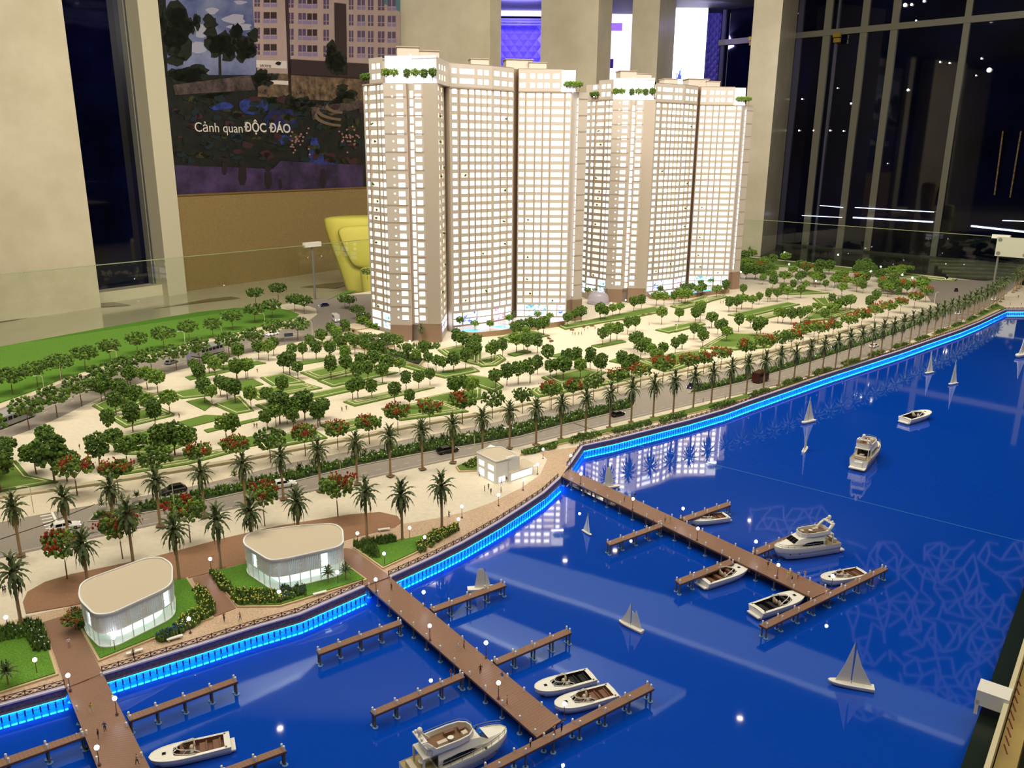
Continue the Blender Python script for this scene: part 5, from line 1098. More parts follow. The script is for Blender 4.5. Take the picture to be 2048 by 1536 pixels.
# roof terrace trees
for tx, ty in ((0, 0), (TV.x, TV.y)):
    for f, m in ((.05, 1), (.2, 2), (.44, 3), (.6, 2), (.76, 3), (.92, 0)):
        p = PT['A']+(PT['B']-PT['A'])*f+Vector((tx, ty+.012))
        tree(p, .068*(1 if m != 3 else .9), CR[m], TR[0], 'tiny roof terrace tree, %s from the left on the %s tower' % ({.05: 'first', .2: 'second', .44: 'third', .6: 'fourth', .76: 'fifth', .92: 'sixth'}[f], 'nearer' if tx == 0 else 'farther'), 'terrace trees on the %s tower' % ('nearer' if tx == 0 else 'farther'), 'terrace_tree', w=.7, z=ROOF)
    for k in range(5):
        p = PT['G0']+(PT['H']-PT['G0'])*(.9+k*.06)+Vector((tx, ty-.002)); tree(p, .056, CR[1 if k % 2 else 2], TR[0], 'small round tree on the right roof corner, %s from the left, %s tower' % (('first', 'second', 'third', 'fourth', 'fifth')[k], 'nearer' if tx == 0 else 'farther'), 'corner trees on the %s tower' % ('nearer' if tx == 0 else 'farther'), 'terrace_tree', w=.8, z=ROOF)
    for k in range(3):
        p = PT['F1']+(PT['A']-PT['F1'])*(.05+k*.14)+Vector((tx, ty+.01)); tree(p, .052, CR[0], TR[0], 'dark little tree on the left roof corner, %s from the left, %s tower' % (('first', 'second', 'third')[k], 'nearer' if tx == 0 else 'farther'), 'left corner trees on the %s tower' % ('nearer' if tx == 0 else 'farther'), 'terrace_tree', w=.9, z=ROOF)
# ------------------------------------------------------------ lamps
polem = mat('brown_lamp_post', (88, 60, 52), .5)
b = MB(); b.tube([(0, 0, 0), (0, 0, .03)], [.0009, .0006], polem, 6); b.tube([(0, 0, 0), (0, 0, .0015)], .003, polem, 8); LP = b.mesh('post')
b = MB(); b.ball((0, 0, 0), (.0040, .0040, .0042), lamp_em, 10, 8); b.tube([(0, 0, -.004), (0, 0, -.0026)], [.001, .0022], polem, 8); LG = b.mesh('globe')
def lamp(x, y, label, h=1.0, z=.003):
    p = gp(x, y); t = thing('street_lamp', label, 'lamp', (p.x, p.y, z)); put('post', LP, t, sc=(1, 1, h)); put('globe', LG, t, (0, 0, .0335*h)); return t
for x, y, l in ((141, 1384, 'globe lamp at the upper left edge of the lower left walkway'), (234, 1431, 'globe lamp on the right edge of the lower left walkway'), (199, 1532, 'globe lamp at the frame bottom on the lower left walkway'), (17, 1265, 'globe lamp in the dark border at the left frame edge'),
        (75, 1352, 'globe lamp on the lower left lawn'), (231, 1306, 'globe lamp before the rounded corner of the first pavilion'), (381, 1268, 'globe lamp by the yellow flowers of the first pavilion'), (423, 1145, 'globe lamp between the two pavilions, beside the path'),
        (560, 1212, 'globe lamp in the flower bed before the second pavilion'), (676, 1172, 'globe lamp between the two fan palms'), (752.5, 1187, 'globe lamp on the central walkway, first from the shore'), (848, 1213, 'globe lamp on the right edge of the central walkway above the upper finger dock'), (860, 1282, 'globe lamp on the left edge of the central walkway, midway'),
        (972, 1317, 'globe lamp on the right edge of the central walkway above the white speedboats'), (997, 1399, 'globe lamp on the central walkway behind the big yacht'), (1128, 1442, 'globe lamp at the outer corner of the central walkway, before the speedboats'), (1554, 1157, 'globe lamp on the right walkway beside the group of strollers'),
        (1662, 1180, 'globe lamp at the outer end of the right walkway'), (1364.5, 1041, 'globe lamp left of the uppermost moored speedboat'), (1394, 1082, 'globe lamp on the near edge of the right walkway'), (1509.5, 1109, 'globe lamp left of the moored motor yacht'), (1086, 919, 'globe lamp behind the kiosk annex'), (1075, 950, 'globe lamp right of the kiosk annex'),
        (1141, 932, 'globe lamp at the quay corner above the right walkway'), (1046, 982, 'globe lamp in front of the kiosk'), (997, 1013, 'globe lamp left of the kiosk forecourt, by the railing'), (924, 1037, 'globe lamp on the wide plaza near the palm triangle'), (917, 1063, 'globe lamp at the tip of the triangular flower bed'),
        (1161, 970, 'globe lamp on the right walkway, first from the shore'), (1265, 1021, 'globe lamp on the right walkway beside two strollers'), (716, 1092, 'globe lamp at the entrance of the central walkway'), (820, 1081, 'globe lamp behind the triangular lawn between two palms'), (850, 1100, 'globe lamp inside the triangular lawn\'s flower bed'), (769, 1134, 'globe lamp in the middle of the triangular lawn')):
    lamp(x, y, l)
spot = [(760, 690, 'lamp glowing at the left foot of the near tower'), (820, 696, 'lamp glowing before the brown plinth of the near tower'), (727, 640, 'lamp glowing behind the corner trees of the near tower'), (1202, 622, 'lamp glowing below the dome'), (1222, 617, 'lamp glowing right of the dome'), (1251, 611, 'lamp glowing before the brown plinth of the far tower')]
for x, y, l in spot: lamp(x, y, l, 1.0)
for i in range(16):
    x, y = [(1464, 555), (1481, 556), (1490, 551), (1528, 558), (1577, 540), (1568, 515), (1675, 520), (1601, 561), (1672, 570), (1714, 552), (1740, 555), (1803, 562), (1823, 568), (1760, 545), (1630, 575), (1545, 560)][i]
    p = gp(x, y); t = thing('street_lamp', 'small bright lamp shining among the trees at the far right of the park', 'lamp', (p.x, p.y, 0), group='lamps among the far trees', sc=1.5); put('post', LP, t); put('globe', LG, t, (0, 0, .0335))
# curved road lights
rl_m = mat('cream_road_light', (222, 214, 180), .5)
def roadlight(x, y, label, d=1, h=.085):
    p = gp(x, y); t = thing('road_light', label, 'road light', (p.x, p.y, .001), R(35), group=None)
    b = MB(); b.tube([(0, 0, 0), (0, 0, h*.9), (d*.006, 0, h*.98), (d*.020, 0, h)], [.0013, .0011, .0009, .0009], rl_m, 5); b.obj('post', t)
    b = MB(); b.box((d*.026, 0, h), (.014, .004, .002), rl_m); b.obj('lamp_head', t)
for x, y, l, d in ((123, 763, 'curved road light on the lawn side, leftmost on the rear road', 1), (90, 790, 'short curved road light leaning left beside the first rear bend', -1), (236, 735, 'curved road light beside the third lawn-side street tree pair', -1), (371, 694, 'curved road light in front of the silver coach', -1), (443, 664, 'thin road light on the bright lawn near the taxi', 1), (530, 655, 'curved road light behind the white car and taxi', -1),
        (625, 672, 'road light standing in the rear junction', -1), (302, 938, 'cream road light left of the middle of the park kerb', -1), (628, 908, 'cream road light above the white estate car', 1), (68, 1027, 'thin grey road light near the zebra crossing', -1), (349, 1014, 'thin grey road light rising from the median near the black car', -1), (681, 945, 'thin grey road light in the median left of the kiosk', -1), (949, 915, 'thin grey road light just left of the kiosk', -1),
        (1098, 824, 'cream road light on the park kerb right of the kiosk', 1), (1282, 786, 'cream road light behind the tallest red flame trees', 1), (1435, 740, 'cream road light near the dark red van', 1), (1550, 712, 'cream road light midway to the far right', 1), (1655, 690, 'cream road light above the bright car lights', 1), (1868, 610, 'curved road light at the far junction corner', 1), (1822, 622, 'curved road light left of the far junction', 1), (1691, 590, 'thin road light in the far tree mass', 1)):
    roadlight(x, y, l, d)
# road sign board and hoarding
p = gp(570, 690); t = thing('road_sign', 'dark blue road sign board on a post beside the rear junction', 'sign', (p.x, p.y, 0), R(20)); b = MB(); b.tube([(0, 0, 0), (0, 0, .06)], .001, steel, 5); b.obj('post', t)
b = MB(); b.box((.022, 0, .053), (.045, .002, .018), mat('dark_blue_board', (36, 44, 66), .4)); b.obj('board', t)
p = gp(378, 722); t = thing('bus_shelter', 'pale glowing board standing in front of the silver coach', 'board', (p.x, p.y, 0), R(70)); b = MB(); b.box((0, 0, .02), (.03, .004, .038), mat('pale_blue_board', (176, 176, 214), .3)); b.obj('panel', t)

# ------------------------------------------------------------ vehicles
tyre = mat('tyre_black', (18, 18, 18), .8); head = mat('headlight_glow', (255, 255, 255), em=30, emc=(225, 220, 255)); tail = mat('tail_light', (120, 10, 10), .4)
def car(x, y, x2, y2, paint, label, lights=True, L=.056, hh=.018, name='car', cat='car', boxy=False, lz=None):
    """x,y -> x2,y2 : ground pixels of tail and nose"""
    a, c = gp(x, y), gp(x2, y2); m = (a+c)/2; t = thing(name, label, cat, (m.x, m.y, .0014), math.atan2((c-a).y, (c-a).x)); W = L*.42; pm = paint
    b = MB()
    if boxy:
        b.loft([[(u*L, s*W/2*k, z*hh) for s, z in ((-1, .12), (1, .12), (1, .95), (.9, 1), (-.9, 1), (-1, .95))] for u, k in ((-.5, .95), (-.46, 1), (.42, 1), (.5, .9))], pm)
    else:
        prof = [(-.5, .22, .50, .92), (-.44, .16, .60, 1), (-.25, .14, .64, 1), (.18, .14, .62, 1), (.40, .16, .52, .97), (.5, .22, .40, .85)]
        b.loft([[(u*L, -W/2*k, lo*hh), (u*L, W/2*k, lo*hh), (u*L, W/2*k, hi*hh*.8), (u*L, W/2*k*.88, hi*hh), (u*L, -W/2*k*.88, hi*hh), (u*L, -W/2*k, hi*hh*.8)] for u, lo, hi, k in prof], pm)
        b.loft([[(u*L, -W/2*k, z0*hh), (u*L, W/2*k, z0*hh), (u*L, W/2*k*.78, z1*hh), (u*L, -W/2*k*.78, z1*hh)] for u, z0, z1, k in ((-.44, .6, .64, .85), (-.32, .6, .97, .88), (.05, .6, 1.0, .88), (.24, .58, .64, .85))], pm)
    b.obj('body', t)
    g = MB()
    for s in (-1, 1):
        if boxy:
            n = 6 if L > .09 else 2
            for i in range(n): g.box((L*(-.42+.84*(i+.5)/n), s*W/2*1.005, hh*.68), (L*.84/n*.82, .0006, hh*.3), darkglass)
        else:
            for u0, u1 in ((-.30, -.08), (-.06, .14)): g.add([(u0*L, s*W*.447, .66*hh), (u1*L, s*W*.447, .66*hh), (u1*L*.85, s*W*.362, .93*hh), (u0*L*.9, s*W*.362, .93*hh)], [(0, 1, 2, 3)], darkglass)
    if not boxy:
        g.add([(.235*L, -W*.36, .66*hh), (.235*L, W*.36, .66*hh), (.075*L, W*.32, .97*hh), (.075*L, -W*.32, .97*hh)], [(0, 1, 2, 3)], darkglass); g.add([(-.44*L, W*.33, .68*hh), (-.44*L, -W*.33, .68*hh), (-.34*L, -W*.3, .96*hh), (-.34*L, W*.3, .96*hh)], [(0, 1, 2, 3)], darkglass)
    else: g.box((L*.475, 0, hh*.66), (.001, W*.8, hh*.35), darkglass)
    g.obj('windows', t)
    r = hh*.21 if not boxy else hh*.17
    k = MB(); k.tube([(0, -.002, 0), (0, .002, 0)], r, tyre, 10); k.tube([(0, -.0022, 0), (0, .0022, 0)], r*.5, steel, 8); wm = k.mesh('wheel')
    for u in (-.32, .32):
        for s in (-1, 1): put('wheel', wm, t, (u*L, s*W*.46, r))
    if lights:
        h = MB(); [h.ball((L*.495, s*W*.34, hh*.36), .0013, head, 6, 5) for s in (-1, 1)]; h.obj('headlights', t)
    h = MB(); [h.box((-L*.497, s*W*.36, hh*.42), (.001, W*.14, hh*.1), tail) for s in (-1, 1)]; h.obj('tail_lights', t)
    return t
cblk = mat('black_car_paint', (26, 20, 22), .2); cwht = mat('white_car_paint', (222, 220, 212), .25); cgry = mat('grey_car_paint', (110, 108, 108), .25); cyl = mat('yellow_taxi_paint', (212, 176, 30), .3); cred = mat('dark_red_van_paint', (64, 20, 20), .35); csil = mat('silver_bus_paint', (168, 168, 168), .3, metal=.3); cblu = mat('dark_blue_paint', (30, 28, 70), .2)
car(368, 981, 326, 990, cblk, 'black car heading left on the far carriageway near the lower left palms', L=.075, hh=.024)
car(545, 977, 590, 970, cwht, 'white estate car on the near carriageway left of the kiosk', L=.072, hh=.023)
car(106, 1064, 154, 1054, cwht, 'white car with bright headlights beside the zebra crossing', L=.075, hh=.023)
car(875, 909, 915, 901, cblk, 'black car on the near carriageway left of the kiosk', L=.075, hh=.022)
car(1002, 866, 1032, 860, cwht, 'white car on the far carriageway above the kiosk', False, L=.062, hh=.018)
car(1224, 835, 1247, 829, cblk, 'dark car at the gap in the median, right of the kiosk', L=.062, hh=.02)
car(1392, 772, 1375, 779, cblu, 'car with glaring blue headlights at the tip of the second median', L=.062, hh=.02)
car(1506, 768, 1534, 760, cred, 'dark red box van on the near carriageway', False, L=.085, hh=.048, name='van', cat='van', boxy=True)
car(1738, 698, 1757, 691, cwht, 'white car on the near carriageway toward the far right', L=.07, hh=.02)
car(1685, 692, 1660, 700, cblu, 'blue car with glaring headlights half hidden by the median shrubs', L=.07, hh=.02)
car(180, 783, 205, 772, cwht, 'white saloon on the rear road at the left', False, L=.08, hh=.022)
car(333, 731, 353, 724, cgry, 'grey car with bright headlights behind the left park trees', L=.07, hh=.02)
car(212, 756, 228, 750, cblu, 'blue car glimpsed between the street trees of the rear road', L=.06, hh=.018)
car(382, 718, 448, 700, csil, 'long silver coach behind the street trees of the rear road', False, L=.165, hh=.048, name='bus', cat='bus', boxy=True)
car(-12, 858, 56, 832, csil, 'long silver coach cut by the left frame edge', True, L=.17, hh=.045, name='bus', cat='bus', boxy=True)
car(517, 692, 540, 690, cyl, 'yellow taxi on the rear road beside the park', False, L=.08, hh=.022)
car(558, 668, 532, 673, cwht, 'white car with headlights facing left above the yellow taxi', L=.07, hh=.02)
car(656, 612, 640, 614, cblu, 'small purple car lighting the rear crossroads', L=.065, hh=.02)
car(668, 640, 676, 646, cwht, 'white box van at the crossroads beside the low buildings', L=.075, hh=.045, name='van', cat='van', boxy=True)
car(1893, 552, 1893, 566, cblk, 'car with twin headlights coming over the far junction', L=.06, hh=.022)
car(1912, 588, 1912, 578, cblk, 'black car driving away across the far junction', False, L=.06, hh=.024)
car(1908, 632, 1926, 626, cwht, 'white car behind the far palms of the quay row', False, L=.07, hh=.02)
car(1980, 604, 1998, 597, cwht, 'white car at the far right behind the last palms', False, L=.08, hh=.022)

# ------------------------------------------------------------ boats
hullw = mat('boat_hull_white', (232, 228, 216), .25, coat=.3); boatw = mat('boat_deck_white', (236, 232, 218), .3); blkseat = mat('black_seat', (26, 24, 24), .5); brseat = mat('brown_seat', (120, 84, 62), .55); cushion = mat('cream_cushion', (206, 190, 166), .6)
clearg = glass_mat('boat_glass', (.75, .78, .78))
def hullsec(u, W, D, H_, L, n=None):
    """u 0 stern .. 1 bow: returns half section points (y, z)"""
    if u < .55: w = W*(.93+.07*u/.55)
    else: t = (u-.55)/.45; w = W*math.sqrt(max(0, 1-t**2.4))
    zt = H_*(1+.22*u*u)
    return w, zt
def hull_rings(L, W, H_, N=16, keel=-.35, flare=.82):
    out = []
    for i in range(N+1):
        u = i/N; u = 1-(1-u)**1.25
        w, zt = hullsec(u, W/2, 0, H_, L); w = max(w, .0004); x = (u-.5)*L; kz = keel*H_*(1-u**4)+zt*.5*u**7; wl = w*flare*(1-.35*u*u)
        xb = x-(.05*L*u**6)
        out.append([(x, w, zt), (x, w*.97, zt*.72), (xb, wl, zt*.12 if u < .9 else zt*.3), (xb, 0, kz), (xb, -wl, zt*.12 if u < .9 else zt*.3), (x, -w*.97, zt*.72), (x, -w, zt)])
    return out
def speedboat(bow, stern, label, seatm):
    """bow, stern: waterline pixels"""
    a, c = gp(*stern, ZW+.006), gp(*bow, ZW+.006); L = (c-a).length*.99; W = L*.35; H_ = L*.135; m = (a+c)/2
    t = thing('speedboat', label, 'speedboat', (m.x, m.y, ZW+.0006), math.atan2((c-a).y, (c-a).x))
    rg = hull_rings(L, W, H_); b = MB(); b.loft(rg, hullw, closed=False, caps=False); b.add(rg[0], [tuple(range(len(rg[0])-1, -1, -1))], hullw); b.obj('hull', t, smooth=True)
    # deck with cockpit opening
    b = MB(); N = len(rg); cu0, cu1 = 1, 10
    def cw(i):
        x, w, z = rg[i][0]; f = (i-cu0)/(cu1-cu0); return max(0, w*.80*(1-max(0, f-.55)**2*2.2))
    for i in range(N-1):
        A, B = rg[i], rg[i+1]
        if cu0 <= i < cu1:
            for s in (1, -1): b.add([(A[0][0], s*A[0][1], A[0][2]), (B[0][0], s*B[0][1], B[0][2]), (B[0][0], s*cw(i+1), B[0][2]+.0012), (A[0][0], s*cw(i), A[0][2]+.0012)], [(0, 1, 2, 3)], boatw)
        else:
            za, zb = A[0][2], B[0][2]; b.add([(A[0][0], A[0][1], za), (B[0][0], B[0][1], zb), (B[0][0], 0, zb+.07*B[0][1]), (A[0][0], 0, za+.07*A[0][1]), (B[0][0], -B[0][1], zb), (A[0][0], -A[0][1], za)], [(0, 1, 2, 3), (3, 2, 4, 5)], boatw)
    b.obj('deck', t, smooth=False)
    b = MB()
    for i in range(N-1):
        A, B = rg[i], rg[i+1]
        for s in (1, -1): b.bar((A[0][0], s*A[0][1], A[0][2]), (B[0][0], s*B[0][1], B[0][2]), L*.012, L*.012, boatw)
    b.obj('gunwale', t)
    zf = H_*.45; b = MB()
    pl = [(rg[i][0][0], cw(i)) for i in range(cu0, cu1+1)]
    for j in range(len(pl)-1):
        (x0, y0), (x1, y1) = pl[j], pl[j+1]
        b.add([(x0, -y0, zf), (x1, -y1, zf), (x1, y1, zf), (x0, y0, zf)], [(0, 1, 2, 3)], seatm)
        for s in (1, -1): b.add([(x0, s*y0, zf), (x1, s*y1, zf), (x1, s*y1, rg[cu0+j+1][0][2]+.001), (x0, s*y0, rg[cu0+j][0][2]+.001)], [(0, 1, 2, 3)], seatm)
    x0 = pl[0][0]; b.add([(x0, -pl[0][1], zf), (x0, pl[0][1], zf), (x0, pl[0][1], rg[1][0][2]+.001), (x0, -pl[0][1], rg[1][0][2]+.001)], [(0, 1, 2, 3)], seatm)
    b.obj('cockpit', t)
    for u, w, hh in ((-.33, .62, .5), (-.16, .60, .55)):
        b = MB(); b.box((u*L, 0, zf+H_*hh*.35), (L*.09, W*w, H_*hh*.7), seatm); b.box((u*L-L*.045, 0, zf+H_*hh*.5), (L*.015, W*w, H_*hh), seatm); b.obj('bench_seat', t)
    for s in (-1, 1):
        b = MB(); b.ball((-.02*L, s*W*.17, zf+H_*.35), (L*.034, W*.11, H_*.32), cushion, 8, 6); b.ball((-.055*L, s*W*.17, zf+H_*.6), (L*.014, W*.105, H_*.42), cushion, 8, 6); b.obj('bucket_seat', t, smooth=True)
    b = MB(); b.box((.1*L, 0, zf+H_*.45), (L*.05, W*.56, H_*.6), seatm); b.tube([(.07*L, -W*.17, zf+H_*.7), (.065*L, -W*.17, zf+H_*.75)], W*.07, blackm, 10); b.obj('dashboard', t)
    # windshield: curved frame and panes
    zt = rg[9][0][2]; arc = [(.22*L-.20*L*(abs(v)**2.2), v*W*.40) for v in [-1, -.8, -.5, -.2, .2, .5, .8, 1]]
    arc = [(-.06*L, -W*.41)]+arc+[(-.06*L, W*.41)]
    top = [(x-.055*L, y*.86, zt+H_*(.42 if 0 < i < len(arc)-1 else .06)) for i, (x, y) in enumerate(arc)]; bot = [(x, y, zt+.002) for x, y in arc]
    b = MB(); b.tube(top, L*.006, mat('white_frame', (225, 222, 210), .3), 5); b.tube(bot, L*.005, MATS['white_frame'], 5)
    for i in (2, 4, 5, 7): b.tube([bot[i], top[i]], L*.0045, MATS['white_frame'], 4)
    b.obj('windshield_frame', t)
    b = MB()
    for i in range(len(arc)-1): b.add([bot[i], bot[i+1], top[i+1], top[i]], [(0, 1, 2, 3)], clearg)
    b.obj('windshield', t)
    b = MB(); zz = rg[11][0][2]+W*.03; b.box((.32*L, 0, zz), (L*.05, W*.14, .0016), mat('hatch_frame', (80, 80, 70), .3)); b.box((.32*L, 0, zz+.001), (L*.035, W*.10, .001), darkglass); b.obj('hatch', t)
    b = MB(); b.box((-.525*L, 0, H_*.32), (L*.07, W*.72, H_*.16), hullw); b.obj('swim_platform', t)
    b = MB(); zr = rg[4][0][2]
    for s in (-1, 1): b.box((-.44*L, s*W*.40, zr+.001), (L*.02, W*.05, .002), steel)
    b.obj('cleats', t)
    return t
speedboat((299, 1531), (462, 1490), 'white speedboat with brown cockpit, alone at the lower left frame edge', brseat)
speedboat((1069, 1390), (1185, 1358), 'white speedboat with black interior moored left of its twin', blkseat)
speedboat((1109, 1424), (1228, 1389), 'white speedboat with brown interior moored beside the black one', brseat)
speedboat((1376, 1048), (1454, 1037), 'uppermost moored white speedboat with brown interior', brseat)
speedboat((1492, 1143), (1404, 1171), 'white speedboat with brown interior, stern toward the left finger dock', brseat)
speedboat((1604, 1199), (1510, 1229), 'white speedboat with black interior, beside the outer end dock', blkseat)
speedboat((1642, 1168), (1726, 1150), 'white speedboat with brown interior beyond the outer end dock', brseat)
speedboat((1857, 831), (1808, 845), 'small white speedboat sailing alone far right', blkseat)
def yacht(bow, stern, label, Lk=1.0, z=ZW):
    a, c = gp(*stern, ZW+.012), gp(*bow, ZW+.012); L = (c-a).length*Lk; W = L*.30; H_ = L*.175; m = (a+c)/2
    t = thing('motor_yacht', label, 'motor yacht', (m.x, m.y, ZW+.0006), math.atan2((c-a).y, (c-a).x))
    rg = hull_rings(L, W, H_, 20, -.2, .86); b = MB(); b.loft(rg, hullw, closed=False, caps=False); b.add(rg[0], [tuple(range(len(rg[0])-1, -1, -1))], hullw); b.obj('hull', t, smooth=True)
    b = MB()
    for i in range(len(rg)-1):
        A, B = rg[i], rg[i+1]; za, zb = A[0][2]-H_*.08, B[0][2]-H_*.08
        b.add([(A[0][0], A[0][1], za), (B[0][0], B[0][1], zb), (B[0][0], -B[0][1], zb), (A[0][0], -A[0][1], za)], [(0, 1, 2, 3)], boatw if i > 3 else mat('teak_deck', (168, 150, 104), .6))
    b.obj('main_deck', t)
    b = MB()
    for s in (1, -1): b.tube([(q[0][0], s*q[0][1]*1.006, q[0][2]*.62) for q in rg[:-1]], L*.004, mat('dark_rub_strake', (70, 66, 60), .5), 4)
    b.obj('rubbing_strake', t)
    for s in (-1, 1):
        for u in (12, 15): q = rg[u]; b = MB(); b.ball((q[0][0], s*q[0][1]*.95, q[0][2]*.55), (L*.012, L*.004, L*.008), darkglass, 8, 6); b.obj('porthole', t)
    def sec(u, w, z0, z1, k=.82): return [(u*L, -w*W/2, z0*H_), (u*L, -w*W/2, (z0+(z1-z0)*.55)*H_), (u*L, -w*W/2*k, z1*H_), (u*L, w*W/2*k, z1*H_), (u*L, w*W/2, (z0+(z1-z0)*.55)*H_), (u*L, w*W/2, z0*H_)]
    b = MB(); b.loft([sec(-.24, .76, .9, 1.75), sec(-.1, .80, .9, 1.82), sec(.08, .80, .9, 1.84), sec(.17, .76, .95, 1.72), sec(.26, .68, 1.0, 1.42), sec(.36, .46, 1.05, 1.28), sec(.42, .26, 1.1, 1.18)], boatw, caps=True); b.obj('deckhouse', t, smooth=False)
    b = MB()
    for s in (-1, 1):
        P = [(-.21, 1.10), (-.12, 1.08), (.06, 1.14), (.155, 1.24), (.07, 1.42), (-.05, 1.46), (-.2, 1.38)]
        b.add([(x*L, s*W*.408, z*H_) for x, z in P], [tuple(range(len(P)))], darkglass)
    b.obj('side_windows', t)
    b = MB()
    for y0, y1 in ((-.30, -.11), (-.095, .095), (.11, .30)):
        b.add([(.262*L, y0*W, 1.44*H_), (.262*L, y1*W, 1.44*H_), (.185*L, y1*W*.92, 1.70*H_), (.185*L, y0*W*.92, 1.70*H_)], [(0, 1, 2, 3)], darkglass)
    b.obj('windscreen', t)
    # flybridge: floor, coaming, seats, arch
    fl = [(-.33, .28), (-.30, .36), (-.05, .38), (.06, .34), (.12, .2), (.135, 0)]; fp = [Vector((x*L, -y*W)) for x, y in fl]+[Vector((x*L, y*W)) for x, y in fl[::-1][1:]]
    b = MB(); b.prism(fp, 1.80*H_, 1.90*H_, boatw, mat('fly_brown_floor', (120, 88, 62), .6)); b.obj('flybridge_floor', t)
    b = MB(); n = len(fp)
    for i in range(n): p, q = fp[i], fp[(i+1) % n]; d = (p-q).length; b.bar((p.x, p.y, 2.02*H_), (q.x, q.y, 2.02*H_), L*.014, .30*H_, boatw)
    b.obj('flybridge_coaming', t)
    b = MB(); b.tube([(p.x*.98, p.y*.98, 2.32*H_) for p in fp[1:-1]], L*.003, steel, 5); b.obj('flybridge_rail', t)
    for i, (x, y, sx, sy) in enumerate(((.05, .12, .05, .1), (.05, -.12, .05, .1), (-.06, .16, .10, .07), (-.17, -.14, .09, .08))):
        b = MB(); b.box((x*L, y*W, 2.0*H_), (sx*L, sy*W*1.6, .22*H_), cushion if i % 2 else brseat); b.obj('seat', t)
    b = MB(); b.ball((-.08*L, -.08*W, 2.06*H_), (L*.03, W*.09, .03*H_), boatw, 10, 4); b.tube([(-.08*L, -.08*W, 1.9*H_), (-.08*L, -.08*W, 2.05*H_)], L*.004, steel, 5); b.obj('table', t)
    b = MB()
    for s in (-1, 1): b.loft([[(x*L-.02*L, s*y*W-.003, z*H_), (x*L+.02*L, s*y*W-.003, z*H_), (x*L+.02*L, s*y*W+.003, z*H_), (x*L-.02*L, s*y*W+.003, z*H_)] for x, y, z in ((-.24, .34, 1.9), (-.31, .33, 2.35), (-.36, .28, 2.62))], boatw)
    b.box((-.36*L, 0, 2.64*H_), (.055*L, .62*W, .08*H_), boatw); b.obj('radar_arch', t)
    b = MB(); b.tube([(-.36*L, 0, 2.66*H_), (-.36*L, 0, 2.85*H_)], [.018*L, .012*L], boatw, 8); b.ball((-.36*L, 0, 3.0*H_), (L*.026, L*.026, .2*H_), boatw, 12, 8); b.obj('radar_dome', t, smooth=True)
    b = MB()
    for s in (-1, 1): b.ball((-.37*L, s*.2*W, 2.78*H_), L*.014, boatw, 8, 6); 
    b.obj('satellite_domes', t, smooth=True)
    # overhang over aft cockpit, doors, rails, platform
    b = MB(); b.box((-.30*L, 0, 1.80*H_), (.16*L, .72*W, .07*H_), boatw); [b.box((-.375*L, s*.33*W, 1.35*H_), (.02*L, .03*W, .9*H_), boatw) for s in (-1, 1)]; b.obj('aft_canopy', t)
    b = MB(); b.box((-.242*L, 0, 1.32*H_), (.004*L, .62*W, .72*H_), darkglass); b.obj('saloon_door', t)
    b = MB(); b.box((-.44*L, 0, 1.1*H_), (.05*L, .55*W, .25*H_), cushion); b.obj('aft_bench', t)
    b = MB(); b.tube([(-.34*L, .0, 1.2*H_), (-.34*L, .0, 1.24*H_)], W*.13, boatw, 12); b.obj('aft_table', t)
    b = MB(); 
    for s in (-1, 1):
        pts = [(q[0][0]*.985, s*q[0][1]*.93, q[0][2]+H_*.26) for q in rg[4:-1]]; b.tube(pts, L*.0032, steel, 5)
        b.tube([(p[0], p[1], p[2]-H_*.14) for p in pts], L*.002, steel, 4)
        for q in rg[4:-1:2]: b.tube([(q[0][0]*.985, s*q[0][1]*.93, q[0][2]-H_*.05), (q[0][0]*.985, s*q[0][1]*.93, q[0][2]+H_*.26)], L*.0022, steel, 4)
    b.obj('guard_rail', t)
    b = MB(); b.box((-.54*L, 0, .26*H_), (.09*L, .8*W, .10*H_), boatw); b.box((-.515*L, 0, .55*H_), (.03*L, .4*W, .5*H_), boatw); b.obj('swim_platform', t)
    b = MB(); b.ball((.22*L, -.40*W, 1.05*H_), (L*.012, L*.012, L*.02), mat('grey_fender_buoy', (90, 96, 110), .5), 8, 6); b.obj('fender', t)
    return t, L, W, H_
yacht((1012, 1482), (812, 1566), 'large white motor yacht with brown flybridge, cut by the bottom frame edge')
yacht((1548, 1112), (1668, 1092), 'white motor yacht with tall radar arch moored bow-left at the right walkway')
yacht((1752, 895), (1712, 938), 'white motor yacht seen from its stern on open water', .82)
sailm = mat('white_sail', (226, 222, 208), .6)
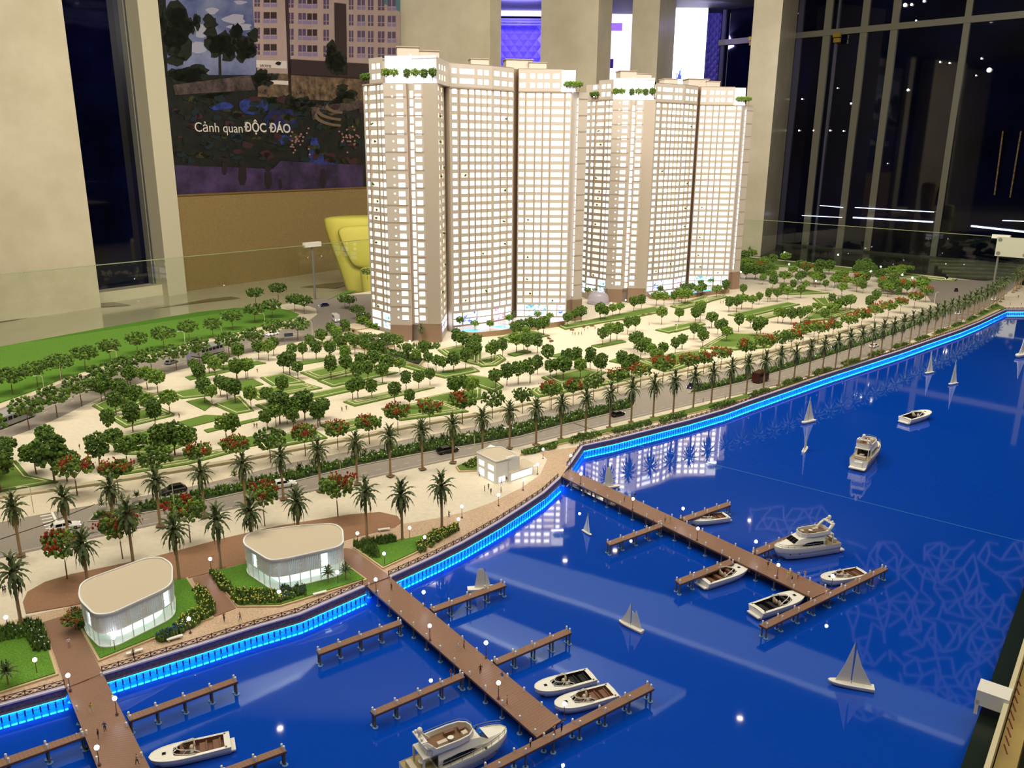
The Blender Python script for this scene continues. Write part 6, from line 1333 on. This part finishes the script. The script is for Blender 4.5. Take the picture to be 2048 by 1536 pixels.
def sailboat(p0, p1, hpx, label, kind=0, L=None, ang_=None):
    """p0 bow pixel, p1 stern pixel, mast height in pixels at that depth"""
    a, c = gp(*p1, ZW+.003), gp(*p0, ZW+.003); m = (a+c)/2; LL = L or (c-a).length; an = ang_ if ang_ is not None else math.atan2((c-a).y, (c-a).x)
    hz = hpx*Vector((m.x, m.y, H)).length/F*1.03; t = thing('sailboat', label, 'sailboat', (m.x, m.y, ZW+.0005), an)
    W = LL*.24; H_ = LL*.10; rg = hull_rings(LL, W, H_, 12, -.1, .8); b = MB(); b.loft(rg, hullw, closed=False, caps=False); b.add(rg[0], [tuple(range(len(rg[0])-1, -1, -1))], hullw)
    for i in range(len(rg)-1): A, B = rg[i], rg[i+1]; b.add([(A[0][0], A[0][1], A[0][2]), (B[0][0], B[0][1], B[0][2]), (B[0][0], -B[0][1], B[0][2]), (A[0][0], -A[0][1], A[0][2])], [(0, 1, 2, 3)], boatw)
    b.obj('hull', t)
    b = MB(); b.tube([(0.0, 0, H_*.9), (0, 0, hz)], LL*.008, mat('grey_mast', (96, 96, 100), .5), 5); b.obj('mast', t)
    def sail(pts, nm):
        b = MB(); n = len(pts); th = LL*.006; b.add([(x, y-th, z) for x, y, z in pts]+[(x, y+th, z) for x, y, z in pts], [tuple(range(n)), tuple(range(2*n-1, n-1, -1))]+[(i, (i+1) % n, n+(i+1) % n, n+i) for i in range(n)], sailm); b.obj(nm, t)
    if kind == 2:   # rounded single sail
        sail([(-.30*LL, 0, H_), (.16*LL, 0, H_), (.12*LL, 0, hz*.45), (.03*LL, 0, hz*.78), (-.06*LL, 0, hz*.96), (-.13*LL, 0, hz), (-.19*LL, 0, hz*.95), (-.23*LL, 0, hz*.75), (-.26*LL, 0, hz*.45)], 'mainsail')
    elif kind == 1:
        sail([(.012*LL, 0, H_*1.5), (.42*LL, 0, H_*1.4), (.22*LL, 0, hz*.5), (.03*LL, 0, hz)], 'jib'); sail([(-.03*LL, 0, H_*1.5), (-.03*LL, 0, hz*.7), (-.15*LL, 0, hz*.62), (-.2*LL, 0, hz*.8), (-.36*LL, 0, hz*.4), (-.46*LL, 0, H_*1.4)], 'mainsail')
    else:
        sail([(.02*LL, 0, H_*1.4), (.34*LL, 0, H_*1.3), (.19*LL, 0, hz*.45), (.02*LL, 0, hz)], 'jib'); sail([(-.012*LL, 0, H_*1.4), (-.03*LL, 0, hz*.84), (-.18*LL, 0, hz*.5), (-.44*LL, 0, H_*1.3)], 'mainsail')
sailboat((1238, 1243), (1285, 1265), 52, 'small white sailboat with two uneven sails on open water, mid-marina', 1)
sailboat((1655, 1364), (1748, 1380), 88, 'largest white sailboat with tall triangular sails, lower right')
sailboat((1170, 1076), (1178, 1055), 44, 'white sailboat seen end-on right of the curved railing', 0, .042, R(-60))
sailboat((1232, 974), (1208, 976), 44, 'curved white sail rising behind the right walkway', 2, .07)
sailboat((988, 1178), (952, 1180), 47, 'curved white sail rising behind the upper finger dock', 2, .085)
sailboat((1603, 848), (1629, 841), 50, 'white sailboat with tall sail, upper one of the pair left of the stern-on yacht', 0)
sailboat((1600, 905), (1620, 895), 55, 'white sailboat leaning narrow, lower one of the pair', 0, .062, R(60))
sailboat((1850, 748), (1866, 744), 40, 'distant white sailboat below the far palms, left one of two', 0)
sailboat((1897, 770), (1914, 766), 44, 'distant white sailboat right of its twin', 0)
sailboat((2032, 716), (2056, 708), 38, 'white sailboat cut by the right frame edge', 0)
# ------------------------------------------------------------ people
def person_mesh(pose):
    me = bpy.data.meshes.new('body'); J = {}; V_ = []; E = []; rad = []
    def v(n, p, r): J[n] = len(V_); V_.append(p); rad.append(r)
    st = .13 if pose % 2 else .05
    v('pel', (0, 0, .92), .115); v('wst', (0, 0, 1.08), .105); v('chs', (0, .0, 1.32), .14); v('nk', (0, .01, 1.48), .055); v('hd', (0, .02, 1.60), .088); v('hd2', (0, .02, 1.70), .075)
    arm = {0: ((.30, .0, 1.12), (.31, .08, .90)), 1: ((.26, .1, 1.14), (.24, .3, 1.06)), 2: ((.30, -.05, 1.14), (.29, .05, .92)), 3: ((.34, .1, 1.3), (.30, .3, 1.48))}[pose]
    for s, n in ((-1, 'l'), (1, 'r')):
        v('hip'+n, (s*.09, 0, .86), .095); v('kn'+n, (s*.1, s*st*.7+.02, .48), .06); v('an'+n, (s*.1, s*st*1.3-.02, .09), .042); v('to'+n, (s*.11, s*st*1.3+.13, .035), .035)
        v('sh'+n, (s*.19, 0, 1.40), .062); A = arm if s > 0 or pose == 3 else ((.29, .0, 1.12), (.30, .08, .90))
        v('el'+n, (s*A[0][0], A[0][1], A[0][2]), .042); v('ha'+n, (s*A[1][0], A[1][1], A[1][2]), .032)
    for a, b_ in (('pel', 'wst'), ('wst', 'chs'), ('chs', 'nk'), ('nk', 'hd'), ('hd', 'hd2')): E.append((J[a], J[b_]))
    for n in 'lr': E += [(J['pel'], J['hip'+n]), (J['hip'+n], J['kn'+n]), (J['kn'+n], J['an'+n]), (J['an'+n], J['to'+n]), (J['chs'], J['sh'+n]), (J['sh'+n], J['el'+n]), (J['el'+n], J['ha'+n])]
    me.from_pydata(V_, E, []); o = bpy.data.objects.new('tmp', me); COL.objects.link(o)
    mod = o.modifiers.new('s', 'SKIN')
    for i, r in enumerate(rad): me.skin_vertices[0].data[i].radius = (r, r)
    me.skin_vertices[0].data[0].use_root = True
    o.modifiers.new('ss', 'SUBSURF').levels = 1
    dg = bpy.context.evaluated_depsgraph_get(); dg.update(); out = bpy.data.meshes.new_from_object(o.evaluated_get(dg)); bpy.data.objects.remove(o)
    out.name = 'body'; out.materials.clear()
    for m in (skinm, shirt0, trouser0, hairm): out.materials.append(m)
    for p in out.polygons:
        z = p.center.z; x = abs(p.center.x); y = p.center.y
        p.material_index = 3 if (z > 1.66 or (z > 1.56 and y < .0)) and z > 1.5 else 0 if z > 1.46 else 0 if (x > .24 and z < 1.1) or (x > .22 and z > 1.0 and y > .2) else 1 if z > .93 else 3 if z < .07 else 2
        p.use_smooth = True
    return out
skinm = mat('skin', (196, 150, 118), .6); shirt0 = mat('shirt_grey', (120, 118, 116), .8); trouser0 = mat('trousers_dark', (40, 38, 42), .8); hairm = mat('dark_hair', (30, 22, 18), .7)
PM = [person_mesh(i) for i in range(4)]
CLO = {'white': (224, 220, 210), 'yellow': (196, 176, 70), 'black': (28, 26, 28), 'blue': (60, 80, 150), 'red': (140, 50, 44), 'beige': (190, 164, 128), 'grey': (120, 118, 116), 'brown': (110, 78, 56), 'pink': (190, 140, 130)}
def person(x, y, top, bot, where, pose=None, face=None, z=.003, s=.0125, group=None):
    p = gp(x, y); o = put('person', PM[rf.randrange(4) if pose is None else pose], None, (p.x, p.y, z), rf.uniform(0, 6.28) if face is None else R(face), s)
    for i, c in ((1, top), (2, bot)): o.material_slots[i].link = 'OBJECT'; o.material_slots[i].material = mat('cloth_'+c, CLO[c], .8)
    o['label'] = 'person in %s top, %s' % (top, where); o['category'] = 'person'
    if group: o['group'] = group
    return o
for a_ in ((184, 1428, 'yellow', 'white', 'on the lower left walkway'), (211, 1466, 'blue', 'black', 'right of another on the lower left walkway'), (198, 1481, 'black', 'brown', 'left of the blue one on the lower left walkway'), (275, 1532, 'beige', 'black', 'at the right edge of the lower left walkway'),
        (139, 1296, 'white', 'pink', 'at the shore end of the lower left walkway'), (268, 1318, 'grey', 'black', 'behind the railing by the first pavilion bench'), (449, 1245, 'brown', 'black', 'behind the railing, left one between the pavilions'), (481, 1243, 'beige', 'grey', 'behind the railing, right one between the pavilions'), (8, 1190, 'black', 'black', 'at the left frame edge'), (12, 1188, 'grey', 'black', 'second at the left frame edge'),
        (783, 1184, 'red', 'brown', 'near the shore end of the central walkway'), (916, 1303, 'white', 'white', 'left of a couple on the central walkway'), (928, 1299, 'grey', 'black', 'right of a couple on the central walkway'), (961, 1350, 'black', 'black', 'in a dark coat midway on the central walkway'), (1004, 1365, 'blue', 'white', 'on the right edge of the central walkway'),
        (1014, 1412, 'beige', 'brown', 'pointing, behind the big yacht bow'), (902, 1358, 'red', 'pink', 'on the finger dock beside the big yacht'), (1109, 1472, 'pink', 'red', 'left of a pair at the outer dock corner'), (1123, 1466, 'black', 'black', 'right of a pair at the outer dock corner'), (1061, 1497, 'white', 'black', 'bending on the end dock below the yacht'),
        (959, 957, 'grey', 'black', 'at the left wall of the kiosk'), (969, 985, 'black', 'black', 'left of the trio before the kiosk'), (977, 981, 'brown', 'black', 'middle of the trio before the kiosk'), (982, 991, 'black', 'black', 'nearest of the trio before the kiosk'), (1003, 971, 'grey', 'black', 'at the kiosk door'), (1013, 967, 'black', 'beige', 'right of the kiosk door'), (1002, 988, 'beige', 'grey', 'behind the lamp before the kiosk'), (898, 1037, 'black', 'black', 'alone on the wide plaza between palms'),
        (1137, 945, 'blue', 'black', 'at the shore end of the right walkway'), (1249, 1005, 'beige', 'brown', 'left of a pair on the right walkway'), (1269, 1000, 'black', 'grey', 'right of a pair on the right walkway'), (1330, 1047, 'beige', 'brown', 'on the junction of the right walkway, left'), (1340, 1047, 'yellow', 'beige', 'in yellow on the junction of the right walkway'), (1306, 1055, 'brown', 'brown', 'leaning at the inner finger dock'),
        (1535, 1140, 'black', 'pink', 'walking alone on the right walkway'), (1575, 1160, 'yellow', 'white', 'first of the group on the right walkway'), (1583, 1169, 'black', 'white', 'nearest of the group on the right walkway'), (1581, 1156, 'beige', 'yellow', 'rear of the group on the right walkway'), (1596, 1160, 'white', 'brown', 'in white in the group on the right walkway'), (1609, 1158, 'pink', 'white', 'last of the group on the right walkway'),
        (83, 897, 'black', 'red', 'alone on the pale park square at left'), (160, 901, 'black', 'grey', 'right of the lone one on the pale park square'), (509, 858, 'black', 'red', 'left of a pair on the lower park path'), (514, 858, 'red', 'black', 'right of a pair on the lower park path'), (633, 807, 'black', 'black', 'alone on the middle park path'), (684, 825, 'brown', 'black', 'left of a pair in the park middle'), (693, 822, 'black', 'black', 'right of a pair in the park middle'), (515, 747, 'black', 'black', 'between lawns near the taxi'), (359, 838, 'red', 'brown', 'on the cross path of the left gardens')):
    person(*a_)
for i, (x, y) in enumerate([(977, 690), (984, 690), (1016, 690), (1145, 671), (1150, 672), (1157, 672), (1163, 671), (1175, 662), (1190, 660), (1169, 665), (1298, 652), (1441, 608), (1446, 608), (1642, 598), (1648, 598), (1418, 660), (1972, 700)][:16]):
    person(x, y, rf.choice(('black', 'brown', 'red', 'beige')), rf.choice(('black', 'brown')), 'on the open park square below the towers', group='people on the open park square')
for o in [o for o in COL.objects if o.get('group') == 'people on the open park square']: o['label'] = 'tiny standing person on the open park square below the towers'
for i, (x, y) in enumerate([(1406, 807), (1500, 800), (1579, 772), (1617, 770), (1689, 735), (1450, 802), (1882, 664), (1930, 650), (2013, 590), (2036, 597), (2020, 611), (2042, 612), (1965, 632), (1637, 757)]):
    o = person(x, y, rf.choice(('black', 'brown', 'white', 'beige')), rf.choice(('black', 'brown')), '', group='people on the far quay pavement'); o['label'] = 'tiny standing person on the quay pavement among the distant palms'
# ------------------------------------------------------------ benches, sofas
b = MB(); b.box((0, 0, .0045), (.032, .008, .002), white); BT = b.mesh('seat'); b = MB(); b.box((0, 0, .002), (.003, .007, .004), white); BL = b.mesh('leg')
def bench(x, y, ang_, label):
    p = gp(x, y); t = thing('bench', label, 'bench', (p.x, p.y, .003), R(ang_)); put('seat', BT, t); [put('leg', BL, t, (s*.012, 0, 0)) for s in (-1, 1)]
bench(270, 1309, 35, 'white bench by the railing before the first pavilion'); bench(350, 1281, 35, 'white bench beside the blue-green bed'); bench(640, 1191, 30, 'white bench left of the fan palms'); bench(768, 1063, 20, 'white bench on the promenade right of the brown plaza')
sofa = mat('brown_wicker', (122, 84, 62), .7)
for i, (x, y) in enumerate([(1057, 688), (1074, 683), (1079, 691), (1098, 678), (1103, 684), (1144, 661), (1168, 655), (1184, 653), (1247, 641), (1258, 640), (1287, 632), (1299, 630)]):
    p = gp(x, y); t = thing('lounge_sofa', 'small brown sofa set on the open park square', 'sofa', (p.x, p.y, .001), rf.uniform(0, 3), 'brown sofas on the park square', sc=.62)
    b = MB(); b.box((0, 0, .004), (.03, .012, .008), sofa); b.obj('seat', t)
    b = MB(); b.box((0, .008, .008), (.034, .005, .016), sofa); b.obj('backrest', t)
    b = MB(); [b.box((s*.017, 0, .006), (.005, .016, .012), sofa) for s in (-1, 1)]; b.obj('armrests', t)
# ------------------------------------------------------------ yellow armchair beyond the barrier
yel_f = mat('yellow_upholstery', (184, 174, 74), .7, noise=3, amt=.06)
ap = Vector(ray(630, 297)[:2])*(9.9/ray(630, 297).y); bx = Vector(ray(745, 297)[:2])*(9.9/ray(745, 297).y)
t = thing('armchair', 'large bright yellow wing armchair behind the glass barrier', 'armchair', (ap.x, ap.y, FZ), R(14))
Wc = (bx-ap).length*1.15; ztop = z_at(ap, 432, 663)-FZ
def soft(name, ring_list, m):
    b = MB(); b.loft(ring_list, m); o = b.obj(name, t, smooth=True); md = o.modifiers.new('s', 'SUBSURF'); md.levels = 1; md.render_levels = 2
zb_ = 0
def rr(x0, x1, y0, y1, z): return [(x0, y0, z), (x1, y0, z), (x1, y1, z), (x0, y1, z)]
z1_, z2_ = ztop*.35, ztop*.8
soft('backrest', [rr(.26, Wc*1.5, .0, .30, .02), rr(.25, Wc*1.5, .0, .30, .06), rr(.17, Wc*1.5, -.02, .34, z1_), rr(.02, Wc*1.5, -.05, .36, z2_), rr(0, Wc*1.5, -.04, .34, ztop*.94), rr(.03, Wc*1.5, -.01, .28, ztop)], yel_f)
soft('inner_back', [rr(.36, Wc*1.4, -.10, .0, z1_), rr(.30, Wc*1.4, -.12, .0, z1_*1.3), rr(.16, Wc*1.4, -.12, .0, z2_), rr(.16, Wc*1.4, -.10, .0, ztop*.90)], yel_f)
soft('seat', [rr(.44, Wc*1.4, -.5, -.11, .02), rr(.43, Wc*1.4, -.5, -.11, .06), rr(.40, Wc*1.4, -.5, -.11, z1_*1.1), rr(.41, Wc*1.4, -.49, -.11, z1_*1.2)], yel_f)
# ------------------------------------------------------------ ceiling: small spot lights and a glowing lattice added for the pattern mirrored in the water
spm = mat('ceiling_spot_glow', (255, 255, 255), em=14, emc=(255, 246, 225))
for i, (x, y) in enumerate([(1407, 943), (1340, 1090), (1690, 768), (1755, 790), (1500, 1040), (1800, 830), (1130, 1120), (1598, 1146), (1230, 1100), (560, 1455), (1480, 1435), (1818, 806), (1725, 760)]):
    p = up(x, y, CZ-.03); t = thing('ceiling_spotlight', 'small round ceiling spotlight mirrored as a bright dot in the water', 'spotlight', (p.x, p.y, CZ-.03), group='ceiling spotlights')
    b = MB(); b.tube([(0, 0, .01), (0, 0, .029)], .04, steel, 14); b.obj('housing', t); b = MB(); b.tube([(0, 0, .004), (0, 0, .0095)], .024, spm, 14); b.obj('lens', t)
lt = MB(); lm = mat('lattice_soft_glow', (60, 58, 76), em=.22, emc=(190, 180, 235)); rl_ = random.Random(4); pts = {}
gx0 = [(1700, 1090, 2200, 1440), (1495, 1015, 1670, 1150)]
for gi, (x0, y0, x1, y1) in enumerate(gx0):
    nx = 20 if gi == 0 else 8; ny = 15 if gi == 0 else 6
    for i in range(nx+1):
        for j in range(ny+1):
            x = x0+(x1-x0)*(i+(.5 if j % 2 else 0))/nx+rl_.uniform(-11, 11)*(1 if gi == 0 else .6); y = y0+(y1-y0)*j/ny+rl_.uniform(-9, 9)*(1 if gi == 0 else .6)-(0 if gi else (x-1700)*0)
            pts[(gi, i, j)] = up(x, y, CZ-.05)
    for i in range(nx):
        for j in range(ny+1):
            P = pts[(gi, i, j)]
            for di, dj in ((1, 0), (0, 1), (-1 if j % 2 == 0 else 1, 1)):
                Q = pts.get((gi, i+di, j+dj))
                if Q and rl_.random() < .62: lt.bar((P.x, P.y, CZ-.05), (Q.x, Q.y, CZ-.05), (.022 if gi == 0 else .016), .01, lm)
lt.obj('glow_lattice', label='pale glowing branching lattice added below the ceiling for its reflection', cat='light fitting', kind='stuff')

# ------------------------------------------------------------ labels that single out each of the many alike things, by landmarks near them
LM = [(528, 691, 'the yellow taxi'), (415, 709, 'the silver coach'), (343, 727, 'the grey car'), (193, 778, 'the white saloon'), (22, 845, 'the coach at the frame edge'), (568, 974, 'the white estate car'), (347, 986, 'the lower black car'), (1000, 955, 'the white cube kiosk'),
      (895, 905, 'the black car near the kiosk'), (1017, 863, 'the white car above the kiosk'), (1236, 832, 'the dark car at the median gap'), (1520, 764, 'the dark red van'), (830, 685, 'the near tower plinth'), (1255, 608, 'the far tower plinth'), (735, 675, 'the low flat-roofed buildings'),
      (1196, 607, 'the lilac dome'), (672, 643, 'the white van'), (1912, 583, 'the far junction'), (1672, 696, 'the blue car with glaring lights'), (511, 858, 'the pair on the lower park path'), (688, 824, 'the pair in the park middle'), (633, 807, 'the lone middle path stroller'),
      (83, 897, 'the lone pale square stroller'), (1085, 685, 'the brown sofas'), (1155, 671, 'the people on the open square'), (570, 690, 'the blue road sign'), (260, 1230, 'the first pavilion'), (590, 1150, 'the second pavilion'), (90, 1045, 'the zebra crossing'), (2000, 560, 'the notice plate'),
      (1747, 694, 'the farther white car'), (1440, 565, 'the far tower end wing'), (359, 838, 'the red-topped path stroller'), (1132, 650, 'the near tower end wing'), (1376, 780, 'the second median tip'), (1444, 608, 'the pair on the far square'), (1645, 598, 'the two strollers beyond the park'), (515, 747, 'the stroller between lawns'), (1990, 602, 'the last white car'), (1268, 640, 'the farther sofas')]
LMP = [(gp(x, y), n) for x, y, n in LM]
ORD = ['closest', 'second closest', 'third closest', 'fourth closest', 'fifth closest', 'sixth closest', 'seventh closest', 'eighth closest', 'ninth closest', 'tenth closest']
fam = {}
for o in list(COL.objects):
    if o.parent is None and o.get('group') and o.get('category') in ('tree', 'palm tree', 'person', 'sofa', 'shrub', 'hedge', 'lamp') and not o.name.startswith('terrace_tree'): fam.setdefault(o.name.split('.')[0]+'|'+('red' if 'red' in o['label'] else ''), []).append(o)
SHORT = {'park_tree': 'green park tree', 'street_tree': 'wide-crowned street tree', 'flame_tree': 'red-blossomed flame tree', 'palm_tree': 'date palm', 'person': 'tiny standing person', 'lounge_sofa': 'small brown sofa', 'shrub': 'bushy median shrub', 'hedge_patch': 'leafy hedge patch', 'street_lamp': 'small bright lamp'}
for k, L in fam.items():
    buckets = {}
    for o in L:
        p = o.location.xy; best = sorted(LMP, key=lambda q: (q[0]-p).length)[:10]
        if o.get('category') == 'hedge': p = (sum((Vector(c) for c in o.children[0].bound_box), Vector())/8).xy; best = sorted(LMP, key=lambda q: (q[0]-p).length)[:10]
        for q, n in best:
            d = p-q; a = d.x*q.y-d.y*q.x; r = d.dot(q)/q.length; a /= q.length
            rel = ('right of' if a > 0 else 'left of') if abs(a) > abs(r) else ('beyond' if r > 0 else 'in front of')
            B_ = buckets.setdefault((n, rel), [])
            if len(B_) < 9: B_.append((d.length, o)); break
    nm = SHORT.get(k.split('|')[0], k.split('|')[0].replace('_', ' '))
    for (n, rel), B_ in buckets.items():
        for i, (_, o) in enumerate(sorted(B_, key=lambda t: t[0])): o['label'] = '%s, %s %s %s' % (nm, ORD[i], rel, n) if len(B_) > 1 else '%s %s %s' % (nm, rel, n)
